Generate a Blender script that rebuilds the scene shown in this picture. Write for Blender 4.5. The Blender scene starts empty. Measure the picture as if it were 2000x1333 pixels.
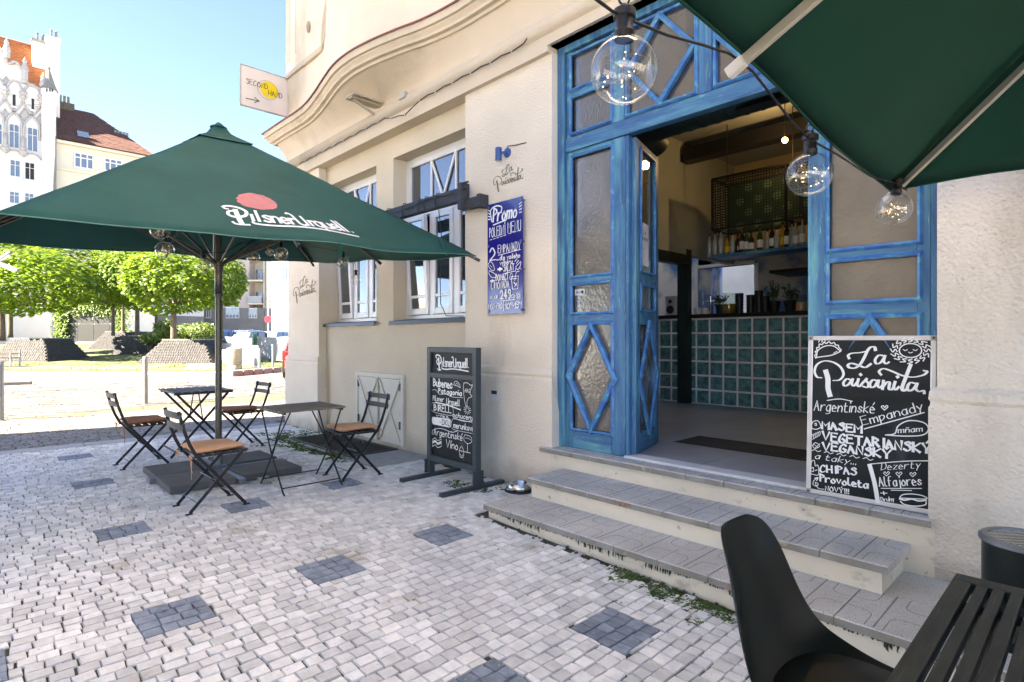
import bpy, math, random
from math import sin, cos, pi, sqrt, atan2, radians, hypot
from mathutils import Vector, Matrix, noise
random.seed(7)
R = random.Random(11)
scn = bpy.context.scene
col = scn.collection
# ---------------------------------------------------------------- camera, sky, sun, exposure
FOC, EYE = 1111.0, 1.32
FW = (-0.7238434783, 0.6899642156); RT = (0.6899642156, 0.7238434783)
cam = bpy.data.cameras.new('camera'); camo = bpy.data.objects.new('camera', cam); col.objects.link(camo)
camo.location = (0, 0, EYE)
camo.rotation_euler = (radians(90), 0, atan2(-FW[0], FW[1]))
cam.sensor_width = 36; cam.lens = 36*FOC/2000; cam.shift_y = -0.00175
cam.clip_start = 0.05; cam.clip_end = 2000
scn.camera = camo
SUN_AZ, SUN_EL = Vector((-0.22, -0.975)).normalized(), radians(38)
world = bpy.data.worlds.new('World'); scn.world = world; world.use_nodes = True
wn = world.node_tree
sky = wn.nodes.new('ShaderNodeTexSky'); sky.sky_type = 'NISHITA'; sky.sun_disc = False
sky.sun_elevation = SUN_EL; sky.sun_rotation = atan2(SUN_AZ.x, SUN_AZ.y); sky.air_density = 0.55; sky.dust_density = 0.1; sky.ozone_density = 2.5; sky.altitude = 900
bg = wn.nodes['Background']; bg.inputs[1].default_value = 0.056
wn.links.new(sky.outputs[0], bg.inputs[0])
sd = bpy.data.lights.new('sun', 'SUN'); sd.energy = 4.2; sd.angle = radians(0.53); sd.color = (1, .95, .87)
so = bpy.data.objects.new('sun', sd); col.objects.link(so)
sdir = Vector((SUN_AZ.x*cos(SUN_EL), SUN_AZ.y*cos(SUN_EL), sin(SUN_EL)))
so.rotation_euler = sdir.to_track_quat('Z', 'Y').to_euler()
scn.view_settings.view_transform = 'Standard'; scn.view_settings.look = 'None'
scn.view_settings.exposure = 3.9; scn.view_settings.gamma = 1
scn.view_settings.use_curve_mapping = False
scn.view_settings.use_white_balance = True; scn.view_settings.white_balance_temperature = 7650; scn.view_settings.white_balance_tint = 14
scn.cycles.max_bounces = 10; scn.cycles.transparent_max_bounces = 24
scn.cycles.use_denoising = True
# ---------------------------------------------------------------- surveying helpers: sight line -> point on a known plane
def _ray(px, py):
    a = (px-1000)/FOC
    return (FW[0]+RT[0]*a, FW[1]+RT[1]*a, (663-py)/FOC)
def PG(px, py, z=0):
    d = _ray(px, py); t = (z-EYE)/d[2]; return Vector((d[0]*t, d[1]*t, z))
def PY(px, py, y):
    d = _ray(px, py); t = y/d[1]; return Vector((d[0]*t, y, EYE+d[2]*t))
def PX(px, py, x):
    d = _ray(px, py); t = x/d[0]; return Vector((x, d[1]*t, EYE+d[2]*t))
def SQ(u, w, z=0):            # axes of the square: u across, w away
    return Vector((u*RT[0]+w*FW[0], u*RT[1]+w*FW[1], z))
def PC(px, py, w):
    return SQ((px-1000)/FOC*w, w, EYE+(663-py)/FOC*w)
def gz(x, y):                 # lie of the land
    z = 0.0
    if x > -3.4: z -= 0.024*(min(x, 3)+3.4)
    w = x*FW[0]+y*FW[1]
    if w > 33: z += 0.035*(min(w, 62)-33)
    return z
# ---------------------------------------------------------------- materials
MATS = {}
def nd(nt, t, **k):
    n = nt.nodes.new(t)
    for a, b in k.items():
        if a.startswith('i_'):
            n.inputs[a[2:].replace('_', ' ')].default_value = b
        else: setattr(n, a, b)
    return n
def mat(name, c, rough=.7, var=.12, scale=4, bump=0, bscale=60, metal=0, c2=None, spec=.4, detail=6, coord='Object', stretch=None, sat=0, island=0, bdist=.01, mixlo=.35, mixhi=.65, extra=None, coat=0):
    if name in MATS: return MATS[name]
    m = bpy.data.materials.new(name); m.use_nodes = True; nt = m.node_tree
    b = nt.nodes['Principled BSDF']; L = nt.links.new
    b.inputs['Roughness'].default_value = rough; b.inputs['Metallic'].default_value = metal
    b.inputs['Specular IOR Level'].default_value = spec; b.inputs['Coat Weight'].default_value = coat
    c = tuple(c)+(1,); 
    if c2 is None:
        c2 = tuple(max(0, v*(1-var*2)) for v in c[:3])
    tc = nd(nt, 'ShaderNodeTexCoord'); src = tc.outputs[coord]
    if stretch:
        mp = nd(nt, 'ShaderNodeMapping'); mp.inputs['Scale'].default_value = stretch; L(src, mp.inputs[0]); src = mp.outputs[0]
    n = nd(nt, 'ShaderNodeTexNoise'); n.inputs['Scale'].default_value = scale; n.inputs['Detail'].default_value = detail
    L(src, n.inputs['Vector'])
    mr = nd(nt, 'ShaderNodeMapRange'); mr.inputs[1].default_value = mixlo; mr.inputs[2].default_value = mixhi; L(n.outputs[0], mr.inputs[0])
    mx = nd(nt, 'ShaderNodeMix', data_type='RGBA'); mx.inputs[6].default_value = c; mx.inputs[7].default_value = tuple(c2)+(1,)
    L(mr.outputs[0], mx.inputs[0]); out = mx.outputs[2]
    if island:
        gm = nd(nt, 'ShaderNodeNewGeometry'); hv = nd(nt, 'ShaderNodeHueSaturation')
        oi = nd(nt, 'ShaderNodeObjectInfo'); ad = nd(nt, 'ShaderNodeMath', operation='ADD'); fr = nd(nt, 'ShaderNodeMath', operation='FRACT')
        L(gm.outputs['Random Per Island'], ad.inputs[0]); L(oi.outputs['Random'], ad.inputs[1]); L(ad.outputs[0], fr.inputs[0])
        m2 = nd(nt, 'ShaderNodeMapRange'); m2.inputs[3].default_value = 1-island; m2.inputs[4].default_value = 1+island
        L(fr.outputs[0], m2.inputs[0]); L(m2.outputs[0], hv.inputs['Value']); L(out, hv.inputs['Color']); out = hv.outputs[0]
    if extra: out = extra(nt, out, src, b)
    L(out, b.inputs['Base Color'])
    if bump:
        n2 = nd(nt, 'ShaderNodeTexNoise'); n2.inputs['Scale'].default_value = bscale; n2.inputs['Detail'].default_value = 4
        L(src, n2.inputs['Vector'])
        bp = nd(nt, 'ShaderNodeBump'); bp.inputs['Strength'].default_value = bump; bp.inputs['Distance'].default_value = bdist
        L(n2.outputs[0], bp.inputs['Height']); L(bp.outputs[0], b.inputs['Normal'])
    MATS[name] = m; return m
def specks(sc, lo, colr, amt=1.0):
    def f(nt, out, src, b):
        v = nd(nt, 'ShaderNodeTexNoise'); v.inputs['Scale'].default_value = sc; v.inputs['Detail'].default_value = 2
        nt.links.new(src, v.inputs['Vector'])
        r = nd(nt, 'ShaderNodeMapRange'); r.inputs[1].default_value = lo; r.inputs[2].default_value = lo+.05; r.inputs[4].default_value = amt
        nt.links.new(v.outputs[0], r.inputs[0])
        x = nd(nt, 'ShaderNodeMix', data_type='RGBA'); x.inputs[7].default_value = tuple(colr)+(1,)
        nt.links.new(r.outputs[0], x.inputs[0]); nt.links.new(out, x.inputs[6]); return x.outputs[2]
    return f
def patches(*layers):
    def f(nt, out, src, b):
        for (sc, lo, hi, colr, st) in layers:
            s = src
            if st:
                mp = nd(nt, 'ShaderNodeMapping'); mp.inputs['Scale'].default_value = st; mp.inputs['Location'].default_value = (sc, lo*7, 1); nt.links.new(src, mp.inputs[0]); s = mp.outputs[0]
            v = nd(nt, 'ShaderNodeTexNoise'); v.inputs['Scale'].default_value = sc; v.inputs['Detail'].default_value = 7; v.inputs['Roughness'].default_value = .6
            nt.links.new(s, v.inputs['Vector'])
            r = nd(nt, 'ShaderNodeMapRange'); r.inputs[1].default_value = lo; r.inputs[2].default_value = hi
            nt.links.new(v.outputs[0], r.inputs[0])
            x = nd(nt, 'ShaderNodeMix', data_type='RGBA'); x.inputs[7].default_value = tuple(colr)+(1,)
            nt.links.new(r.outputs[0], x.inputs[0]); nt.links.new(out, x.inputs[6]); out = x.outputs[2]
        return out
    return f
def emis(name, c, s):
    m = bpy.data.materials.new(name); m.use_nodes = True; b = m.node_tree.nodes['Principled BSDF']
    b.inputs['Base Color'].default_value = tuple(c)+(1,); b.inputs['Emission Color'].default_value = tuple(c)+(1,); b.inputs['Emission Strength'].default_value = s
    MATS[name] = m; return m
def thin_glass(name, tint=(1, 1, 1), blend=.35, rough=.0, gcol=(1, 1, 1)):
    m = bpy.data.materials.new(name); m.use_nodes = True; nt = m.node_tree
    for n in list(nt.nodes):
        if n.type != 'OUTPUT_MATERIAL': nt.nodes.remove(n)
    o = [n for n in nt.nodes if n.type == 'OUTPUT_MATERIAL'][0]
    t = nd(nt, 'ShaderNodeBsdfTransparent'); t.inputs[0].default_value = tuple(tint)+(1,)
    g = nd(nt, 'ShaderNodeBsdfGlossy'); g.inputs['Roughness'].default_value = rough; g.inputs[0].default_value = tuple(gcol)+(1,)
    lw0 = nd(nt, 'ShaderNodeLayerWeight'); lw0.inputs[0].default_value = .5
    pw = nd(nt, 'ShaderNodeMath', operation='POWER'); pw.inputs[1].default_value = 3.2; nt.links.new(lw0.outputs['Facing'], pw.inputs[0])
    lw = nd(nt, 'ShaderNodeMath', operation='MULTIPLY_ADD'); lw.inputs[1].default_value = blend*1.1; lw.inputs[2].default_value = .07; lw.use_clamp = True; nt.links.new(pw.outputs[0], lw.inputs[0])
    mx = nd(nt, 'ShaderNodeMixShader'); nt.links.new(lw.outputs[0], mx.inputs[0]); nt.links.new(t.outputs[0], mx.inputs[1]); nt.links.new(g.outputs[0], mx.inputs[2])
    nt.links.new(mx.outputs[0], o.inputs[0]); MATS[name] = m; return m
# stucco of the facade: rough sprayed render
def stucco(name, c, bs=95, strength=.75, dist=.008, stain=(.36, .30, .22)):
    m = mat(name, c, .9, .05, 1.3, 0, extra=patches((.9, .60, .85, stain, (1, 1, .35)), (40, .69, .76, (.16, .14, .12), None)), spec=.15)
    nt = m.node_tree; L = nt.links.new; b = nt.nodes['Principled BSDF']
    tc = nt.nodes.new('ShaderNodeTexCoord')
    # splash dirt in a ragged band above the pavement, and thin rain streaks
    sx = nd(nt, 'ShaderNodeSeparateXYZ'); L(tc.outputs['Object'], sx.inputs[0])
    dn = nd(nt, 'ShaderNodeTexNoise'); dn.inputs['Scale'].default_value = 3.5; dn.inputs['Detail'].default_value = 8; L(tc.outputs['Object'], dn.inputs['Vector'])
    hz = nd(nt, 'ShaderNodeMath', operation='MULTIPLY_ADD'); hz.inputs[1].default_value = -2.4; hz.inputs[2].default_value = .55; L(sx.outputs[2], hz.inputs[0])
    ad0 = nd(nt, 'ShaderNodeMath', operation='ADD'); L(hz.outputs[0], ad0.inputs[0]); L(dn.outputs[0], ad0.inputs[1])
    dr = nd(nt, 'ShaderNodeMapRange'); dr.inputs[1].default_value = .55; dr.inputs[2].default_value = 1.15; dr.inputs[4].default_value = .75; L(ad0.outputs[0], dr.inputs[0])
    mxd = nd(nt, 'ShaderNodeMix', data_type='RGBA'); mxd.inputs[7].default_value = (.30, .26, .20, 1)
    prev = b.inputs['Base Color'].links[0].from_socket; L(prev, mxd.inputs[6]); L(dr.outputs[0], mxd.inputs[0]); L(mxd.outputs[2], b.inputs['Base Color'])
    a = nd(nt, 'ShaderNodeTexNoise'); a.inputs['Scale'].default_value = bs; a.inputs['Detail'].default_value = 3; a.inputs['Roughness'].default_value = .55
    v = nd(nt, 'ShaderNodeTexVoronoi'); v.inputs['Scale'].default_value = bs*.7; v.feature = 'SMOOTH_F1'
    L(tc.outputs['Object'], a.inputs['Vector']); L(tc.outputs['Object'], v.inputs['Vector'])
    ad = nd(nt, 'ShaderNodeMath', operation='SUBTRACT'); L(a.outputs[0], ad.inputs[0]); L(v.outputs['Distance'], ad.inputs[1])
    bp = nd(nt, 'ShaderNodeBump'); bp.inputs['Strength'].default_value = strength; bp.inputs['Distance'].default_value = dist
    L(ad.outputs[0], bp.inputs['Height']); L(bp.outputs[0], b.inputs['Normal'])
    return m
M = dict(
 stucco=stucco('facade_stucco', (.80, .695, .56)),
 stuccoR=stucco('coarse_stucco', (.80, .715, .60), 78, 1.0, .011),
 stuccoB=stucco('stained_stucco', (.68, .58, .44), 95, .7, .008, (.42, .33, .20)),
 smooth=mat('smooth_render', (.70, .61, .48), .9, .06, 2, .25, 30, extra=patches((2.2, .58, .8, (.50, .43, .34), (1, 1, 2)), (14, .66, .74, (.34, .28, .22), None))),
 mould=stucco('moulding_render', (.64, .54, .42), 70, .5, .006),
 tile=mat('tread_stone', (.60, .575, .53), .8, .1, 3, .35, 150, extra=specks(190, .60, (.20, .19, .18)), bdist=.004),
 tileedge=mat('tread_edge', (.30, .28, .25), .85, .15, 6, .6, 60, c2=(.22, .19, .15), extra=patches((5, .58, .64, (.27, .155, .10), (1, 1, 1)), (6, .60, .68, (.42, .39, .25), None)), bdist=.008),
 riser=mat('riser_render', (.76, .67, .54), .9, .06, 2, .25, 30, extra=patches((6, .60, .72, (.45, .40, .32), (1, 1, 1.5)), (22, .64, .72, (.22, .19, .15), None))),
 cobble=mat('pale_cobble', (.77, .75, .715), .75, .06, 14, .7, 70, c2=(.62, .605, .58), island=.2, coord='Generated' if 0 else 'Object', bdist=.006, extra=patches((.9, .52, .8, (.50, .49, .49), None), (120, .62, .70, (.30, .29, .28), None), (2.6, .60, .72, (.42, .38, .31), None))),
 blue=mat('blue_cobble', (.25, .29, .34), .7, .1, 18, .8, 90, c2=(.17, .20, .245), island=.2, bdist=.006, extra=specks(60, .66, (.33, .35, .38))),
 joint=mat('joint_soil', (.085, .072, .055), .95, .2, 3, .5, 60, c2=(.04, .052, .022)),
 groove=mat('worn_groove', (.23, .22, .205), .9, .15, 6),
 sett=mat('road_sett', (.09, .086, .082), .75, .1, 9, .5, 50, c2=(.075, .07, .068), island=.25),
 bounce=mat('pale_paving_sheet', (.50, .47, .42), .85, .1, 3),
 sand=mat('pale_mosaic', (.15, .14, .125), .8, .1, 14, .6, 60, c2=(.10, .09, .08), island=.22),
 dsett=mat('dark_sett', (.19, .185, .18), .75, .1, 14, .5, 60, c2=(.13, .13, .125), island=.2),
 kerb=mat('kerb_granite', (.36, .36, .36), .8, .08, 8, .3, 80),
 green=mat('parasol_fabric', (.008, .066, .054), .72, .05, 2.2, .45, 3.2, c2=(.012, .082, .068), bdist=.02, spec=.25),
 greenu=mat('parasol_fabric_right', (.008, .058, .038), .8, .05, 3, .12, 420, bdist=.002, spec=.2),
 hem=mat('hem_tape', (.09, .22, .17), .7, .05, 4),
 alu=mat('bronze_aluminium', (.10, .092, .075), .38, .08, 9, metal=.6, spec=.5),
 ribal=mat('pale_aluminium', (.55, .52, .44), .4, .08, 9, metal=.3),
 black=mat('black_metal', (.007, .007, .008), .42, .1, 20, spec=.5),
 blackw=mat('black_painted_wood', (.022, .021, .020), .55, .2, 6, .3, 40, stretch=(1, 12, 12), c2=(.04, .038, .036), bdist=.003),
 greyw=mat('grey_stained_wood', (.20, .165, .125), .6, .2, 5, .35, 40, stretch=(14, 1, 14), c2=(.12, .095, .07), bdist=.003),
 tablew=mat('weathered_table_wood', (.050, .052, .040), .6, .2, 5, .35, 60, stretch=(9, 1.2, 9), c2=(.030, .032, .026), bdist=.003, extra=patches((11, .60, .75, (.14, .13, .10), (3, .6, 1))), spec=.35),
 orange=mat('orange_cushion_cloth', (.78, .44, .25), .85, .12, 7, .5, 90, c2=(.68, .36, .19), bdist=.004, spec=.2),
 brown=mat('rust_brown_cushion_cloth', (.46, .19, .09), .85, .12, 7, .5, 90, c2=(.38, .15, .07), bdist=.004, spec=.2),
 conc=mat('grey_concrete_slab', (.12, .118, .11), .85, .1, 5, .5, 110, c2=(.10, .098, .093), bdist=.004),
 galv=mat('galvanised_steel', (.22, .24, .26), .5, .1, 8, metal=.8),
 steel=mat('polished_steel', (.66, .65, .62), .2, .05, 5, metal=1),
 rubber=mat('black_rubber', (.015, .015, .015), .6),
 boardg=mat('board_frame_grey', (.045, .058, .062), .5, .08, 6, .2, 40, bdist=.002),
 chalkb=mat('chalkboard', (.010, .012, .013), .55, .2, 2.5, 0, spec=.25, c2=(.020, .022, .023), extra=patches((5, .62, .8, (.075, .08, .082), (1, 1, .3)))),
 white=mat('white_marker', (.82, .82, .80), .7, .02),
 promo=mat('cobalt_acrylic', (.012, .006, .19), .22, .03, spec=.6, coat=.4),
 alus=mat('silver_frame', (.68, .68, .70), .3, .05, metal=.6),
 upvc=mat('white_window_plastic', (.78, .77, .76), .3, .02, spec=.5),
 sill=mat('dark_sheet_sill', (.02, .018, .02), .38, .1),
 timber=mat('dark_stained_beam', (.028, .03, .036), .55, .2, 5, .5, 30, c2=(.05, .052, .06), stretch=(1, 9, 9), extra=patches((26, .70, .76, (.3, .3, .3), None))),
 hatch=mat('cream_painted_boards', (.66, .60, .49), .6, .05, 3, .15, 30, extra=patches((6, .64, .74, (.40, .32, .20), (1, 1, .4)), (15, .70, .75, (.12, .08, .05), None))),
 iron=mat('dark_grating_iron', (.085, .078, .07), .6, .1, metal=.4),
 gold=mat('olive_gold_paint', (.19, .155, .085), .7, .05),
 blamp=mat('blue_lamp_paint', (.035, .10, .30), .4, .1),
 flash=mat('red_flashing', (.30, .10, .075), .5, .1),
 pinks=mat('pale_pink_sign', (.72, .64, .59), .5, .02),
 yellow=mat('sign_yellow', (.85, .62, .02), .5, .02),
 ink=mat('sign_ink', (.03, .03, .03), .6),
 inkl=mat('sign_ink_pale', (.32, .29, .27), .6),
 seal=mat('faded_red_seal', (.58, .20, .20), .75, .06, 14, extra=specks(30, .62, (.45, .26, .24), .6)),
 shell=mat('black_green_shell_plastic', (.003, .006, .005), .45, .1, 6, .06, 300, spec=.22, bdist=.001),
 bin=mat('black_bin_enamel', (.005, .009, .008), .35, .1, spec=.3),
 floor=mat('pale_floor_tile', (.36, .365, .38), .28, .08, 2.2, 0, c2=(.29, .295, .31)),
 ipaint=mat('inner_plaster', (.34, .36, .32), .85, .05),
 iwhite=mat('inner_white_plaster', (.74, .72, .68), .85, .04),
 owall=mat('glow_tinted_back_wall', (.46, .38, .22), .85, .08, 2),  # the bulb's orange glow is mixed into this wall colour
 dgreen=mat('dark_green_timber', (.012, .026, .024), .45, .2, 5, .2, 30, stretch=(8, 8, 1)),
 duct=mat('duct_dark_green', (.028, .052, .040), .5, .1, metal=.3),
 cagep=mat('cage_panel_green', (.02, .055, .036), .6),
 caged=mat('cage_dot_green', (.10, .17, .11), .6),
 mesh=mat('mesh_dark', (.012, .022, .018), .6),
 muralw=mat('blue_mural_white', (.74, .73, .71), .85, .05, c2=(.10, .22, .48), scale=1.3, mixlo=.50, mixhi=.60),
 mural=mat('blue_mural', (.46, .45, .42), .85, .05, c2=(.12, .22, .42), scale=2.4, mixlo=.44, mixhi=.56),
 gblock=mat('glass_block', (.10, .30, .28), .1, .1, 16, 1.0, 26, c2=(.03, .12, .115), spec=.9, bdist=.03, coat=.5, extra=patches((30, .60, .68, (.22, .36, .30), None))),
 grout=mat('pale_grout', (.85, .84, .80), .8),
 leafg=mat('indoor_leaf', (.03, .09, .02), .5, .2, 8),
 soil=mat('pot_black', (.012, .012, .012), .6),
 bark=mat('tree_bark', (.11, .09, .065), .9, .2, 6, .9, 30, stretch=(1, 1, .3), bdist=.03),
 moundc=mat('mound_setts', (.042, .042, .042), .8, .1, 12, .5, 40, c2=(.026, .026, .026), island=.3),  # dark tone carries the shade on the planter faces
 paver=mat('square_pavers', (.12, .115, .095), .85, .1, 3, .5, 20, c2=(.075, .078, .05), island=.2),
 lawn=mat('grass_ground', (.045, .065, .015), .95, .2, 1.5, .6, 30, c2=(.085, .085, .04)),
 path=mat('path_slabs', (.15, .14, .12), .85, .1, 3, .3, 30),
 bollard=mat('bollard_grey_paint', (.22, .22, .22), .35, .05, metal=.5),
 granite=mat('exposed_aggregate', (.46, .38, .28), .9, .1, 30, .9, 60, c2=(.22, .18, .13)),
 wwhite=mat('white_facade', (.55, .54, .54), .85, .03, .6),
 wcream=mat('cream_facade', (.52, .48, .40), .85, .03, .6),
 wpink=mat('rosy_facade', (.42, .36, .33), .85, .03, .6),
 wgrey=mat('grey_base_render', (.17, .17, .175), .9, .08, 1, .2, 20),
 trim=mat('stone_trim', (.62, .61, .59), .85, .04, 2),
 trimd=mat('weathered_stone_trim', (.34, .33, .33), .85, .1, 6),
 rooforange=mat('orange_roof_tiles', (.34, .13, .05), .8, .15, 3),
 roofbrown=mat('brown_roof_tiles', (.115, .055, .04), .8, .2, 8, island=.2),
 lead=mat('lead_grey', (.16, .16, .15), .6, .1),
 panel=mat('dark_kiosk_panel', (.014, .016, .014), .6, .15, 3),
 fence=mat('grey_fence_metal', (.30, .31, .32), .5, .05, metal=.3),
 carred=mat('red_car_paint', (.36, .03, .015), .25, .02, coat=.8, spec=.5),
 carblue=mat('blue_car_paint', (.10, .17, .34), .25, .02, coat=.8),
 carsilver=mat('silver_car_paint', (.40, .41, .42), .25, .02, metal=.5, coat=.8),
 carblack=mat('black_car_paint', (.02, .02, .022), .25, .02, coat=.8),
 cardark=mat('grey_car_paint', (.07, .075, .085), .25, .02, metal=.3, coat=.8),
 tyre=mat('tyre_rubber', (.02, .02, .02), .8),
 tail=mat('tail_light', (.45, .01, .01), .2),
 signred=mat('sign_red', (.55, .03, .05), .4), signblue=mat('sign_blue', (.05, .12, .50), .4),
 paper=mat('printed_paper', (.72, .72, .68), .8), binred=mat('green_box', (.03, .16, .06), .5),
 mossy=mat('moss_dirt', (.055, .05, .03), .95, .2, 20, .8, 60, c2=(.04, .055, .02)),
 cable=mat('black_cable', (.012, .012, .014), .5), cablew=mat('grey_box_plastic', (.40, .38, .34), .5),
 cream=mat('cream_bracket', (.45, .38, .28), .6, .1),
)
# blue scrubbed door paint: turquoise and ultramarine streaks along the grain
def doorpaint(name, st):
    return mat(name, (.055, .195, .32), .45, .1, 2.2, .45, 30, c2=(.022, .10, .25), stretch=st, mixlo=.3, mixhi=.7, bdist=.003, spec=.45,
      extra=patches((1.3, .50, .66, (.10, .33, .40), None), (1.7, .55, .72, (.012, .06, .14), None), (3.5, .60, .70, (.10, .30, .24), None), (9, .62, .72, (.20, .46, .44), None)))
M['door'] = doorpaint('door_blue_upright_grain', (9, 9, 1.0)); M['doorh'] = doorpaint('door_blue_level_grain', (1.0, 9, 9))
M['doortrim'] = mat('door_trim_blue', (.07, .25, .44), .4, .1, 3, .3, 40, c2=(.03, .12, .36), stretch=(3, 3, 3), bdist=.002, extra=patches((5, .55, .7, (.15, .42, .48), None)))
M['obscure'] = mat('obscured_glass', (.15, .13, .10), .10, .1, 2.5, .6, 42, c2=(.09, .078, .062), spec=1.0, bdist=.005, coat=.8)
M['toplight'] = mat('toplight_glass', (.05, .048, .045), .07, .1, 2.5, .8, 60, spec=1.0, bdist=.004, coat=1.0)
M['clearpane'] = thin_glass('clear_glass', (.78, .84, .82), .5)
M['bulbglass'] = thin_glass('bulb_glass', (.96, .97, .97), .42)
M['glassware'] = thin_glass('glassware', (.80, .86, .80), .5)
M['winpane'] = mat('reflecting_window_glass', (.03, .04, .05), .03, .1, spec=1.0, coat=1.0)
M['skypane'] = mat('far_window_glass', (.10, .14, .20), .08, .1, spec=1.0)
M['bottleg'] = mat('bottle_green', (.02, .09, .03), .08, .1, spec=.8); M['bottled'] = mat('bottle_dark', (.03, .012, .01), .08, .1, spec=.8)
M['bottlec'] = mat('bottle_clear', (.32, .36, .34), .08, .1, spec=.8); M['bottley'] = mat('bottle_amber', (.38, .22, .03), .1, .1, spec=.8)
M['labelr'] = mat('label_red', (.45, .04, .03), .6); M['labely'] = mat('label_yellow', (.65, .45, .05), .6)
M['led'] = emis('led_warm', (1, .74, .42), .6); M['lampglow'] = emis('lamp_glow', (1, .62, .2), 3)
M['wire'] = mat('copper_wire', (.5, .36, .2), .4, metal=.7)
def leafmat(name, c, c2, tr):
    m = bpy.data.materials.new(name); m.use_nodes = True; nt = m.node_tree; L = nt.links.new
    b = nt.nodes['Principled BSDF']; o = [n for n in nt.nodes if n.type == 'OUTPUT_MATERIAL'][0]
    g = nd(nt, 'ShaderNodeNewGeometry'); mx = nd(nt, 'ShaderNodeMix', data_type='RGBA')
    mx.inputs[6].default_value = tuple(c)+(1,); mx.inputs[7].default_value = tuple(c2)+(1,)
    L(g.outputs['Random Per Island'], mx.inputs[0]); L(mx.outputs[2], b.inputs['Base Color']); b.inputs['Roughness'].default_value = .55
    t = nd(nt, 'ShaderNodeBsdfTranslucent'); hs = nd(nt, 'ShaderNodeHueSaturation'); hs.inputs['Value'].default_value = 1.5; hs.inputs['Hue'].default_value = .49
    L(mx.outputs[2], hs.inputs['Color']); L(hs.outputs[0], t.inputs[0])
    s = nd(nt, 'ShaderNodeMixShader'); s.inputs[0].default_value = tr; L(b.outputs[0], s.inputs[1]); L(t.outputs[0], s.inputs[2]); L(s.outputs[0], o.inputs[0])
    MATS[name] = m; return m
M['leaf'] = leafmat('catalpa_leaf', (.12, .19, .012), (.06, .125, .008), .5)
M['weed'] = leafmat('weed_leaf', (.06, .13, .02), (.10, .15, .03), .3)
M['bush'] = leafmat('bush_leaf', (.05, .10, .02), (.12, .17, .03), .3)
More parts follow.
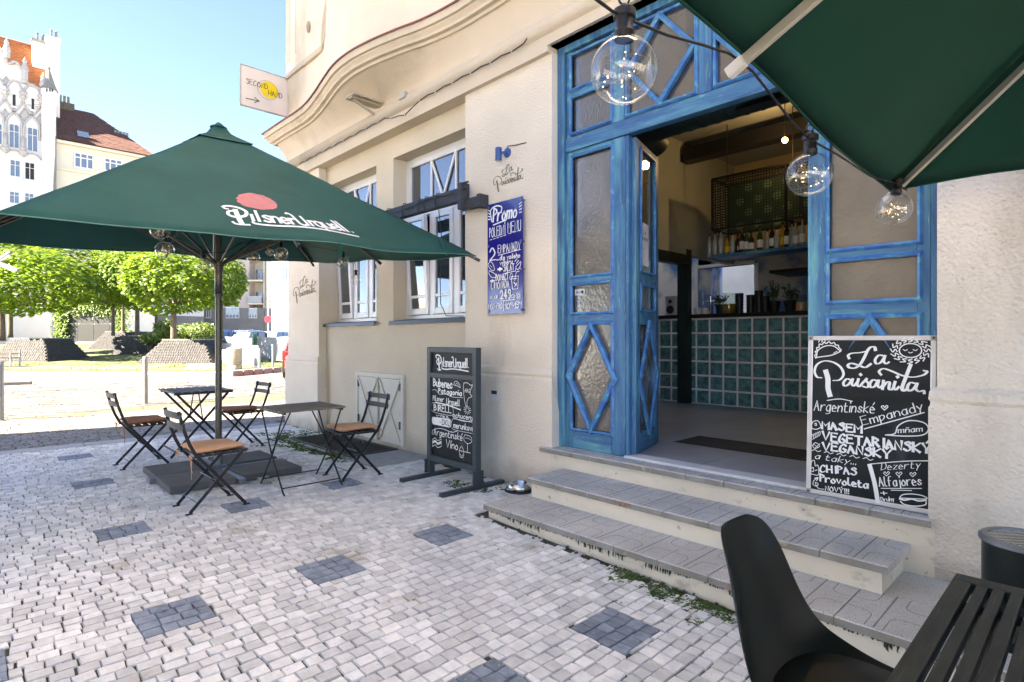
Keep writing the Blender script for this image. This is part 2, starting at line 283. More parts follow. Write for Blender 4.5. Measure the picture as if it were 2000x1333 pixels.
# ---------------------------------------------------------------- mesh builder
class MB:
    def __init__(s): s.v = []; s.f = []
    def add(s, vs, fs):
        o = len(s.v); s.v += [tuple(p) for p in vs]; s.f += [tuple(i+o for i in q) for q in fs]; return s
    def box(s, x0, x1, y0, y1, z0, z1, m=None):
        vs = [Vector((x, y, z)) for z in (z0, z1) for y in (y0, y1) for x in (x0, x1)]
        if m is not None: vs = [m @ v for v in vs]
        return s.add(vs, [(0, 2, 3, 1), (4, 5, 7, 6), (0, 1, 5, 4), (2, 6, 7, 3), (0, 4, 6, 2), (1, 3, 7, 5)])
    def quad(s, a, b, c, d): return s.add([a, b, c, d], [(0, 1, 2, 3)])
    def bar(s, p, q, w, h=None, up=(0, 0, 1)):        # rectangular bar p->q, w across, h along up
        p, q = Vector(p), Vector(q); h = h or w; d = (q-p).normalized(); u = Vector(up)
        if abs(d.dot(u)) > .97: u = Vector((0, 1, 0)) if abs(d.y) < .9 else Vector((1, 0, 0))
        sdv = d.cross(u).normalized(); u = sdv.cross(d).normalized()
        vs = [b+sdv*a*w/2+u*c*h/2 for b in (p, q) for a, c in ((-1, -1), (1, -1), (1, 1), (-1, 1))]
        return s.add(vs, [(0, 1, 2, 3), (7, 6, 5, 4), (0, 4, 5, 1), (1, 5, 6, 2), (2, 6, 7, 3), (3, 7, 4, 0)])
    def tube(s, pts, r, n=8, caps=True):
        pts = [Vector(p) for p in pts]; k = len(pts); rs = r if isinstance(r, (list, tuple)) else [r]*k
        o = len(s.v); ref = None
        for i, p in enumerate(pts):
            d = (pts[min(i+1, k-1)]-pts[max(i-1, 0)])
            if d.length < 1e-9: d = Vector((0, 0, 1))
            d.normalize()
            if ref is None: ref = Vector((0, 0, 1)) if abs(d.z) < .9 else Vector((1, 0, 0))
            a = d.cross(ref).normalized(); b = d.cross(a).normalized(); ref = -b if False else a.cross(d)
            for j in range(n):
                t = 2*pi*j/n; s.v.append(tuple(p+a*cos(t)*rs[i]+b*sin(t)*rs[i]))
        for i in range(k-1):
            for j in range(n):
                j2 = (j+1) % n; s.f.append((o+i*n+j, o+i*n+j2, o+(i+1)*n+j2, o+(i+1)*n+j))
        if caps:
            s.f.append(tuple(o+j for j in range(n))[::-1]); s.f.append(tuple(o+(k-1)*n+j for j in range(n)))
        return s
    def lathe(s, prof, c=(0, 0, 0), n=24, ax=None):   # prof: (r, h)
        c = Vector(c); o = len(s.v); k = len(prof)
        rot = Vector((0, 0, 1)).rotation_difference(Vector(ax).normalized()).to_matrix() if ax is not None else Matrix.Identity(3)
        for r, h in prof:
            for j in range(n):
                t = 2*pi*j/n; s.v.append(tuple(c+rot @ Vector((r*cos(t), r*sin(t), h))))
        for i in range(k-1):
            for j in range(n):
                j2 = (j+1) % n; s.f.append((o+i*n+j, o+i*n+j2, o+(i+1)*n+j2, o+(i+1)*n+j))
        flat = len(prof) == 2 and prof[0][1] == prof[1][1]
        if flat: return s
        if prof[0][0] > 1e-4: s.f.append(tuple(o+j for j in range(n))[::-1])
        if prof[-1][0] > 1e-4: s.f.append(tuple(o+(k-1)*n+j for j in range(n)))
        return s
    def prism(s, poly, z0, z1):                       # plan polygon
        n = len(poly); o = len(s.v)
        s.v += [(p[0], p[1], z0) for p in poly]+[(p[0], p[1], z1) for p in poly]
        s.f.append(tuple(o+i for i in range(n))[::-1]); s.f.append(tuple(o+n+i for i in range(n)))
        for i in range(n): j = (i+1) % n; s.f.append((o+i, o+j, o+n+j, o+n+i))
        return s
    def prismy(s, poly, y0, y1):                      # (x, z) polygon pushed along y
        n = len(poly); o = len(s.v)
        s.v += [(p[0], y0, p[1]) for p in poly]+[(p[0], y1, p[1]) for p in poly]
        s.f.append(tuple(o+i for i in range(n))); s.f.append(tuple(o+n+i for i in range(n))[::-1])
        for i in range(n): j = (i+1) % n; s.f.append((o+i, o+n+i, o+n+j, o+j))
        return s
    def grid(s, rows):                                # rows of points
        o = len(s.v); m, n = len(rows), len(rows[0])
        for r in rows: s.v += [tuple(p) for p in r]
        for i in range(m-1):
            for j in range(n-1): s.f.append((o+i*n+j, o+i*n+j+1, o+(i+1)*n+j+1, o+(i+1)*n+j))
        return s
    def ball(s, c, r, n=10, m=7, sc=(1, 1, 1)):
        return s.lathe0([(r*sin(pi*i/m)*1.0, -r*cos(pi*i/m)) for i in range(m+1)], c, n, sc)
    def lathe0(s, prof, c, n, sc):
        o = len(s.v); c = Vector(c)
        for r, h in prof:
            for j in range(n):
                t = 2*pi*j/n; s.v.append((c.x+max(r, 1e-5)*cos(t)*sc[0], c.y+max(r, 1e-5)*sin(t)*sc[1], c.z+h*sc[2]))
        for i in range(len(prof)-1):
            for j in range(n):
                j2 = (j+1) % n; s.f.append((o+i*n+j, o+i*n+j2, o+(i+1)*n+j2, o+(i+1)*n+j))
        return s
    def build(s, name, m, parent=None, label=None, bev=0, smooth=False, kind=None, solid=0, local=False, seg=2):
        me = bpy.data.meshes.new(name); vs = s.v
        if parent is not None and not local:
            l = world_loc(parent); vs = [(v[0]-l.x, v[1]-l.y, v[2]-l.z) for v in vs]
        me.from_pydata(vs, [], s.f); me.materials.append(M[m] if isinstance(m, str) else m)
        if smooth:
            me.polygons.foreach_set('use_smooth', [True]*len(me.polygons))
            if smooth == 2: me.set_sharp_from_angle(angle=radians(38))
        o = bpy.data.objects.new(name, me); col.objects.link(o)
        if parent is not None: o.parent = parent
        if label: o['label'] = label
        if kind: o['kind'] = kind
        if solid:
            md = o.modifiers.new('Solidify', 'SOLIDIFY'); md.thickness = solid; md.offset = 0
        if bev:
            md = o.modifiers.new('Bevel', 'BEVEL'); md.width = bev; md.segments = seg; md.limit_method = 'ANGLE'; md.angle_limit = radians(40)
        return o
def world_loc(o):
    l = Vector((0, 0, 0))
    while o is not None: l = l+Vector(o.location); o = o.parent
    return l
def thing(name, label, cat, loc=(0, 0, 0), rz=0, group=None):
    o = bpy.data.objects.new(name, None); col.objects.link(o); o.location = loc; o.rotation_euler = (0, 0, rz); o.empty_display_size = .1
    o['label'] = label; o['category'] = cat
    if group: o['group'] = group
    return o
def tag(o, label, cat, group=None):
    o['label'] = label; o['category'] = cat
    if group: o['group'] = group
    return o
def struct(o): o['kind'] = 'structure'; return o
def kids(o): return [c for c in bpy.data.objects if c.parent == o]
def dup(root, loc, rz=0, label=None, group=None, swap=None):
    ch = KIDS(root)
    r = root.copy(); col.objects.link(r); r.location = loc; r.rotation_euler = (0, 0, rz)
    if label: r['label'] = label
    if group: r['group'] = group
    def rec(a, b):
        for c in KIDS(a):
            d = c.copy(); col.objects.link(d); d.parent = b
            if swap and c.data and c.data.materials and c.data.materials[0].name in swap:
                d.data = c.data.copy(); d.data.materials[0] = M[swap[c.data.materials[0].name]]
            rec(c, d)
    rec(root, r); return r
def KIDS(o): return list(o.children)
# ---------------------------------------------------------------- hand lettering
def catmull(p, n=6):
    p = [Vector((a[0], a[1])) for a in p]
    if len(p) < 3: return p
    q = [p[0]*2-p[1]]+p+[p[-1]*2-p[-2]]; out = []
    for i in range(1, len(q)-2):
        a, b, c, d = q[i-1:i+3]
        for k in range(n):
            t = k/n; out.append(.5*((2*b)+(c-a)*t+(2*a-5*b+4*c-d)*t*t+(3*b-a-3*c+d)*t**3))
    out.append(p[-1]); return out
G_ = {
'A':'02 29 36 52|15 45','B':'02 09|~09 38 47 36 05|~05 36 54 43 02','C':'~58 39 17 04 12 32 53','D':'02 09|~09 39 56 43 02','E':'59 09 02 52|06 46','F':'59 09 02|06 46',
'G':'~58 39 17 04 12 42 54|54 35','H':'02 09|52 59|05 55','I':'22 29','J':'~49 44 32 12 03','K':'02 09|59 05 52','L':'09 02 52','M':'02 09 35 69 62','N':'02 09 52 59','O':'~39 17 04 22 42 64 57 39',
'P':'02 09|~09 38 47 36 05','Q':'~39 17 04 22 42 64 57 39|33 61','R':'02 09|~09 38 47 36 05|25 52','S':'~58 39 18 27 46 54 32 03','T':'09 69|39 32','U':'~09 04 22 42 54 59','V':'09 32 69','W':'09 22 36 52 79',
'X':'02 59|09 52','Y':'09 35 69|35 32','Z':'09 59 02 52',
'a':'~45 26 04 12 32 45|46 42','b':'09 02|~05 26 45 33 12 03','c':'~45 26 04 12 32 43','d':'49 42|~45 26 04 12 32 43','e':'~04 44 35 16 04 12 42','f':'~49 29 17 12|06 36','g':'~45 26 04 12 32 45|~46 41 20 00','h':'09 02|~04 26 45 42',
'i':'06 02|08 09','j':'~26 21 10 00|28 29','k':'09 02|46 04 42','l':'~09 03 22','m':'06 02|~05 26 35 32|~35 56 65 62','n':'06 02|~04 26 45 42','o':'~26 04 12 32 44 26','p':'06 00|~05 26 45 33 12 03','q':'~45 26 04 12 32 43|46 40 51',
'r':'06 02|~04 26 46','s':'~45 26 15 24 43 22 03','t':'~18 13 22 42|06 36','u':'~06 03 22 43|46 42','v':'06 22 46','w':'06 12 35 52 66','x':'02 46|06 42','y':'06 23|~46 23 10','z':'06 46 02 42',
'0':'~28 06 03 22 43 46 28','1':'06 29 22','2':'~07 29 47 45 02|02 52','3':'~08 39 47 26|~26 45 42 12 03','4':'39 04 54|39 32','5':'49 09 06|~06 36 54 32 03','7':'09 49 12','8':'~29 08 26 04 22 44 26 48 29','9':'~46 26 07 29 48 46 32 12','6':'~49 17 04 12 32 44 26 05',
'.':'12 13','!':'15 19|12 13','-':'05 35','+':'05 45|27 23','|':'11 19','…':'02 03|22 23|42 43','"':'08 09|28 29','(':'~29 06 22',
}
ACC = {'á':('a', 'acute'), 'é':('e', 'acute'), 'í':('i', 'acute'), 'ý':('y', 'acute'), 'č':('c', 'caron'), 'š':('s', 'caron'), 'ě':('e', 'caron'), 'ň':('n', 'caron'), 'ñ':('n', 'tilde'), 'Í':('I', 'ACUTE'), 'Á':('A', 'ACUTE'), 'Ý':('Y', 'ACUTE')}
def glyph(ch):
    acc = None
    if ch in ACC: ch, acc = ACC[ch]
    st = []; w = 0
    for s in G_.get(ch, '').split('|'):
        if not s: continue
        sm = s[0] == '~'; s = s.lstrip('~')
        if acc in ('acute',) and ch == 'i' and s.startswith('08'): continue
        p = [(int(a[0]), int(a[1])-2) for a in s.split()]; w = max([w]+[a[0] for a in p])
        st.append(catmull(p) if sm and len(p) > 2 else [Vector(a) for a in p])
    if acc:
        b = 7.7 if acc == 'ACUTE' else 5.2; c = w/2
        st.append([Vector(a) for a in {'acute':((c, b), (c+1.3, b+1.6)), 'ACUTE':((c, b), (c+1.3, b+1.4)), 'caron':((c-1, b+1.4), (c, b), (c+1.2, b+1.5)), 'tilde':((c-1.5, b), (c-.5, b+.8), (c+.5, b), (c+1.5, b+.8))}[acc]])
    return st, w
def text_strokes(txt, x, y, h, width=None, slant=0, rot=0, jit=.0, gap=1.9, seed=0, sc=None):
    rr = random.Random(hash(txt) % 999 if seed == 0 else seed); rr = random.Random(sum(map(ord, txt))+seed)
    out = []; cx = 0
    for ch in txt:
        if ch == ' ': cx += 3.6; continue
        st, w = glyph(ch); dy = rr.uniform(-jit, jit)*2; 
        for s in st: out.append([Vector((p.x+cx+p.y*slant+rr.uniform(-jit, jit)*.4, p.y+dy+rr.uniform(-jit, jit)*.4)) for p in s])
        cx += w+gap
    cx = max(cx-gap, 1); ky = h/7.0; kx = (width/cx) if width else ky*.8
    c, s_ = cos(rot), sin(rot)
    return [[(x+(p.x*kx)*c-(p.y*ky)*s_, y+(p.x*kx)*s_+(p.y*ky)*c) for p in s] for s in out]
class Ink:
    """flat lettering: ribbons laid on a surface given by fn(u, v) and its outward normal"""
    def __init__(s, fn, normal, lift=.0012): s.fn = fn; s.n = normal; s.l = lift; s.k = 0; s.mb = MB()
    def pt(s, p, k):
        nn = s.n(p[0], p[1]) if callable(s.n) else Vector(s.n)
        return Vector(s.fn(p[0], p[1]))+nn*(s.l+k*.00004)
    def ribbon(s, pts, w, nib=None, taper=False):
        pts = [Vector((p[0], p[1])) for p in pts]; k = len(pts)
        if k < 2: return
        s.k += 1; L = []; Rr = []
        for i, p in enumerate(pts):
            d = pts[min(i+1, k-1)]-pts[max(i-1, 0)]
            if d.length < 1e-9: d = Vector((1, 0))
            d.normalize(); n = Vector((-d.y, d.x)); ww = w
            if nib is not None:
                ww = w*(.38+.62*abs(n.dot(Vector((cos(nib), sin(nib))))))
            if taper: ww *= max(.25, min(1, 3*min(i+.4, k-1-i+.4)/k))
            q = p
            if i == 0: q = p-d*w*.3
            if i == k-1: q = p+d*w*.3
            L.append(s.pt(q+n*ww/2, s.k)); Rr.append(s.pt(q-n*ww/2, s.k))
        s.mb.grid([L, Rr])
    def strokes(s, st, w, nib=None, taper=False):
        for a in st:
            # close subdivision keeps long strokes on curved cloth
            s.ribbon(a, w, nib, taper)
    def poly(s, pts):
        s.k += 1; o = len(s.mb.v); s.mb.v += [tuple(s.pt(p, s.k)) for p in pts]; s.mb.f.append(tuple(range(o, o+len(pts))))
    def curve(s, pts, w, nib=None, taper=False, n=6): s.ribbon(catmull(pts, n), w, nib, taper)
    def text(s, txt, x, y, h, w, width=None, slant=0, rot=0, jit=0, nib=None, gap=1.9): s.strokes(text_strokes(txt, x, y, h, width, slant, rot, jit, gap), w, nib)
# brush lettering "La Paisanita", drawn in a 1000 x 460 field, origin lower left
PAISA = [
 ([(362, 206), (356, 186), (380, 172), (430, 168), (476, 158)], 18),
 ([(524, 152), (520, 134), (498, 132), (478, 152), (456, 200), (430, 245), (398, 268), (364, 266), (354, 250), (376, 238), (420, 250), (462, 264), (496, 242)], 20),
 ([(575, 190), (545, 185), (522, 215), (530, 240), (555, 232), (578, 198)], 17), ([(582, 188), (574, 225), (588, 240), (604, 230)], 16),
 ([(178, 332), (148, 326), (132, 290), (150, 245), (200, 222), (262, 232), (308, 265), (325, 310), (300, 345), (258, 350)], 17),
 ([(208, 288), (222, 340), (222, 400), (234, 448)], 34),
 ([(370, 345), (345, 340), (324, 365), (332, 385), (355, 376), (376, 350)], 18), ([(384, 340), (378, 372), (392, 384), (414, 356)], 17),
 ([(420, 340), (412, 375), (426, 388), (450, 360)], 18), ([(431, 308), (436, 314)], 20),
 ([(452, 360), (472, 335), (468, 350), (482, 372), (474, 394), (448, 388)], 17),
 ([(530, 350), (508, 346), (490, 372), (498, 394), (520, 386), (536, 358)], 18), ([(544, 348), (538, 382), (552, 396), (566, 380)], 17),
 ([(572, 350), (566, 405)], 18), ([(568, 392), (590, 362), (608, 362), (604, 400), (618, 408), (632, 392)], 18),
 ([(640, 356), (632, 394), (644, 408), (662, 390)], 18), ([(652, 322), (656, 328)], 20),
 ([(728, 246), (700, 330), (680, 395), (690, 414), (706, 404)], 22),
 ([(752, 366), (726, 362), (710, 392), (720, 414), (742, 404), (760, 376)], 18), ([(766, 366), (758, 402), (776, 418), (800, 412), (804, 430)], 16),
 ([(558, 312), (546, 290), (572, 272), (620, 288), (680, 316), (740, 326), (798, 312), (818, 290), (800, 284)], 17),
]
def paisanita(ink, x, y, w, h, rot=0, thin=1.0):
    c, s = cos(rot), sin(rot)
    for pts, wd in PAISA:
        q = []
        for a, b in catmull(pts, 5) if len(pts) > 2 else pts:
            u = (a-130)/690*w; v = (450-b)/320*h; q.append((x+u*c-v*s, y+u*s+v*c))
        ink.ribbon(q, wd/690*w*thin, nib=.1)
HEAVY = {'i': ([[(0, 0), (0, 92)]], 0), 'l': ([[(0, 0), (0, 165)]], 0), 's': ([[(52, 84), (28, 96), (4, 78), (18, 56), (40, 42), (54, 20), (30, -2), (0, 12)]], 54),
 'n': ([[(0, 0), (0, 92)], [(0, 66), (26, 92), (50, 72), (52, 0)]], 52), 'e': ([[(4, 44), (48, 52), (46, 80), (24, 94), (2, 70), (0, 30), (20, -2), (50, 14)]], 50),
 'r': ([[(0, 0), (0, 92)], [(0, 62), (18, 88), (40, 86)]], 38), 'q': ([[(52, 80), (26, 94), (2, 66), (4, 22), (26, 0), (50, 14)], [(56, 92), (56, -52)]], 58), 'u': ([[(0, 92), (2, 22), (24, -2), (48, 16)], [(54, 92), (54, 0)]], 56)}
def pilsner(ink, x, y, w, h, swoosh=True):
    """heavy lettering with a large swash P and a bar underneath; 1000 x 300 field"""
    k = w/1000; v = h/300
    def C(pts, wd, n=6, nib=None): ink.curve([(x+a*k, y+b*v) for a, b in pts], wd*(k+v)/2, nib=nib, n=n)
    C([(0, 262), (22, 284), (70, 290), (130, 268), (172, 215), (160, 150), (118, 118)], 30); C([(0, 262), (14, 236), (40, 232)], 18)
    C([(118, 118), (70, 112), (36, 142), (40, 190), (76, 208)], 26); C([(92, 228), (100, 130), (118, 12)], 40); C([(58, 30), (78, 4), (120, 2), (168, 10)], 20)
    for ch, px in zip('ilsner', (205, 248, 286, 352, 424, 496)):
        for st in HEAVY[ch][0]: ink.curve([(x+(px+a)*k, y+(78+b)*v) for a, b in st], 24*(k+v)/2, n=5) if len(st) > 2 else ink.ribbon([(x+(px+a)*k, y+(78+b)*v) for a, b in st], 26*(k+v)/2)
    C([(505, 250), (520, 262), (545, 235), (552, 150), (560, 92), (590, 74), (618, 96)], 24); C([(620, 232), (620, 78)], 24, n=2)
    for ch, px in zip('rquell', (664, 706, 782, 856, 926, 962)):
        for st in HEAVY[ch][0]: ink.curve([(x+(px+a)*k*.985, y+(78+b)*v) for a, b in st], 23*(k+v)/2, n=5) if len(st) > 2 else ink.ribbon([(x+(px+a)*k*.985, y+(78+b)*v) for a, b in st], 25*(k+v)/2)
    ink.poly([(x+990*k+a*12*k, y+84*v+b*14*v) for a, b in ((-1, 0), (0, -1), (1, 0), (0, 1))])
    if swoosh: C([(195, 56), (215, 34), (330, 26), (520, 40), (720, 34), (985, 14)], 22)
# ================================================================ THE SETTING: ground, street, square
def ground():
    xs = [-900, -500, -250, -160, -120, -100, -85]+[-80+i*2 for i in range(20)]+[-40+i for i in range(46)]+[8, 20, 60, 200]
    ys = [-400, -150, -60, -30, -15]+[-10+i for i in range(14)]+[4+i for i in range(4)]+[8+i*2 for i in range(24)]+[60, 90, 150, 400]
    rows = [[(x, y, gz(x, y)-(.034 if x > -21.5 else .012)) for y in ys] for x in xs]
    return MB().grid(rows).build('ground', 'bounce', smooth=True)
struct(ground())
struct(MB().grid([[(x, y, gz(x, y)-.0105) for y in (-3.5, -1.9, 0, 3.7, 12)] for x in (-24.5, -20, -14, -9, -5, -3.4, .6, 2.6)]).build('bedding', 'joint'))
SQUARES = [(-1.60, 2.20), (-1.66, 1.47), (-3.11, .71), (-3.11, 1.51), (-3.13, 2.33), (-4.69, .765), (-4.75, 1.59), (-4.84, 2.47), (-6.43, .82), (-8.0, .86), (-3.12, -.04), (-4.70, -.05), (-1.65, .70)]
def in_square(x, y): return any(abs(x-a) < .153 and abs(y-b) < .153 for a, b in SQUARES)
def stone(mb, x0, x1, y0, y1, z, rr, h=.03, wob=.0045, sh=.007):
    """one sett: uneven outline, rounded shoulders, slightly domed head"""
    c = [(x0, y0), (x1, y0), (x1, y1), (x0, y1)]; mx, my = (x0+x1)/2, (y0+y1)/2
    c = [(a+rr.uniform(-wob, wob), b+rr.uniform(-wob, wob)) for a, b in c]
    dz = rr.uniform(-.002, .002); tx, ty = rr.uniform(-.02, .02), rr.uniform(-.02, .02)
    o = len(mb.v); ins = .055*.5
    for a, b in c: mb.v.append((a, b, z-h))
    for a, b in c: mb.v.append((a, b, z-sh+dz+tx*(a-mx)+ty*(b-my)))
    for a, b in c: mb.v.append((a+(mx-a)*ins*2.4, b+(my-b)*ins*2.4, z+dz+tx*(a-mx)+ty*(b-my)))
    for r in (0, 4):
        for i in range(4):
            j = (i+1) % 4; mb.f.append((o+r+i, o+r+j, o+r+4+j, o+r+4+i))
    mb.f.append((o+8, o+9, o+10, o+11))
def blocked(x, y):            # steps, building
    if y > 3.60: return True
    if x > -3.30 and y > 2.80: return True
    if -7.52 < x < -5.80 and y > 2.98: return True   # cellar grating and its kerb
    return False
pave = thing('pavement', 'pale cobbled pavement with blue inlay squares in front of the cafe', 'pavement'); 
del pave['label'], pave['category']; pave['kind'] = 'structure'
def vis_rank(x, y):
    w = x*FW[0]+y*FW[1]; u = x*RT[0]+y*RT[1]
    if x < -9.3 and w > .3 and u/w < -.9: return .0001 if u/w > -1.3 else -1      # a step to the side still finds paving
    if x >= -9.3 and (w < .9 or abs(u/w) > .9): return .0001 if (y > -3.6 and w > -1) else -1
    if w < .3: return -1
    px, py = 1000+FOC*u/w, 663+FOC*(EYE)/w
    if px < -10 or px > 2010 or py > 1345 or (px > 1560 and py > 1150): return .0001
    return 1/w
def lay_cobbles():
    rr = random.Random(3); st = []
    x = 2.4
    while x > -8.68:
        wd = .064 + rr.uniform(-.004, .006); x0, x1 = x-wd, x; x -= wd+.0048
        y = -3.4+rr.uniform(0, .08)
        while y < 3.6:
            ln = rr.uniform(.058, .092); 
            cx, cy = (x0+x1)/2, y+ln/2
            r = [x0, x1, y, y+ln]
            for sx, sy in SQUARES:
                a0, a1, b0, b1 = sx-.152, sx+.152, sy-.152, sy+.152
                if r[0] < a1 and r[1] > a0 and r[2] < b1 and r[3] > b0:
                    c = [[r[0], min(r[1], a0), r[2], r[3]], [max(r[0], a1), r[1], r[2], r[3]], [r[0], r[1], r[2], min(r[3], b0)], [r[0], r[1], max(r[2], b1), r[3]]]
                    r = max(c, key=lambda q: max(0, q[1]-q[0])*max(0, q[3]-q[2]))
            if not blocked(cx, cy+.03) and r[1]-r[0] > .012 and r[3]-r[2] > .012 and vis_rank(cx, cy) > 0:
                st.append(tuple(r))
            y += ln+.0052
    bl = []
    sq = SQUARES
    for cx, cy in sq:
        for i in range(4):
            yy = cy-.15; x0 = cx-.15+i*.075
            while yy < cy+.149:
                ln = min(rr.uniform(.062, .09), cy+.15-yy)
                if cy+.15-yy-ln < .045: ln = cy+.15-yy
                if ln and vis_rank(cx, cy) > 0: bl.append((x0+.0015, x0+.0735, yy+.0015, yy+ln-.0015))
                yy += ln if ln else 1
    st.sort(key=lambda s: -vis_rank((s[0]+s[1])/2, (s[2]+s[3])/2))
    bl.sort(key=lambda s: -vis_rank((s[0]+s[1])/2, (s[2]+s[3])/2))
    for name, m, lst in (('cobblestone', 'cobble', st), ('blue_cobblestone', 'blue', bl)):
        for s in lst[:300]:
            b = MB(); stone(b, *s, gz((s[0]+s[1])/2, 0), rr); b.build(name, m, pave)
        b = MB()
        for s in lst[300:]: stone(b, *s, gz((s[0]+s[1])/2, 0), rr)
        if b.v: b.build(name+'s', m, pave, kind='stuff')
lay_cobbles()
# flat kerb strip, darker setts, pale mosaic, bollard line, carriageway
edge = thing('footway_edge', 'x', 'x'); del edge['label'], edge['category']; edge['kind'] = 'structure'
rr = random.Random(5); y = -4.5
while y < 12:
    ln = rr.uniform(.8, 1.2)
    MB().box(-9.01, -8.70, y+.004, y+ln-.004, -.08, .002).build('kerbstone', 'kerb', edge, bev=.006); y += ln
road = thing('road', 'x', 'x'); del road['label'], road['category']; road['kind'] = 'structure'
def field(x0, x1, y0, y1, dx, dl, name, m, parent, cap, shift=0.0, slope=0.0, jo=.012):
    """rows of setts parallel to y between x0 and x1; slope shears the rows along y"""
    rr = random.Random(int(abs(x0)*31)); lst = []; x = x1; 
    while x > x0:
        w_ = dx*rr.uniform(.9, 1.1); y = y0+rr.uniform(0, dl)
        while y < y1:
            ln = dl*rr.uniform(.8, 1.25); cx, cy = x-w_/2, y+ln/2
            sx = slope*(cy-.3)
            r = vis_rank(cx+sx, cy)
            if r > 0 and not (cx+sx > -9.3 and cy > 3.6): lst.append((r, cx+sx, cy, w_-jo, ln-jo))
            y += ln
        x -= w_
    lst.sort(reverse=True)
    def put(b, q):
        _, cx, cy, a, c = q; stone(b, cx-a/2, cx+a/2, cy-c/2, cy+c/2, gz(cx, cy), rr, wob=.09*dx*.6)
    for q in lst[:cap]: b = MB(); put(b, q); b.build(name, m, parent)
    b = MB()
    for q in lst[cap:]: put(b, q)
    if b.v: b.build(name+'s', m, parent, kind='stuff')
field(-10.35, -9.02, -3.4, 9, .105, .13, 'dark_sett', 'dsett', pave, 120)
field(-12.3, -10.37, -3.4, 12, .13, .15, 'mosaic_sett', 'sand', pave, 60, jo=.01)
field(-20.3, -12.5, -6, 11.5, .30, .42, 'road_sett', 'sett', road, 300, slope=-.32, jo=.022)
field(-24.3, -20.4, -8, 14, .20, .30, 'square_sett', 'sand', road, 20, slope=0, jo=.014)
k2 = thing('square_kerb', 'x', 'x'); del k2['label'], k2['category']; k2['kind'] = 'structure'
a, b_ = PG(447, 736), PG(545, 727)
for i in range(5):
    p, q = a.lerp(b_, i/5+.008), a.lerp(b_, (i+1)/5-.008); MB().bar((p.x, p.y, .08), (q.x, q.y, .08), .30, .24).build('kerbstone', 'lead', k2, bev=.02)
p, q = PG(0, 753), PG(62, 751); MB().bar((p.x, p.y, .03), (q.x, q.y, .03), .25, .14).build('kerbstone', 'lead', k2, bev=.02)
# square: joints grown over with grass, a path of slabs across it
rows = []
for w in [23.4+i*1.2 for i in range(42)]:
    rows.append([SQ(u, w, gz(*SQ(u, w)[:2])+.004) for u in [-60+i*2 for i in range(46)]])
struct(MB().grid(rows).build('square_paving', 'lawn', smooth=True))
pth = MB()
for i in range(34):
    w = 24.5+i*1.0; u = -13.9-(w-24.5)*.42*1.25
    for j in range(3):
        a = SQ(u+j*.55, w); pth.box(-.25, .25, -.46, .46, -.05, .016, Matrix.Translation((a.x, a.y, gz(a.x, a.y)))@Matrix.Rotation(atan2(FW[1], FW[0])-1.57+.35, 4, 'Z'))
pp = pth.build('path', 'path'); struct(pp)
fr = MB()
for (u0, u1, w0, w1) in ((-25, -16.2, 24.6, 28.6), (-13.2, -7, 25.2, 27.6)):
    n = int((w1-w0)/.42)
    for i in range(n):
        for j in range(int((u1-u0)/.42)):
            if R.random() < .96:
                a = SQ(u0+j*.42+(i % 2)*.2, w0+i*.42, .0); stone(fr, a.x-.19, a.x+.19, a.y-.19, a.y+.19, .02, R, wob=.02)
fr.build('square_pavers', 'paver', road, kind='stuff')
# ================================================================ OUR BUILDING
bld = thing('cafe_building', 'cream stuccoed building with curved cornice and blue glazed cafe entrance', 'building', (-3, 3.6, 0))
def wall(name, *bx, m='stucco', bev=0, label=None):
    b = MB()
    for q in bx: b.box(*q)
    return b.build(name, m, bld, bev=bev, label=label)
XL, XP = -8.93, -7.84      # left pilaster
def pilaster(x0, x1, m, xe0=.03, xe1=.03):
    """socle, sloped offset and shaft in one profile (y, z)"""
    prof = [(3.60, -.4), (3.60, .965), (3.612, .99), (3.600, 1.01), (3.604, 1.05), (3.635, 1.075), (3.635, 3.80)]
    b = MB(); n = len(prof); o = 0
    for x, e in ((x0, -1), (x1, 1)):
        b.v += [(x+(e*(3.635-y)*(.9 if (e < 0 and xe0) or (e > 0 and xe1) else 0)), y, z) for y, z in prof]+[(x, 4.1, 3.80), (x, 4.1, -.4)]
    m_ = n+2
    b.f.append(tuple(range(m_))[::-1]); b.f.append(tuple(range(m_, 2*m_)))
    for i in range(m_): j = (i+1) % m_; b.f.append((i, j, m_+j, m_+i))
    return b.build('pilaster', m, bld)
pilaster(XL, XP, 'stucco'); pilaster(-4.50, -3.315, 'stucco')
pilaster(-.615, 6.2, 'stuccoR', 1, 0)
YB = 3.745
o1, o2 = (-7.83, -6.43), (-6.03, -4.52)
ZS, ZH = 1.56, 3.53
wall('wall', (XP+.002, -4.498, YB, 4.3, -.4, ZS-.03), (o1[1], o2[0], YB, 4.3, ZS-.03, ZH), (XP+.002, -4.498, YB, 4.3, ZH, 3.80), m='stuccoB')
wall('wall', (-3.32, -.61, 3.62, 4.1, 3.845, 3.97), m='stucco')
wall('wall', (-9.0, 6.2, 4.0, 4.3, 3.97, 14))
# fascia, roll moulding, cove
wall('fascia', (XL-.02, -3.322, 3.585, 4.0, 3.79, 3.95), (-3.322, 6.2, 3.585, 4.0, 3.845, 3.95), m='mould')
rm = MB(); pr = [(3.60, 3.93), (3.55, 3.945), (3.525, 3.975), (3.52, 4.01), (3.53, 4.045), (3.56, 4.07), (3.60, 4.08)]
rm.grid([[(XL-.05, y, z) for y, z in pr], [(6.2, y, z) for y, z in pr]]); rm.f.append(tuple(range(len(pr))))
rm.build('roll_moulding', 'mould', bld, smooth=True)
wall('fillet', (XL-.02, 6.2, 3.605, 4.0, 4.075, 4.10), m='mould')
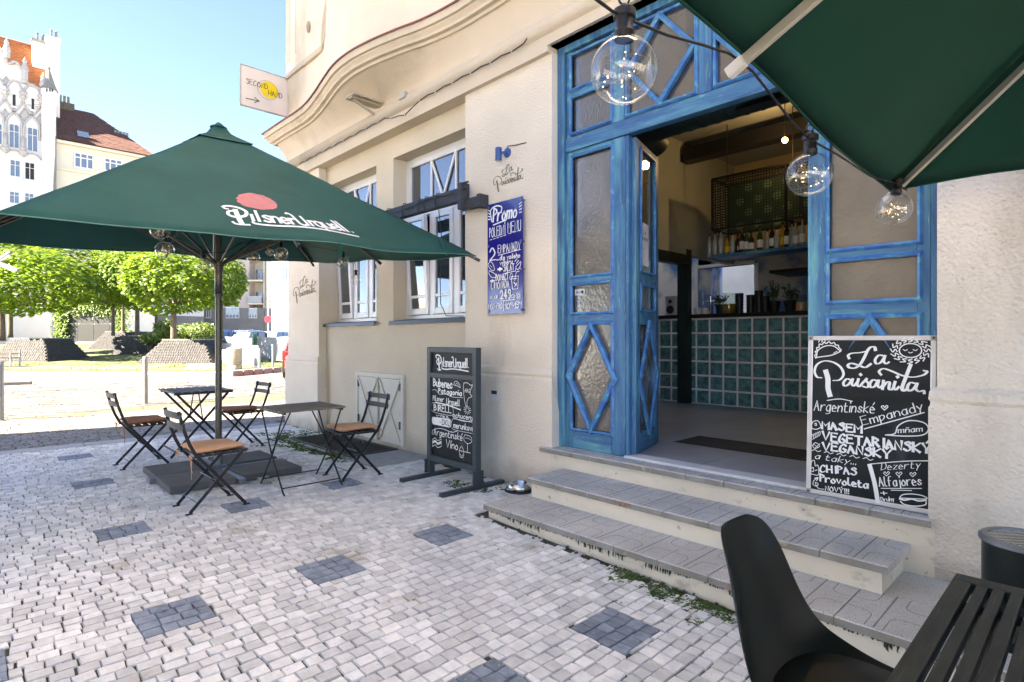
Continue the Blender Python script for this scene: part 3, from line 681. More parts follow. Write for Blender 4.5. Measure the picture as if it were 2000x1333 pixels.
# cornice: plan line of its lip, swelling under the oriel
PLAN = [(-8.93, 3.35), (-8.5, 3.355), (-7.95, 3.365), (-7.6, 3.345), (-7.2, 3.28), (-6.75, 3.19), (-6.33, 3.115), (-5.95, 3.10), (-5.55, 3.145), (-5.15, 3.23), (-4.8, 3.32), (-4.4, 3.375), (-4.0, 3.385), (-3, 3.385), (0, 3.385), (6.2, 3.385)]
pl = catmull(PLAN, 8)
def plan(off, z, ends=True):
    pts = []
    for i, p in enumerate(pl):
        y = p.y+off*(1.0)
        pts.append((p.x, min(y, 3.60), z))
    return pts
def loft(name, prof, m, smooth=True, left=.26):
    """prof: (offset back from the lip, z). Returned round the left corner of the building"""
    rows = []
    for off, z in prof:
        r = [(XL-max(0, left-off), 6.2, z), (XL-max(0, left-off), 3.35+off, z)]+plan(off, z)
        rows.append(r)
    return MB().grid(rows).build(name, m, bld, smooth=smooth)
ZC = 4.57
cov = [(.26, 4.10), (.25, 4.14), (.235, 4.20), (.21, 4.26), (.175, 4.31), (.15, 4.335)]
def cove():
    rows = []
    for k in range(9):
        t = k/8; z = 4.10+.27*t; s = (1-cos(t*pi/2))
        r = []
        L = [(XL-.0, 6.2)]+[(XL, 3.61)]+[(p.x, p.y) for p in pl]
        for i, (x, y) in enumerate(L):
            if i < 2: r.append((XL-.10*s, 6.2 if i == 0 else 3.605-.10*s, z))
            else: r.append((x, 3.605+(y+.13-3.605)*s, z))
        rows.append(r)
    return MB().grid(rows).build('cove', 'mould', bld, smooth=True)
cove()
loft('cornice', [(.13, 4.365), (.105, 4.366), (.105, 4.40), (.06, 4.402), (.055, 4.43), (.03, 4.46), (.03, 4.475), (.0, 4.477), (.0, ZC-.012), (.04, ZC)], 'mould', smooth=False)
loft('flashing', [(-.02, ZC-.022), (-.022, ZC-.006), (.30, ZC+.045), (.8, ZC+.055)], 'flash', smooth=False, left=.28)
# upper storey: flat wall and swelling oriel
def upper():
    rows = []
    for z in (ZC, 5.2, 6, 8, 11, 14):
        r = [(XL+.02, 6.2, z), (XL+.02, 3.62, z)]
        for p in pl:
            bulge = max(0, 3.365-p.y)
            r.append((p.x+.0, 3.62-bulge*1.35, z))
        rows.append(r)
    return MB().grid(rows).build('oriel_wall', 'stucco', bld)
upper()
up2 = MB()
sc_z = PY(600, 125, 3.6).z
for dz, pr_ in ((0, .05), (.055, .035)):
    up2.box(XL-.02, -7.62, 3.62-pr_, 3.66, sc_z+dz, sc_z+dz+.04)
up2.build('string_course', 'mould', bld, bev=.008)
ar = MB()
for off, w_ in ((0, .05), (.10, .045), (.2, .03)):
    pts = [(-7.62+off*.2, 3.59, sc_z+.02+off*.4)]+[(-7.62-.0*t+off*.7+1.05*(t**2.2), 3.60-.02, sc_z+.02+1.45*t) for t in [i/10 for i in range(1, 11)]]
    ar.tube(pts, w_*.5, 8)
ar.build('arched_moulding', 'mould', bld, smooth=True)
MB().ball((0, 0, 0), .1, 12, 8, (.32, .3, .9)).build('oval_ornament', 'mould', bld, smooth=True, local=True).location = (PY(602, 53, 3.6)-world_loc(bld))
wall('corner_strip', (XL, XL+.16, 3.595, 3.63, sc_z+.25, 12), (XL+.34, XL+.37, 3.60, 3.63, sc_z+.3, 12), m='mould', bev=.006)
# side wall of the corner, stepping back behind the pilaster
MB().prism([(XL+.004, 3.64), (XL-.45, 6.2), (XL-.45, 6.4), (6, 6.4), (6, 4.4), (XL+.3, 4.4)], 4.4, 14).build('upper_block', 'stucco', bld)
MB().prism([(XL+.002, 3.7), (XL+.002, 9.5), (XL+.12, 9.5), (XL+.12, 3.7)], -.4, 4.4).build('side_wall', 'stucco', bld)
# windows
def window(x0, x1, tilt=True):
    yf = 3.93; f = MB(); W_ = .062; D = .07
    fr = f.box
    zt, zb = ZH, ZS
    ztr0, ztr1 = 2.80, 2.90
    fr(x0, x0+W_, yf, yf+D, zb, zt); fr(x1-W_, x1, yf, yf+D, zb, zt); fr(x0+W_, x1-W_, yf, yf+D, zt-W_, zt); fr(x0+W_, x1-W_, yf, yf+D, zb, zb+.05); fr(x0+W_, x1-W_, yf+.002, yf+D, ztr0, ztr1)
    n = 3; sw = (x1-x0-2*W_)/n
    for i in range(1, n): fr(x0+W_+i*sw-.035, x0+W_+i*sw+.035, yf+.004, yf+D, zb+.05, ztr0)
    fo = f.build('window', 'upvc', bld, bev=.006)
    for i in range(n):
        a, b = x0+W_+i*sw+(.035 if i else .0)+.004, x0+W_+(i+1)*sw-(.035 if i < n-1 else 0)-.004
        s = MB(); y0 = yf-.012; z0, z1 = zb+.055, ztr0-.005
        mt = None
        if i == 0 and tilt: mt = Matrix.Translation((0, yf, z0))@Matrix.Rotation(radians(3.2), 4, 'X')@Matrix.Translation((0, -yf, -z0))
        for q in ((a, a+.055, y0, y0+.05, z0, z1), (b-.055, b, y0, y0+.05, z0, z1), (a+.055, b-.055, y0, y0+.05, z0, z0+.075), (a+.055, b-.055, y0, y0+.05, z1-.06, z1), (a+.055, b-.055, y0+.004, y0+.04, z0+.20, z0+.235)): s.box(*q, mt)
        s.build('sash', 'upvc', fo, bev=.005)
        MB().box(a+.05, b-.05, y0+.022, y0+.028, z0+.07, z1-.05, mt).build('pane', 'winpane', fo)
    # transom light with glazing bars set in a V
    s = MB(); z0, z1 = ztr1+.004, zt-W_-.004; a, b = x0+W_+.004, x1-W_-.004; y0 = yf-.010
    for q in ((a, a+.045, y0, y0+.05, z0, z1), (b-.045, b, y0, y0+.05, z0, z1), (a+.045, b-.045, y0, y0+.05, z0, z0+.045), (a+.045, b-.045, y0, y0+.05, z1-.045, z1)): s.box(*q)
    w = b-a; A, B = a+w*.34, a+w*.68; yv = y0+.012
    s.bar((A, yv, z0+.04), (A, yv, z1-.04), .024, .02, (0, 1, 0)); s.bar((B, yv, z0+.04), (B, yv, z1-.04), .024, .02, (0, 1, 0))
    mid = (A+B)/2
    s.bar((A+.01, yv-.003, z1-.05), (mid, yv-.003, z0+.05), .024, .02, (0, 1, 0)); s.bar((B-.01, yv-.0045, z1-.05), (mid, yv-.0045, z0+.05), .024, .02, (0, 1, 0))
    s.build('sash', 'upvc', fo, bev=.003)
    MB().box(a+.04, b-.04, y0+.024, y0+.030, z0+.04, z1-.04).build('pane', 'winpane', fo)
    # sheet sill
    si = MB(); si.add([(x0-.03, 3.97, zb+.012), (x1+.03, 3.97, zb+.012), (x1+.03, 3.70, zb-.022), (x0-.03, 3.70, zb-.022), (x0-.03, 3.695, zb-.062), (x1+.03, 3.695, zb-.062), (x0-.03, 3.71, zb-.062), (x1+.03, 3.71, zb-.062)], [(0, 3, 2, 1), (3, 4, 5, 2), (4, 6, 7, 5)])
    si.build('window_sill', 'sill', bld, solid=.004)
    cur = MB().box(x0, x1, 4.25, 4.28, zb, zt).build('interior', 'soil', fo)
    return fo
window(*o1); window(*o2)
# cellar hatch
def hatch():
    x0, x1, z0, z1 = -6.92, -5.77, .04, .895; y = YB
    f = MB(); w = .055
    for q in ((x0, x0+w, y-.03, y+.002, z0, z1), (x1-w, x1, y-.03, y+.002, z0, z1), (x0+w, x1-w, y-.03, y+.002, z1-w, z1)): f.box(*q)
    h = f.build('cellar_hatch', 'hatch', bld, bev=.004, label='cream painted double cellar hatch with crossed battens')
    mid = (x0+x1)/2
    for a, b in ((x0+w+.004, mid-.018), (mid+.018, x1-w-.004)):
        MB().box(a, b, y-.018, y, z0+.01, z1-w-.005).build('leaf', 'hatch', h, bev=.003)
        s = MB(); c = (a+b)/2; yy = y-.026
        s.bar((a+.015, yy, z1-w-.03), (b-.02, yy, z0+.05), .028, .014, (0, 1, 0)); s.bar((b-.02, yy-.003, z1-w-.03), (a+.02, yy-.003, z0+.05), .028, .014, (0, 1, 0))
        s.build('batten', 'hatch', h, bev=.002)
        for zz in (.24, .70): MB().box(a+.0 if a < mid-.1 else b-.03, a+.03 if a < mid-.1 else b, y-.034, y-.020, zz, zz+.09).build('hinge', 'iron', h)
    MB().tube([(mid, y-.03, z0+.02), (mid, y-.03, z1-w-.01)], .014, 10).build('locking_rod', 'hatch', h, smooth=True)
hatch()
# small vent hole
wall('vent_recess', (-4.06, -3.965, 3.594, 3.603, .735, .84), m='trim', bev=.002)
MB().box(-4.05, -3.975, 3.588, 3.592, .80, .835).build('vent_slot', 'soil', bld)
# painted lettering on the pilasters
for (x, z, w, h, rt_) in ((-4.055, 2.715, .40, .21, .12), (-8.70, 1.86, .80, .34, .16)):
    ink = Ink(lambda u, v: (u, 3.633, v), (0, -1, 0), .001); paisanita(ink, x, z, w, h, rt_, 1.0); ink.mb.build('painted_lettering', 'gold', bld)
# cable clipped along the roll moulding, junction box, lamp lead
cb = MB(); pts = [(-8.3, 3.545, 3.925)]
for i in range(34):
    x = -8.2+i*.145
    if x > -3.5: break
    sag = -.018 if i % 2 else .0
    if -5.75 < x < -5.2: sag -= .03+.05*(1-abs(x+5.48)/.27)
    pts.append((x, 3.535-.004*(i % 2), 3.925+sag))
pts += [(-3.45, 3.55, 4.03)]
cb.tube(pts, .006, 6); c_ = cb.build('facade_cable', 'cable', bld, smooth=True)
for p in pts[2:-1:2]: MB().box(p[0]-.004, p[0]+.004, p[1]-.008, p[1]+.012, p[2]-.012, p[2]+.012).build('clip', 'trim', c_)
MB().box(-5.53, -5.41, 3.50, 3.55, 4.02, 4.09).build('junction_box', 'cablew', bld, bev=.008)
# cream outrigger bracket under the cornice
b = MB(); b.box(-6.20, -5.98, 3.19, 3.62, 4.14, 4.16); b.bar((-6.09, 3.20, 4.15), (-6.09, 3.62, 4.15), .09, .05); b.bar((-6.09, 3.24, 4.12), (-6.09, 3.62, 3.99), .02, .03)
b.build('steel_bracket', 'cream', bld, bev=.003)
# dark beam across the second window
bm = thing('hanging_beam', 'dark timber beam on wall hooks across the window above the parasol', 'beam', (-5.2, 3.55, 2.75))
MB().box(-5.95, -4.44, 3.50, 3.575, 2.685, 2.82).build('beam', 'timber', bm, bev=.006)
b = MB(); b.box(-4.44, -4.375, 3.485, 3.59, 2.60, 2.86); b.box(-4.375, -4.17, 3.53, 3.60, 2.60, 2.70); b.box(-4.372, -4.30, 3.50, 3.52, 2.845, 2.862); b.box(-4.372, -4.32, 3.50, 3.52, 2.79, 2.806); b.box(-4.19, -4.14, 3.52, 3.635, 2.585, 2.715)
b.build('bracket', 'timber', bm, bev=.004)
c = MB()
for x in (-5.75, -5.42, -5.12, -5.0, -4.8): c.tube([(x, 3.492, 2.69), (x-.03, 3.490, 2.76), (x+.01, 3.492, 2.83), (x+.02, 3.58, 2.83)], .005, 5)
c.tube([(-5.9, 3.489, 2.79), (-5.4, 3.489, 2.755), (-5.0, 3.489, 2.79), (-4.5, 3.489, 2.775)], .004, 5)
c.tube([(-4.93, 3.62, 2.70), (-4.915, 3.66, 2.3), (-4.96, 3.66, 2.0), (-4.95, 3.66, 1.7), (-4.88, 3.68, 1.57), (-4.6, 3.69, 1.56)], .005, 6)
c.build('cable', 'cable', bm, smooth=True)
# ---------------------------------------------------------------- entrance steps
ZT = (.088, .24, .392)
stp = thing('entrance_steps', 'three long steps with worn patterned stone treads before the blue door', 'steps', (-2, 3.1, 0))
MB().box(-3.20, .35, 2.81, 3.66, -.35, ZT[0]-.042).build('riser', 'riser', stp)
MB().box(-3.12, -.755, 3.185, 3.68, ZT[0]-.03, ZT[1]-.042).build('riser', 'riser', stp)
MB().box(-3.30, -.62, 3.597, 3.90, ZT[0], ZT[2]-.042).build('riser', 'riser', stp)
def tread(x, w, y0, y1, z, k):
    g = R.uniform(.0015, .003)
    t = MB().box(x+g, x+w-g, y0, y1, z-.042, z).build('tread_stone', 'tile', stp, bev=.004)
    o = len(t.data.vertices)
    fr = MB().box(x+g+.001, x+w-g-.001, y0-.0022, y0+.004, z-.040, z-.006).build('tread_edge', 'tileedge' if k else 'tile', t, bev=.001) if k else None
    gr = MB(); h = .0028; yb = y1 if y1-y0 < .45 else y0+.43
    def groove(pts, ww=.006):
        L, Q = [], []
        for i, p in enumerate(pts):
            d = Vector(pts[min(i+1, len(pts)-1)])-Vector(pts[max(i-1, 0)]); d.normalize(); n = Vector((-d.y, d.x))
            L.append((p[0]+n.x*ww/2, p[1]+n.y*ww/2, z+.0007)); Q.append((p[0]-n.x*ww/2, p[1]-n.y*ww/2, z+.0007))
        gr.grid([L, Q])
    if w > .2: groove([(x+w/2, y0+.012), (x+w/2, yb-.006)], .007)
    d = yb-y0; r = .05
    for c0, sg in ((x, 1), (x+w/2, -1)) if w > .2 else ((x, 1),):
        c1 = c0+w/2; e, f_ = (c0+.012, c1-.035) if sg > 0 else (c1-.012, c0+.035)
        groove([(f_, y0+.012), (f_, y0+d*.28)]+[(f_-sg*r*(1-cos(a*pi/10)), y0+d*.28+r*sin(a*pi/10)) for a in range(1, 6)]+[(e, y0+d*.28+r)], .004)
        groove([(f_-sg*.02, yb-.01), (f_-sg*.02, yb-d*.22)]+[(f_-sg*.02-sg*r*(1-cos(a*pi/10))*.9, yb-d*.22-r*sin(a*pi/10)) for a in range(1, 6)]+[(e, yb-d*.22-r)], .004)
    gr.build('groove', 'groove', t)
for x0, x1, y0, y1, z, k in ((-3.235, .35, 2.785, 3.190, ZT[0], 1), (-3.15, -.72, 3.155, 3.60, ZT[1], 1), (-3.40, -.625, 3.565, 3.76, ZT[2], 1)):
    n = int(round((x1-x0)/.292)); w = (x1-x0)/n
    for i in range(n): tread(x0+i*w, w, y0, y1 if not (k and z == ZT[0] and x0+i*w > -.9) else 3.60, z, k)
# joints between treads are open; a thin bed shows below
MB().box(-3.22, .34, 2.80, 3.60, ZT[0]-.046, ZT[0]-.0405).build('mortar_bed', 'mossy', stp)
ms = MB()
for i in range(420):
    x = R.uniform(-3.2, .1); l = R.uniform(.006, .03)*(1.5 if noise.noise((x*3, 0, 0)) > 0 else .6); z = ZT[0]-.044
    ms.quad((x, 2.807, z), (x+R.uniform(.005, .014), 2.806, z), (x+R.uniform(0, .012), 2.805, z-l), (x, 2.8055, z-l*.8))
ms.build('moss', 'mossy', stp, kind='stuff')
# ---------------------------------------------------------------- the blue door (a part of the building)
YD = 3.73; D0, D1 = -3.312, -.603; ZD0, ZD1 = ZT[2]+.003, 3.842
dr = MB()
dr.box(D0, D0+.075, YD-.03, YD+.09, ZD0, ZD1); dr.box(D1-.05, D1, YD-.03, YD+.09, ZD0, ZD1); dr.box(D0+.075, D1-.05, YD-.03, YD+.09, ZD1-.06, ZD1)
door = dr.build('entrance_door', 'door', bld, bev=.008, label='blue scrubbed wooden entrance with transom lights and one leaf open')
TB0, TB1 = 2.925, 3.045
def dpart(name, m, boxes, par=door, bev=.006):
    b = MB()
    for q in boxes: b.box(*q)
    return b.build(name, m, par, bev=bev)
dpart('transom_beam', 'doorh', [(D0+.075, D1-.05, YD-.012, YD+.07, TB0, TB1)])
LX0, LX1 = D0+.078, -2.622; RX0, RX1 = -1.278, D1-.053
XM = [-2.70, -1.995, -1.905, -1.20]
for a, b in ((-2.735, -2.63), (-2.0, -1.90), (-1.27, -1.165)): dpart('mullion', 'door', [(a, b, YD-.006, YD+.065, TB1+.002, ZD1-.062)])
def surround(x0, x1, z0, z1, y=None, w=.028, pr=.018, name='glazing_bead'):
    """mitred bead round an opening, standing proud of the leaf"""
    y = YD if y is None else y; b = MB()
    o = [(x0-w, z0-w), (x1+w, z0-w), (x1+w, z1+w), (x0-w, z1+w)]; i_ = [(x0, z0), (x1, z0), (x1, z1), (x0, z1)]; mdl = [((a[0]+c[0])/2, (a[1]+c[1])/2) for a, c in zip(o, i_)]
    n = 0
    V = [(p[0], y, p[1]) for p in o]+[(p[0], y-pr, p[1]) for p in mdl]+[(p[0], y-pr*.6, p[1]) for p in i_]+[(p[0], y+.03, p[1]) for p in i_]
    F = []
    for r in range(3):
        for k in range(4): j = (k+1) % 4; F.append((r*4+k, r*4+j, r*4+4+j, r*4+4+k))
    b.add(V, F); return b.build(name, 'doortrim', door)
def glazing(x0, x1, z0, z1, m='obscure', y=None):
    y = (YD if y is None else y)+.025; return MB().box(x0-.004, x1+.004, y, y+.006, z0-.004, z1+.004).build('pane', m, door)
def lozenge(x0, x1, z0, z1, w=.05, y=None):
    y = (YD if y is None else y); cx, cz = (x0+x1)/2, (z0+z1)/2
    o = [(cx, z0), (x1, cz), (cx, z1), (x0, cz)]; k = w/((x1-x0)/2)*1.12; i_ = [(cx+(a-cx)*(1-k), cz+(b-cz)*(1-k*(x1-x0)/(z1-z0)*1.25)) for a, b in o]
    b = MB(); pr = .03
    V = [(p[0], y+.02, p[1]) for p in o]+[(p[0], y-pr*.55, p[1]) for p in o]+[((a[0]+c[0])/2, y-pr, (a[1]+c[1])/2) for a, c in zip(o, i_)]+[(p[0], y-pr*.55, p[1]) for p in i_]+[(p[0], y+.02, p[1]) for p in i_]
    F = []
    for r in range(4):
        for k_ in range(4): j = (k_+1) % 4; F.append((r*4+k_, r*4+j, r*4+4+j, r*4+4+k_))
    b.add(V, F); return b.build('lozenge', 'doortrim', door)
GZ = ((1.86, 2.865), (1.55, 1.775), (.565, 1.44))
def leaf_fixed(x0, x1, sl, sr):
    g0, g1 = x0+sl, x1-sr
    dpart('stile', 'door', [(x0, g0, YD, YD+.05, ZD0, TB0-.002)]); dpart('stile', 'door', [(g1, x1, YD, YD+.05, ZD0, TB0-.002)])
    zs = [ZD0, GZ[2][0], GZ[2][1], GZ[1][0], GZ[1][1], GZ[0][0], GZ[0][1], TB0-.002]
    for a, b in ((0, 1), (2, 3), (4, 5), (6, 7)): dpart('rail', 'doorh', [(g0, g1, YD+.001, YD+.049, zs[a], zs[b])])
    for a, b in GZ: surround(g0, g1, a, b); glazing(g0, g1, a, b)
    lozenge(g0-.075, g1+.065, GZ[2][0]-.035, GZ[2][1]+.035)
leaf_fixed(LX0, LX1, .075, .135)
leaf_fixed(RX0, RX1, .125, .062)
dpart('stile_edge', 'door', [(LX1+.002, LX1+.028, YD+.002, YD+.046, ZD0, TB0-.004)])
# left and right transom lights, two lozenge panels between
for a, b in ((LX0+.062, -2.765), (-1.135, RX1-.05)):
    dpart('rail', 'doorh', [(LX0 if a < -2 else -1.165, a, YD+.002, YD+.06, TB1+.002, ZD1-.062)]); dpart('rail', 'doorh', [(b, -2.735 if a < -2 else RX1, YD+.002, YD+.06, TB1+.002, ZD1-.062)])
    dpart('rail', 'doorh', [(a, b, YD+.002, YD+.06, 3.40, 3.435)])
    for z0, z1 in ((TB1+.04, 3.375), (3.46, ZD1-.10)): surround(a, b, z0, z1, YD+.002); glazing(a, b, z0, z1, 'toplight')
for a, b in ((-2.60, -2.03), (-1.87, -1.30)):
    surround(a, b, TB1+.035, ZD1-.10); glazing(a, b, TB1+.035, ZD1-.10, 'toplight'); lozenge(a-.02, b+.02, TB1+.01, ZD1-.07, .042)
# the open leaf, swung into the room
def open_leaf():
    T = Matrix.Translation((LX1+.035, YD+.06, 0))@Matrix.Rotation(radians(106), 4, 'Z')
    L = .62
    def ob(name, m, boxes, bev=.005):
        b = MB()
        for q in boxes: b.box(*q, T)
        return b.build(name, m, door, bev=bev)
    ob('open_leaf_stile', 'door', [(0, .10, -.022, .022, ZD0+.02, TB0-.01)]); ob('open_leaf_stile', 'door', [(L-.10, L, -.022, .022, ZD0+.02, TB0-.01)])
    zs = [ZD0+.02, GZ[2][0], GZ[2][1], GZ[1][0], GZ[1][1], GZ[0][0], GZ[0][1], TB0-.01]
    for a, b in ((0, 1), (2, 3), (4, 5), (6, 7)): ob('open_leaf_rail', 'doorh', [(.10, L-.10, -.021, .021, zs[a], zs[b])])
    for a, b in GZ[:2]:
        bd = [(.10, .125, -.034, -.018, a, b), (L-.125, L-.10, -.034, -.018, a, b), (.10, L-.10, -.034, -.018, a-.0, a+.02), (.10, L-.10, -.034, -.018, b-.02, b)]
        ob('glazing_bead', 'doortrim', bd, .003); ob('pane', 'clearpane', [(.10, L-.10, -.003, .003, a, b)], 0)
    a, b = GZ[2]; ob('pane', 'obscure', [(.10, L-.10, .002, .008, a, b)], 0)
    bb = MB(); P = [(.06, (a+b)/2), (L/2, a-.03), (L-.06, (a+b)/2), (L/2, b+.03)]
    for k in range(4):
        p, q = P[k], P[(k+1) % 4]; bb.bar(T@Vector((p[0], -.032-.002*k, p[1])), T@Vector((q[0], -.032-.002*k, q[1])), .045, .022, T.to_3x3()@Vector((0, 1, 0)))
    bb.build('lozenge', 'doortrim', door, bev=.004)
    return T
TL = open_leaf()
pn = MB(); pn.box(.16, .38, -.0055, -.004, 1.93, 2.28, TL); pn.build('paper_notice', 'paper', door)
ink = Ink(lambda u, v: TL@Vector((u, -.0058, v)), tuple(TL.to_3x3()@Vector((0, -1, 0))), .0003)
ink.text('La', .235, 2.19, .04, .006, .06); ink.text('Paisanita', .18, 2.14, .035, .005, .17); ink.text('- - -', .21, 2.06, .02, .004); ink.text('- -', .25, 2.00, .02, .004)
ink.mb.build('notice_text', 'ink', door)
st_ = MB().box(-3.155, -3.05, YD+.0215, YD+.0235, 1.695, 1.745).build('alarm_sticker', 'paper', door)
ink = Ink(lambda u, v: (u, YD+.0212, v), (0, -1, 0), .0003); ink.text('JABLO', -3.148, 1.712, .016, .004, .055); ink.mb.build('sticker_text', 'signblue', door)
MB().lathe([(0, 0), (.014, 0), (.014, .002), (0, .002)], (-3.072, YD+.021, 1.72), 14, (0, -1, 0)).build('sticker_badge', 'ink', door)
wall('threshold', (LX1, RX0, YD-.02, YD+.12, ZT[2]-.05, ZT[2]+.018), m='trim', bev=.004)
# ================================================================ FOLDING CHAIRS AND TABLES
def rbox(mb, x0, x1, y0, y1, z0, z1, nx=8, ny=8, fn=None):
    """puffed cushion"""
    top, bot = [], []
    for i in range(nx+1):
        a = i/nx; ra, rb = [], []
        for j in range(ny+1):
            b = j/ny; ex = max(0, 1-min(a, 1-a)*6); ey = max(0, 1-min(b, 1-b)*6); e = min(1, max(ex, ey))
            x = x0+(x1-x0)*a; y = y0+(y1-y0)*b; cr = .016 if min(a, 1-a) < .01 and min(b, 1-b) < .01 else 0
            x += cr*(1 if a < .5 else -1); y += cr*(1 if b < .5 else -1)
            h = (z1-z0)*.5*(1-e**2*.98); w = fn(a, b) if fn else 0
            ra.append((x, y, (z0+z1)/2+h+w)); rb.append((x, y, (z0+z1)/2-h*.9+w))
        top.append(ra); bot.append(rb[::-1])
    mb.grid(top).grid([r for r in bot])
def make_chair(label, cush):
    t = thing('folding_chair', label, 'chair', (0, 0, 0), 0, 'folding chairs round the two cafe tables')
    P = {}
    for s in (-1, 1):
        x = s*.178
        b = MB(); pts = [(x, -.275, .785), (x, -.245, .66), (x, -.205, .54), (x*1.0, -.165, .455), (x*1.0, .205, .012)]
        for a, c in zip(pts, pts[1:]): b.bar(a, c, .011, .024, (0, 1, 0))
        b.bar((x, .185, .006), (x, .235, .006), .014, .012); b.build('leg', 'black', t, local=True, bev=.002)
        x2 = s*.160
        b = MB(); b.bar((x2, .190, .435), (x2, -.195, .012), .011, .024, (0, 1, 0)); b.bar((x2, -.175, .006), (x2, -.225, .006), .014, .012); b.build('leg', 'black', t, local=True, bev=.002)
    for z, y in ((.752, -.268), (.668, -.248)):
        rows = []
        for i in range(7):
            a = i/6-.5; yy = y-.018*(1-4*a*a)*1.0
            rows.append([(a*.42, yy-.006, z-.024), (a*.42, yy-.006, z+.024), (a*.42, yy+.006, z+.024), (a*.42, yy+.006, z-.024), (a*.42, yy-.006, z-.024)])
        m = MB().grid(rows); o = 0; m.f += [(0, 1, 2, 3), (30, 33, 32, 31)]; m.build('back_slat', 'blackw', t, local=True, bev=.002)
    for i in range(6):
        y = -.155+i*.066; MB().box(-.19, .19, y, y+.045, .437, .449).build('seat_slat', 'blackw', t, local=True, bev=.002)
    for s in (-1, 1): MB().box(s*.170-.008, s*.170+.008, -.17, .215, .424, .4368).build('seat_rail', 'black', t, local=True)
    for x, y, z in ((.178, .14, .088), (.16, -.14, .075), (.178, -.02, .235)): MB().tube([(-x, y, z), (x, y, z)], .004, 6).build('cross_rod', 'galv', t, local=True, smooth=True)
    b = MB(); rbox(b, -.195, .195, -.175, .215, .451, .497, 12, 12, lambda a, c: .006*sin(a*5+c*3)); cu = b.build('cushion', cush, t, local=True, smooth=True)
    b = MB()
    for s in (-1, 1):
        x = s*.17
        for k in range(3):
            ph = k*1.3+s; b.tube([(x, -.175, .455), (x+.012*cos(ph), -.195, .430), (x+.02*sin(ph), -.20+.01*k, .415-.01*k), (x+.012*cos(ph*2), -.19, .39-.02*k), (x+.02*cos(ph*3), -.185, .365-.05*k*(s > 0))], .0022, 5)
        b.tube([(x-.03, -.19, .43), (x-.01, -.2, .445), (x, -.19, .43), (x+.015, -.2, .45), (x+.032, -.19, .425), (x, -.19, .428)], .004, 5)
    b.build('cushion_tie', cush, cu, local=True, smooth=True)
    return t
ch = make_chair('black folding chair with bright orange cushion nearest the camera, in front of the parasol base', 'orange')
ch.location = (-4.925, 1.385, 0); ch.rotation_euler = (0, 0, .03)
dup(ch, (-5.06, 2.70, 0), pi-.02, 'black folding chair with orange cushion in front of the cellar hatch', swap=None)
dup(ch, (-7.02, 1.31, 0), .03, 'black folding chair with rust brown cushion, leftmost at the dark table', swap={'orange_cushion_cloth': 'brown'})
dup(ch, (-7.36, 2.42, 0), pi+.06, 'black folding chair with rust brown cushion on the wall side of the dark table', swap={'orange_cushion_cloth': 'brown'})
# brown slatted table with thin crossed rods
t = thing('folding_table', 'small folding table with weathered brown slats and thin crossed metal legs', 'table', (-5.06, 2.18, 0), 0, 'cafe tables by the parasol')
for i in range(7):
    x = -.275+i*.080; MB().box(x, x+.056, -.30, .30, .695, .712).build('slat', 'greyw', t, local=True, bev=.003)
for y in (-.26, .26): MB().box(-.27, .27, y-.012, y+.012, .680, .6945).build('top_rail', 'black', t, local=True)
for y in (-.262, .262):
    for s in (-1, 1):
        b = MB(); yy = y+s*.006; b.tube([(s*.235, yy, .69), (s*.02, yy, .35), (-s*.0, yy, .32), (-s*.265, yy, .014), (-s*.285, yy, .008)], .0075, 8); b.build('leg', 'black', t, local=True, smooth=True)
for p, q in (((.235, -.262, .055), (.235, .262, .055)), ((-.235, -.262, .055), (-.235, .262, .055)), ((0.0, -.262, .33), (0, -.09, .685)), ((0.0, .262, .33), (0, .09, .685))):
    MB().tube([p, q], .006, 6).build('stretcher', 'black', t, local=True, smooth=True)
# dark table
t = thing('folding_table', 'dark slatted folding table with crossed bars behind the parasol pole', 'table', (-7.42, 1.93, 0), 0, 'cafe tables by the parasol')
for i in range(7):
    y = -.31+i*.090; MB().box(-.37, .37, y, y+.068, .715, .733).build('slat', 'blackw', t, local=True, bev=.003)
for x in (-.30, .30): MB().box(x-.012, x+.012, -.30, .31, .697, .7145).build('top_rail', 'black', t, local=True)
for x in (-.29, .29):
    for s in (-1, 1):
        b = MB(); xx = x+s*.009; b.bar((xx, s*.26, .70), (xx, -s*.33, .01), .012, .026, (0, 1, 0)); b.build('leg', 'black', t, local=True, bev=.002)
for p, q in (((-.29, -.28, .07), (.29, -.28, .07)), ((-.29, .28, .07), (.29, .28, .07)), ((-.29, 0, .36), (-.10, 0, .70)), ((.29, 0, .36), (.10, 0, .70))):
    MB().bar(p, q, .01, .016).build('stretcher', 'black', t, local=True)
# parasol ballast slabs: each can be lifted away
for i, (x0, x1, y0, y1, lab) in enumerate(((-6.57, -6.05, 1.235, 1.755, 'grey concrete ballast slab at the left front of the parasol foot'), (-6.03, -5.475, 1.225, 1.755, 'grey concrete ballast slab right under the nearest chair'),
        (-5.99, -5.50, 1.835, 2.375, 'grey concrete ballast slab on the right, nearest the brown table'), (-6.62, -6.13, 1.835, 2.375, 'grey concrete ballast slab at the back of the parasol foot'))):
    c = Vector(((x0+x1)/2, (y0+y1)/2, 0)); b = MB(); b.box(x0-c.x, x1-c.x, y0-c.y, y1-c.y, .006, .066); s = b.build('concrete_slab', 'conc', bev=.005); s.location = c
    tag(s, lab, 'slab', 'ballast slabs on the parasol foot')
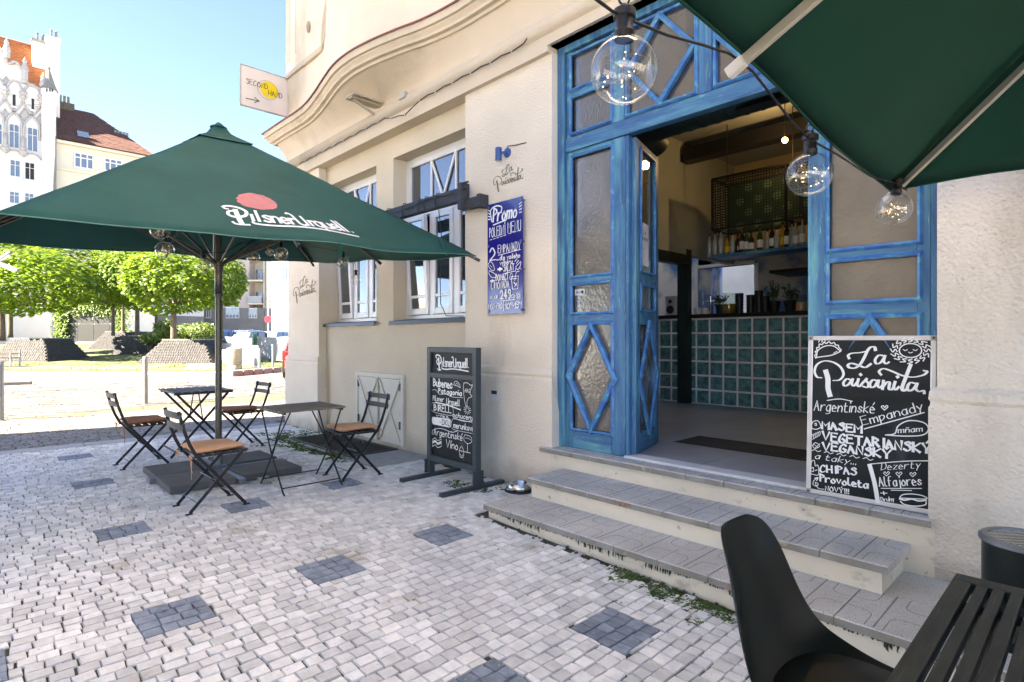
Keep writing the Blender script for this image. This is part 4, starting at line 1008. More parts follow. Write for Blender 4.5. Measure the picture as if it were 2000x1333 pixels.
# ================================================================ PARASOLS
class Canopy:
    def __init__(s, corners, apex, sag=.03, hemsag=.02, seed=1):
        s.c = [Vector(p) for p in corners]; s.a = Vector(apex); s.sag = sag; s.hs = hemsag; s.seed = seed
    def p(s, k, u, v):
        A, B = s.c[k], s.c[(k+1) % 4]; e = A.lerp(B, u); q = e.lerp(s.a, v)
        loose = (sin(pi*u)**2)*.5+(sin(2*pi*u)**2)*.5
        q = q+Vector((0, 0, -s.sag*loose*sin(pi*min(1, v*1.1))-s.hs*sin(2*pi*u)**2*(1-v)**3))
        q.z += .020*noise.noise(Vector((q.x*1.7, q.y*1.7+s.seed*9, s.seed)))*(1-v)+.016*noise.noise(Vector((q.x*3, q.y*1.2+q.z*3, s.seed+3)))*sin(pi*min(1, v*1.2))
        return q
    def n(s, k, u, v):
        a = s.p(k, min(u+.01, 1), v)-s.p(k, max(u-.01, 0), v); b = s.p(k, u, min(v+.01, .999))-s.p(k, u, max(v-.01, 0)); r = a.cross(b).normalized()
        return r if r.z > 0 else -r
def parasol(root, corners, foot, apexz, hubz, fab, pole_r=.031, rib='alu', poles=True, capv=.86, runner=None):
    ap = (foot[0], foot[1], apexz); cn = Canopy(corners, ap, seed=int(apexz*10))
    N, Mv = 28, 22
    for k in range(4):
        b = MB(); b.grid([[cn.p(k, i/N, j/Mv*.97) for j in range(Mv+1)] for i in range(N+1)])
        b.build('canopy_panel', fab, root, smooth=True, solid=.002)
        h = MB(); rows = []
        for i in range(N+1):
            p = cn.p(k, i/N, 0); rows.append([p+Vector((0, 0, .004)), p+Vector((0, 0, -.006))])
        pl_ = [r[0].lerp(r[1], .5) for r in rows]; h.tube(pl_, .0045, 6); h.build('hem', 'hem' if fab == 'green' else fab, root, smooth=True)
    # vent cap over the top
    b = MB()
    for k in range(4):
        b.grid([[cn.p(k, i/10, capv+(1-capv)*j/6*.96)+Vector((0, 0, .022-.012*sin(pi*j/6)+(.035 if j == 5 else .05 if j == 6 else 0))) for j in range(7)] for i in range(11)])
    b.build('vent_cap', fab, root, smooth=True, solid=.002)
    MB().lathe([(.0, .0), (.075, .0), (.08, .01), (.06, .022), (.0, .028)], (ap[0], ap[1], apexz+.005), 20).build('top_cap', fab, root, smooth=2)
    b = MB()
    for k in range(4): b.tube([cn.p(k, i/10, capv)+Vector((0, 0, .022)) for i in range(11)], .004, 5)
    b.build('vent_hem', 'hem' if fab == 'green' else fab, root, smooth=True)
    top = Vector((foot[0], foot[1], apexz-.10))
    hub = Vector((foot[0], foot[1], hubz))
    ends = []
    for k in range(4): ends += [cn.c[k], cn.p(k, .5, 0)]
    for e in ends:
        e2 = e+Vector((0, 0, -.028)); tp = Vector((top.x+(e.x-top.x)*.03, top.y+(e.y-top.y)*.03, apexz-.08))
        d = (e2-tp).normalized()
        r_ = MB().bar(tp+Vector((0, 0, -.02)), e2+d*.0, .016, .026).build('rib', rib, root, bev=.002)
        MB().bar(e2-d*.01, e2+d*.04, .024, .03).build('rib_end_cap', 'trim' if rib == 'ribal' else 'black', r_, bev=.004)
        m = tp.lerp(e2, .56)+Vector((0, 0, -.03)); hs = hub+Vector((e.x-hub.x, e.y-hub.y, 0)).normalized()*.045
        MB().bar(hs, m, .014, .024).build('strut', rib, root, bev=.002)
    if poles:
        MB().lathe([(pole_r, .06), (pole_r, apexz-.12), (.02, apexz-.02)], (foot[0], foot[1], 0), 20).build('pole', 'alu', root, smooth=2)
        MB().lathe([(pole_r+.004, hubz-.33), (pole_r+.010, hubz-.32), (pole_r+.010, hubz-.30), (pole_r+.005, hubz-.29), (pole_r+.005, hubz-.07), (pole_r+.016, hubz-.05), (pole_r+.016, hubz-.025), (.055, hubz-.02), (.055, hubz+.012), (pole_r+.004, hubz+.016)], (foot[0], foot[1], 0), 20).build('runner', 'alu', root, smooth=2)
        MB().lathe([(pole_r, apexz-.16), (.055, apexz-.15), (.055, apexz-.09), (pole_r, apexz-.08)], (foot[0], foot[1], 0), 16).build('crown', 'alu', root)
    return cn
p1 = thing('parasol', 'large dark green branded parasol open over the folding chairs, left of the entrance', 'parasol', (-6.14, 1.80, 0))
CN = parasol(p1, [(-4.33, .10, 2.035), (-4.17, 3.50, 2.115), (-7.75, 3.50, 2.405), (-7.85, -.08, 2.31)], (-6.14, 1.80), 3.42, 2.075, 'green')
b = MB()
b.box(-6.72, -5.43, 1.765, 1.825, .0, .05); b.box(-6.12, -6.00, 1.18, 2.43, .001, .049); b.lathe([(.075, .05), (.075, .062), (.042, .068), (.042, .32), (.034, .33)], (-6.14, 1.80, 0), 18)
b.build('base_cross', 'galv', p1, bev=.003)
b = MB()
for i in range(26):
    z = 2.13+i*.012; b.tube([(-6.185+.003*(i % 2), 1.765, z), (-6.18, 1.765, z+.008)], .006, 5)
b.tube([(-6.183, 1.765, 2.06), (-6.183, 1.765, 2.44)], .0035, 5)
b.build('toothed_cord', 'white', p1)
# logo on the panel facing the entrance side: u along A->R, v up the cloth
def panel0(u, v): return CN.p(0, u, v)
def pn0(u, v): return CN.n(0, u, v)
LX = 1/3.4
ink = Ink(lambda a, c: CN.p(0, a/3.4, c/2.25), lambda a, c: CN.n(0, min(.98, max(.02, a/3.4)), min(.9, max(.02, c/2.25))), .004)
pilsner(ink, 1.19, .19, 1.17, .32)
ink.mb.build('logo_lettering', 'white', p1)
ink = Ink(lambda a, c: CN.p(0, a/3.4, c/2.25), lambda a, c: CN.n(0, min(.98, max(.02, a/3.4)), min(.9, max(.02, c/2.25))), .004)
ink.poly([(1.55+(.215+.008*sin(i*2.1)+.006*sin(i*3.7))*cos(2*pi*i/40), .635+(.145+.006*sin(i*1.3))*sin(2*pi*i/40)) for i in range(40)])
ink.mb.build('seal_mark', 'seal', p1)
# corner pocket fold near the wall and a strap below the hem
b = MB(); c0 = [CN.p(0, .93, v) for v in (0, .05, .10)]; 
b.tube([CN.p(0, .90, 0)+Vector((.004, 0, -.02)), CN.p(0, .92, .04)+Vector((.01, 0, .012)), CN.p(0, .955, .09)+Vector((.012, 0, .012)), CN.p(0, .985, .12)+Vector((.0, 0, .012))], [.012, .016, .014, .006], 8)
b.build('corner_pocket', 'green', p1, smooth=True)
b = MB(); s_ = CN.p(0, .60, 0); b.box(s_.x-.002, s_.x+.004, s_.y-.015, s_.y+.02, s_.z-.10, s_.z-.0); b.tube([s_+Vector((0, .01, -.10)), s_+Vector((0, .03, -.15)), s_+Vector((0, 0, -.19)), s_+Vector((0, -.03, -.17))], .003, 5)
b.build('tie_strap', 'greenu', p1)
# second parasol, over the camera's right
p2 = thing('parasol', 'dark green parasol seen from below at the upper right with bulbs on its edge', 'parasol', (.95, 1.42, 0))
CN2 = parasol(p2, [(-.60, -.20, 2.09), (2.57, -.20, 2.06), (2.57, 3.04, 2.0), (-.685, 3.03, 2.0)], (.95, 1.42), 2.90, 1.9, 'greenu', rib='ribal')
MB().lathe([(.0, .0), (.34, .0), (.34, .05), (.05, .07), (.045, .25), (.036, .26)], (.95, 1.42, gz(.95, 1.42)), 28).build('base_plate', 'galv', p2, smooth=2)
# ================================================================ STRING LIGHTS
def bulb(root, top, r=.07, tilt=(0, 0, 1), seed=1):
    """globe with its cap and led wire; top = where the socket meets the glass"""
    ax = Vector(tilt).normalized(); c = Vector(top)-ax*(r*.97)
    prof = [(r*sin(pi*i/20), -r*cos(pi*i/20)) for i in range(0, 19)]+[(r*.30, r*.97), (r*.28, r*1.05)]
    prof[0] = (0.0001, -r)
    g = MB().lathe(prof, c, 32, ax); g.f = g.f[:-1]
    go = g.build('bulb', 'bulbglass', root, smooth=True)
    s = r/.07
    MB().lathe([(.0, -.004), (.021*s, -.004), (.022*s, .012*s), (.019*s, .016*s), (.019*s, .038*s), (.024*s, .042*s), (.024*s, .058*s), (.012*s, .064*s), (.009*s, .07*s), (.0, .071*s)], Vector(top)+ax*.0, 16, ax).build('socket', 'black', go, smooth=2)
    rr = random.Random(seed); pts = [Vector(top)]
    for i in range(34):
        t = i/33; d = Vector((rr.gauss(0, 1), rr.gauss(0, 1), rr.gauss(0, 1))).normalized(); q = c+d*r*rr.uniform(.35, .88)-ax*r*.15*t; pts.append(q)
    sp = []
    for i in range(1, len(pts)-2):
        for k in range(4):
            a, b_, c_, d_ = pts[i-1], pts[i], pts[i+1], pts[i+2]; t = k/4
            q = .5*((2*b_)+(c_-a)*t+(2*a-5*b_+4*c_-d_)*t*t+(3*b_-a-3*c_+d_)*t**3)
            v = q-c
            if v.length > r*.93: q = c+v.normalized()*r*.93
            sp.append(q)
    MB().tube(sp, .00035*s, 4, False).build('led_wire', 'wire', go)
    l = MB()
    for q in sp[::7]: l.ball(q, (.0014 if r > .0704 else .0011)*s, 6, 4)
    l.build('led', 'led', go)
    return go
st2 = thing('string_light', 'black festoon cable with three clear globe bulbs along the right parasol edge', 'string light', (-.69, 1.5, 2.0))
B1 = PC(1219, 75, 1.22); B2 = PC(1582, 300, 1.85); B3 = PC(1750, 378, 2.48)
def soc(q, s=1.0): return q+Vector((0, 0, .045))
path = [PC(1150, -12, 1.08), PC(1195, 22, 1.2), soc(B1), PC(1300, 68, 1.30), PC(1372, 88, 1.40), PC(1425, 105, 1.46), PC(1470, 140, 1.52), PC(1500, 178, 1.62), PC(1548, 240, 1.76), soc(B2), PC(1640, 305, 2.0), PC(1700, 345, 2.25), soc(B3)+Vector((0, 0, .0)), PC(1770, 372, 2.5)]
MB().tube(path, .0035, 8).build('cable', 'cable', st2, smooth=True)
for q, tl, sd_ in ((B1, (.02, .0, 1), 3), (B2, (.03, 0, 1), 8), (B3, (.10, .1, 1), 12)): bulb(st2, q, .0705, tl, sd_)
b = MB()
for q in (B1, B2):
    c = q+Vector((0, 0, .083)); b.tube([c+Vector((RT[0]*.011*cos(a), RT[1]*.011*cos(a), .011*sin(a))) for a in [i*pi/6 for i in range(13)]], .0026, 6)
b.build('hanging_eye', 'black', st2, smooth=True)
b = MB(); q = PC(1752, 352, 2.5); b.tube([q+Vector((0, 0, .05)), q, q+Vector((.02, .02, -.02)), q+Vector((.05, .05, 0.0))], .004, 6); b.build('hook', 'black', st2, smooth=True)
st1 = thing('string_light', 'festoon of small clear globe bulbs hanging under the left parasol', 'string light', (-6.1, 1.8, 2.3))
lst = [(312, 432, 4.35, .070), (322, 473, 4.5, .070), (397, 506, 5.3, .066), (495, 493, 6.2, .070), (527, 480, 7.4, .068), (549, 484, 5.9, .070), (670, 503, 6.9, .066), (695, 537, 7.2, .066)]
tops = [PC(a, b_, w) for a, b_, w, r_ in lst]
for i, (q, l_) in enumerate(zip(tops, lst)):
    g = bulb(st1, q, l_[3], (0, 0, 1), 20+i)
b = MB(); up = [q+Vector((0, 0, .07)) for q in tops]
def droop(a, c, s): return [a.lerp(c, t/8)+Vector((0, 0, s*(-sin(pi*t/8)))) for t in range(9)]
for i, j, s in ((0, 1, .02), (1, 2, .0), (3, 5, .02), (5, 4, .0), (4, 6, .0)): b.tube(droop(up[i], up[j], s), .004, 6)
b.tube(droop(up[6], up[7]+Vector((0, 0, .18)), .03)+[up[7]], .004, 6)
b.tube(droop(PC(290, 425, 4.4), up[0], .02), .004, 6); b.tube(droop(up[2], PC(470, 475, 5.6), .05), .004, 6); b.tube(droop(PC(470, 475, 5.6), up[3], .01), .004, 6)
b.build('cable', 'cable', st1, smooth=True)
# ================================================================ SIGNS AND BOARDS
# pavement board
ab = thing('pavement_board', 'grey framed chalkboard on long feet standing against the pilaster', 'sign board', (-4.19, 3.24, 0))
X0, X1, Y = -4.565, -3.825, 3.24
for x0, x1, y0, y1 in ((-4.535, -4.485, 2.88, 3.57), (-3.865, -3.815, 2.84, 3.545)):
    MB().box(x0, x1, y0, y1, .0, .035).build('foot', 'boardg', ab, bev=.003)
for a, b_ in ((X0, X0+.05), (X1-.05, X1)):
    MB().box(a, b_, Y-.03, Y+.03, .036, 1.245).build('post', 'boardg', ab, bev=.003)
for s in (0, 1):
    a = (X0 if s == 0 else X1)
    f = MB(); f.prismy([(a-.004, .03), (a+.004, .03), (a+.004, .16), (a-.004, .16)], Y-.055, Y+.055); f.build('foot_plate', 'boardg', ab)
for z0, z1 in ((1.195, 1.245), (.955, 1.0), (.15, .205)): MB().box(X0+.05, X1-.05, Y-.028, Y+.028, z0, z1).build('rail', 'boardg', ab, bev=.003)
MB().box(X0+.051, X1-.051, Y-.006, Y+.006, 1.0, 1.195).build('brand_panel', 'chalkb', ab); MB().box(X0+.051, X1-.051, Y-.006, Y+.006, .205, .955).build('chalk_panel', 'chalkb', ab)
ink = Ink(lambda u, v: (u, Y-.0065, v), (0, -1, 0), .0008)
pilsner(ink, X0+.115, 1.025, .50, .15); ink.mb.build('brand_lettering', 'white', ab)
ink = Ink(lambda u, v: (u, Y-.0065, v), (0, -1, 0), .0008)
W_, H_ = X1-X0-.10, .75; bx = X0+.05; bz = .955
def tx(s, u0, u1, v1, v0, w=.008, **k): ink.text(s, bx+u0*W_, bz-v1*H_, (v1-v0)*H_, w, (u1-u0)*W_, **k)
def cv(pts, w=.006, sm=True):
    q = [(bx+a*W_, bz-c*H_) for a, c in pts]; (ink.curve if sm else ink.ribbon)(q, w)
tx('Bubenec', .04, .50, .115, .02, .014, jit=.15); tx('Patagonia', .17, .72, .195, .135, .010, jit=.1)
cv([(.0, .17), (.1, .16), (.2, .21), (.35, .20), (.5, .225), (.75, .22)], .004)
tx('Pilsner', .03, .30, .30, .235, .007, slant=.1); tx('Urquell', .37, .68, .325, .25, .009, slant=.1); cv([(.10, .32), (.4, .335), (.7, .37)], .012)
tx('BIRELL', .06, .48, .425, .345, .011); cv([(.0, .36), (.02, .33), (.3, .33), (.5, .35), (.53, .40), (.48, .455), (.1, .45), (.0, .42), (.0, .36)], .004)
tx('ochucený', .52, .98, .47, .41, .008, slant=.25); cv([(.55, .485), (.8, .50), (.98, .475)], .007)
q = [(.03, .51), (.45, .50), (.49, .53), (.48, .595), (.44, .61), (.04, .605), (.01, .58), (.01, .53)]
ink.poly([(bx+a*W_, bz-c*H_) for a, c in q]); tx('VÝBĚR', .12, .42, .495, .475, .005)
cv([(.50, .53), (.56, .49), (.98, .50)], .004); cv([(.50, .60), (.56, .625), (.98, .63)], .004); tx('merunkové', .54, .99, .60, .53, .009)
tx('Argentinské', .06, .74, .735, .65, .008, slant=.2); cv([(.02, .74), (.03, .69), (.12, .655), (.28, .64), (.5, .66), (.64, .63)], .006)
tx('Víno', .36, .64, .86, .765, .009, slant=.1)
cv([(.03, .80), (.10, .775), (.16, .80), (.25, .775)], .006); cv([(.03, .89), (.10, .865), (.16, .89), (.25, .865)], .006); cv([(.04, .835), (.10, .815), (.16, .84), (.24, .815)], .022); cv([(.03, .80), (.03, .89)], .004); cv([(.25, .775), (.25, .865)], .004)
cv([(.80, .66), (.78, .72), (.86, .76), (.95, .73), (.93, .67), (.80, .66)], .005); cv([(.86, .76), (.86, .86)], .006); cv([(.80, .865), (.92, .865)], .006, False); cv([(.81, .70), (.87, .695), (.93, .71)], .004)
cv([(.68, .86), (.70, .83), (.73, .81), (.76, .83), (.78, .86)], .005); cv([(.67, .865), (.79, .865)], .006); cv([(.68, .87), (.69, .93), (.73, .945), (.77, .93), (.78, .87)], .005); cv([(.70, .905), (.73, .93), (.76, .905)], .005)
cv([(.55, .075), (.57, .035), (.63, .03), (.68, .06), (.70, .10), (.64, .085), (.55, .075)], .005); cv([(.59, .07), (.62, .05), (.66, .075)], .004)
cv([(.78, .04), (.86, .035), (.93, .06), (.98, .05), (.94, .10), (.92, .16), (.96, .19), (.88, .22), (.85, .27), (.86, .32), (.82, .30), (.79, .22), (.77, .12), (.78, .04)], .005)
tx('ARG', .80, .92, .15, .105, .004)
for k in range(12):
    a = k*pi/6; cv([(.86+.03*cos(a), .36+.022*sin(a)), (.86+.085*cos(a), .36+.055*sin(a))], .004, False)
ink.mb.build('chalk_lettering', 'white', ab)
ink = Ink(lambda u, v: (u, Y-.0095, v), (0, -1, 0), .0008); tx('SLADKU', .05, .46, .59, .525, .008, jit=.1); ink.mb.build('dark_lettering', 'chalkb', ab)
# blue lunch board on the wall
pb = thing('promo_board', 'cobalt blue lunch menu board fixed on the pilaster beneath the small blue lamp', 'sign board', (-3.865, 3.60, 2.09))
U0, U1, V0, V1 = -4.105, -3.625, 1.555, 2.605; YP = 3.588
MB().box(U0, U1, YP, YP+.008, V0, V1).build('panel', 'promo', pb, bev=.002)
b = MB()
for x in (U0+.02, U1-.02):
    for z in (V0+.03, V1-.03, V0+.40, V1-.40): b.lathe([(.012, 0), (.012, .008), (0, .009)], (x, YP, z), 12, (0, -1, 0)); b.lathe([(.007, 0), (.007, .045)], (x, YP+.05, z), 8, (0, -1, 0))
b.build('stand_off', 'galv', pb)
ink = Ink(lambda u, v: (u, YP-.0005, v), (0, -1, 0), .0008); bx, bz, W_, H_ = U0, V1, U1-U0, V1-V0
def brush(s, u0, u1, v1, v0, w, **k): ink.text(s, bx+u0*W_, bz-v1*H_, (v1-v0)*H_, w, (u1-u0)*W_, nib=.1, **k)
brush('Promo', .17, .83, .165, .045, .020, slant=.2); cv([(.13, .16), (.10, .06), (.25, .03), (.42, .05), (.40, .10)], .012); cv([(.18, .195), (.35, .185), (.55, .175)], .012)
for s in (0, 1):
    for k in range(4): x = .03 if s == 0 else .97; d = .055 if s == 0 else -.055; cv([(x, .05+k*.028), (x+d, .065+k*.024)], .010, False)
tx('POLEDNÍ', .07, .52, .30, .215, .0075); tx('MENU', .60, .95, .29, .20, .0075)
for a in range(5): cv([(.08+a*.10, .325-.004*a), (.15+a*.10, .322-.004*a)], .005, False)
for a in range(3): cv([(.62+a*.12, .30-.004*a), (.71+a*.12, .297-.004*a)], .005, False)
brush('2', .08, .25, .51, .40, .018); tx('EMPANADY', .32, .95, .455, .385, .008); cv([(.33, .475), (.95, .455)], .006, False)
tx('dle vašeho', .37, .93, .52, .48, .007, slant=.15); tx('výběru', .38, .73, .565, .525, .007, slant=.15); cv([(.28, .515), (.34, .515)], .008, False)
cv([(.80, .55), (.86, .53)], .007, False); cv([(.84, .57), (.90, .545)], .007, False)
tx('+', .32, .44, .62, .575, .018); tx('SALÁT', .48, .78, .625, .57, .0075); cv([(.48, .645), (.80, .635)], .006, False)
cv([(.04, .54), (.10, .52), (.18, .55), (.22, .60), (.14, .60), (.04, .56), (.04, .54)], .006); cv([(.06, .60), (.16, .62), (.28, .65), (.26, .67), (.12, .66), (.05, .62)], .006); cv([(.08, .55), (.15, .575)], .004, False)
cv([(.82, .60), (.90, .575), (.96, .56), (.94, .60), (.88, .625), (.83, .61), (.82, .64)], .006)
tx('+', .10, .22, .715, .675, .014); tx('DOMACÍ', .26, .60, .70, .645, .008); tx('LIMONÁDA', .13, .64, .77, .71, .007)
cv([(.70, .68), (.74, .79), (.88, .79), (.90, .68), (.70, .68)], .007, False); cv([(.74, .70), (.86, .70)], .006); cv([(.80, .72), (.84, .65), (.92, .64)], .006); cv([(.66, .68), (.70, .65), (.74, .67), (.72, .70), (.67, .70), (.66, .68)], .005); cv([(.77, .73), (.85, .76)], .008); cv([(.80, .77), (.85, .74)], .008)
brush('za', .10, .30, .855, .82, .012); tx('249', .40, .68, .865, .79, .013); tx('Kč', .70, .80, .865, .835, .006); cv([(.40, .885), (.80, .88)], .006, False)
for k in range(10): a = k*pi/5; cv([(.90+.03*cos(a), .85+.014*sin(a)), (.90+.075*cos(a), .85+.034*sin(a))], .005, False)
cv([(.87, .85), (.90, .838), (.93, .85), (.90, .862), (.87, .85)], .005)
tx('MON-FRD', .05, .46, .95, .905, .007); cv([(.49, .89), (.49, .975)], .006, False); tx('10', .53, .66, .955, .90, .008); tx('AM', .67, .75, .925, .90, .005); tx('-15', .74, .90, .955, .90, .0075); tx('PM', .90, .98, .925, .90, .005)
ink.mb.build('lettering', 'white', pb)
# white lamp lead and blue wall lamp
lp = thing('wall_lamp', 'small blue downlight on the pilaster above the lunch board', 'lamp', (-3.87, 3.62, 3.03))
MB().lathe([(.045, 0), (.045, .012), (.03, .022), (0, .022)], (-3.87, 3.634, 3.06), 20, (0, -1, 0)).build('wall_plate', 'blamp', lp, smooth=2)
MB().bar((-3.87, 3.62, 3.06), (-3.885, 3.55, 3.045), .02).build('arm', 'blamp', lp)
MB().lathe([(.0, .0), (.030, .0), (.031, .003), (.031, .115), (.026, .120), (.0, .121)], (-3.90, 3.545, 2.975), 20).build('lamp_shade', 'blamp', lp, smooth=2)
MB().lathe([(.0, -.001), (.024, -.001)], (-3.90, 3.545, 2.975), 16).build('lens', 'trim', lp)
MB().tube([(-3.865, 3.62, 3.10), (-3.85, 3.62, 3.115), (-3.75, 3.625, 3.10), (-3.62, 3.625, 3.09)], .004, 6).build('lead', 'cable', lp, smooth=True)
# second hand sign on the corner
sg = thing('hanging_sign', 'pale pink sign with a yellow disc and arrow projecting from the building corner', 'sign', (-8.9, 3.25, 5.1))
c00, c01, c10, c11 = PX(471, 205, -8.9), PX(471, 127, -8.9), PX(566, 226, -8.9), PX(566, 152, -8.9)
z0, z1, ya, yb = 4.81, 5.40, 2.915, 3.60
MB().box(-8.915, -8.885, ya, yb, z0, z1).build('plate', 'pinks', sg, bev=.003)
b = MB(); 
for q in ((-8.92, -8.88, ya-.01, yb, z0-.012, z0), (-8.92, -8.88, ya-.01, yb, z1, z1+.012), (-8.92, -8.88, ya-.012, ya, z0-.01, z1+.01)): b.box(*q)
b.build('frame', 'cablew', sg)
ink = Ink(lambda u, v: (-8.884, ya+u*(yb-ya), z0+v*(z1-z0)), (1, 0, 0), .001)
ink.poly([(.60+.20*cos(a), .56+.215*sin(a)) for a in [i*pi/20 for i in range(40)]]); ink.mb.build('disc', 'yellow', sg)
ink = Ink(lambda u, v: (-8.8825, ya+u*(yb-ya), z0+v*(z1-z0)), (1, 0, 0), .001)
ink.text('SECOND', .10, .56, .13, .013, .46); ink.text('HAND', .58, .43, .13, .013, .30)
ink.curve([(.56+.22*cos(a), .54+.24*sin(a)) for a in [i*pi/12 for i in range(25)]], .006, n=2); ink.mb.build('lettering', 'ink', sg)
ink = Ink(lambda u, v: (-8.8825, ya+u*(yb-ya), z0+v*(z1-z0)), (1, 0, 0), .001)
ink.ribbon([(.10, .18), (.38, .20)], .022); ink.ribbon([(.28, .26), (.38, .20), (.28, .13)], .022); ink.mb.build('arrow', 'ink', sg)
b = MB(); b.bar((-8.9, 3.60, 5.02), (-8.9, 3.66, 5.02), .02); b.tube([(-8.82, 3.61, 4.62), (-8.82, 3.60, 5.12)], .006, 6); b.build('bracket', 'cablew', sg)
# menu board leaning in the entrance
mb_ = thing('menu_board', 'chalk menu board in a silver frame leaning on the right door leaf', 'sign board', (-.93, 3.66, ZT[2]))
BW, BH = .635, .945
TM = Matrix.Translation((-1.262, 3.655, ZT[2]+.004))@Matrix.Rotation(radians(-2.6), 4, 'X')
def mbx(name, m, q, par=mb_, bev=0): return MB().box(*q, TM).build(name, m, par, bev=bev)
pan = mbx('chalk_panel', 'chalkb', (.012, BW-.012, .006, .014, .012, BH-.012))
fw = .026
for q in ((0, fw, 0, .02, fw, BH-fw), (BW-fw, BW, 0, .02, fw, BH-fw), (fw, BW-fw, 0, .02, 0, fw), (fw, BW-fw, 0, .02, BH-fw, BH)): mbx('frame_bar', 'alus', q, bev=.003)
for a in (0, BW-fw):
    for c in (0, BH-fw):
        k = mbx('corner_cap', 'cablew', (a-.002, a+fw+.002, -.003, .022, c-.002, c+fw+.002), bev=.006)
        o = TM@Vector((a+fw/2, -.0035, c+fw/2)); MB().lathe([(.006, 0), (.0055, .002), (0, .002)], o, 10, (0, -1, 0)).build('screw', 'black', k)
ink = Ink(lambda u, v: TM@Vector((u, .0055, v)), tuple(TM.to_3x3()@Vector((0, -1, 0))), .0006)
# the board occupies x 95..860, y 60..1190 of the survey sketch (perspective removed by the two edges)
def bq(a, b_):
    xl, xr = 95-(b_-60)*.033, 868+(b_-60)*.002
    u = (a-xl)/(xr-xl); yt = 58-8*u*0; yb_ = 1075+130*u
    return (u*BW, BH*(1-(b_-yt)/(yb_-yt)))
def bc(pts, w=.005, nib=None): ink.ribbon([bq(*p) for p in (catmull(pts, 5) if len(pts) > 2 else pts)], w, nib=nib)
for pts, wd in PAISA: ink.ribbon([bq(a[0], a[1]) for a in (catmull(pts, 5) if len(pts) > 2 else pts)], wd/765*BW, nib=.1)
def bt(s, a, b_, a2, b2, h, w, **k):       # text along a baseline from (a, b_) to (a2, b2)
    p, q = Vector(bq(a, b_)), Vector(bq(a2, b2)); d = q-p; ink.text(s, p.x, p.y, h, w*1.12, d.length, rot=atan2(d.y, d.x), nib=.5, **k)
bt('Argentinské', 125, 545, 515, 560, .060, .0055, slant=.25, jit=.1); bc([(215, 480), (300, 470), (380, 485)], .005)
bt('Empanady', 445, 640, 800, 535, .048, .0055, slant=.1, jit=.1); bc([(455, 663), (805, 552)], .006)
bc([(578, 540), (560, 520), (572, 512), (580, 524), (590, 510), (598, 520), (578, 540)], .005)
bt('MASEM', 180, 662, 438, 690, .043, .013, jit=.2); bt('VEGETARIANSKÝ', 182, 735, 842, 812, .048, .013, jit=.25); bt('VEGANSKÝ', 182, 800, 615, 852, .045, .013, jit=.25)
bt('mñam', 660, 685, 795, 672, .030, .005, slant=.2); bc([(585, 700), (640, 690), (660, 640), (720, 606), (800, 615), (830, 655), (800, 695), (700, 705), (585, 700)], .006)
bc([(135, 612), (115, 622), (108, 655), (135, 668), (170, 655), (165, 628), (150, 612), (135, 612)], .005); bc([(130, 632), (140, 628), (142, 642), (130, 640)], .005)
for k in range(5): bc([(105+k*13, 725-k*8), (112+k*13, 700-k*5), (122+k*12, 722-k*7), (112+k*12, 735-k*6)], .003)
bc([(112, 775), (130, 755), (155, 765), (160, 780), (130, 792), (112, 775)], .004); bc([(118, 762), (150, 785)], .003); bc([(130, 790), (165, 760)], .003)
for k in range(5): bc([(108+k*85, 806+k*12), (130+k*85, 800+k*12), (150+k*85, 812+k*13), (170+k*85, 806+k*13)], .004)
bt('a taky…', 128, 855, 400, 895, .035, .005, slant=.3)
bt('CHIPAS', 165, 940, 405, 962, .040, .010, jit=.2); bt('Provoleta', 165, 1002, 478, 1042, .040, .010, jit=.2); bt('NOVÝ!!!', 200, 1062, 355, 1082, .026, .006)
bc([(98, 955), (105, 880), (125, 870), (132, 905), (150, 900), (152, 962), (98, 955)], .004); bc([(105, 920), (118, 915), (118, 940), (105, 938)], .004); bc([(130, 935), (145, 930)], .004)
bc([(125, 985), (150, 980), (140, 1000)], .005); bc([(148, 982), (120, 1000), (115, 1025), (140, 1035), (150, 1020), (130, 1012), (150, 1048), (190, 1055)], .004)
bc([(488, 890), (520, 885), (700, 865), (845, 858)], .005); bc([(490, 895), (520, 1010), (540, 1130)], .022, nib=0)
bt('Dezerty', 560, 925, 785, 905, .038, .004, slant=.4); bt('Alfajores', 550, 1030, 795, 1012, .050, .0055, slant=.15); bc([(560, 1042), (795, 1035)], .004); bc([(620, 1052), (740, 1050)], .004)
for cx in (592, 665, 745): bc([(cx, 962), (cx-16, 945), (cx-8, 936), (cx, 946), (cx+10, 934), (cx+18, 943), (cx, 962)], .0035)
bt('+', 560, 1085, 598, 1085, .026, .006); bt('Druhy', 562, 1125, 640, 1120, .022, .004)
bc([(672, 1095), (690, 1078), (740, 1072), (800, 1080), (820, 1100), (670, 1100)], .005); bc([(670, 1105), (700, 1112), (740, 1104), (780, 1114), (822, 1108)], .008); bc([(675, 1120), (700, 1140), (760, 1148), (815, 1138), (822, 1118)], .006)
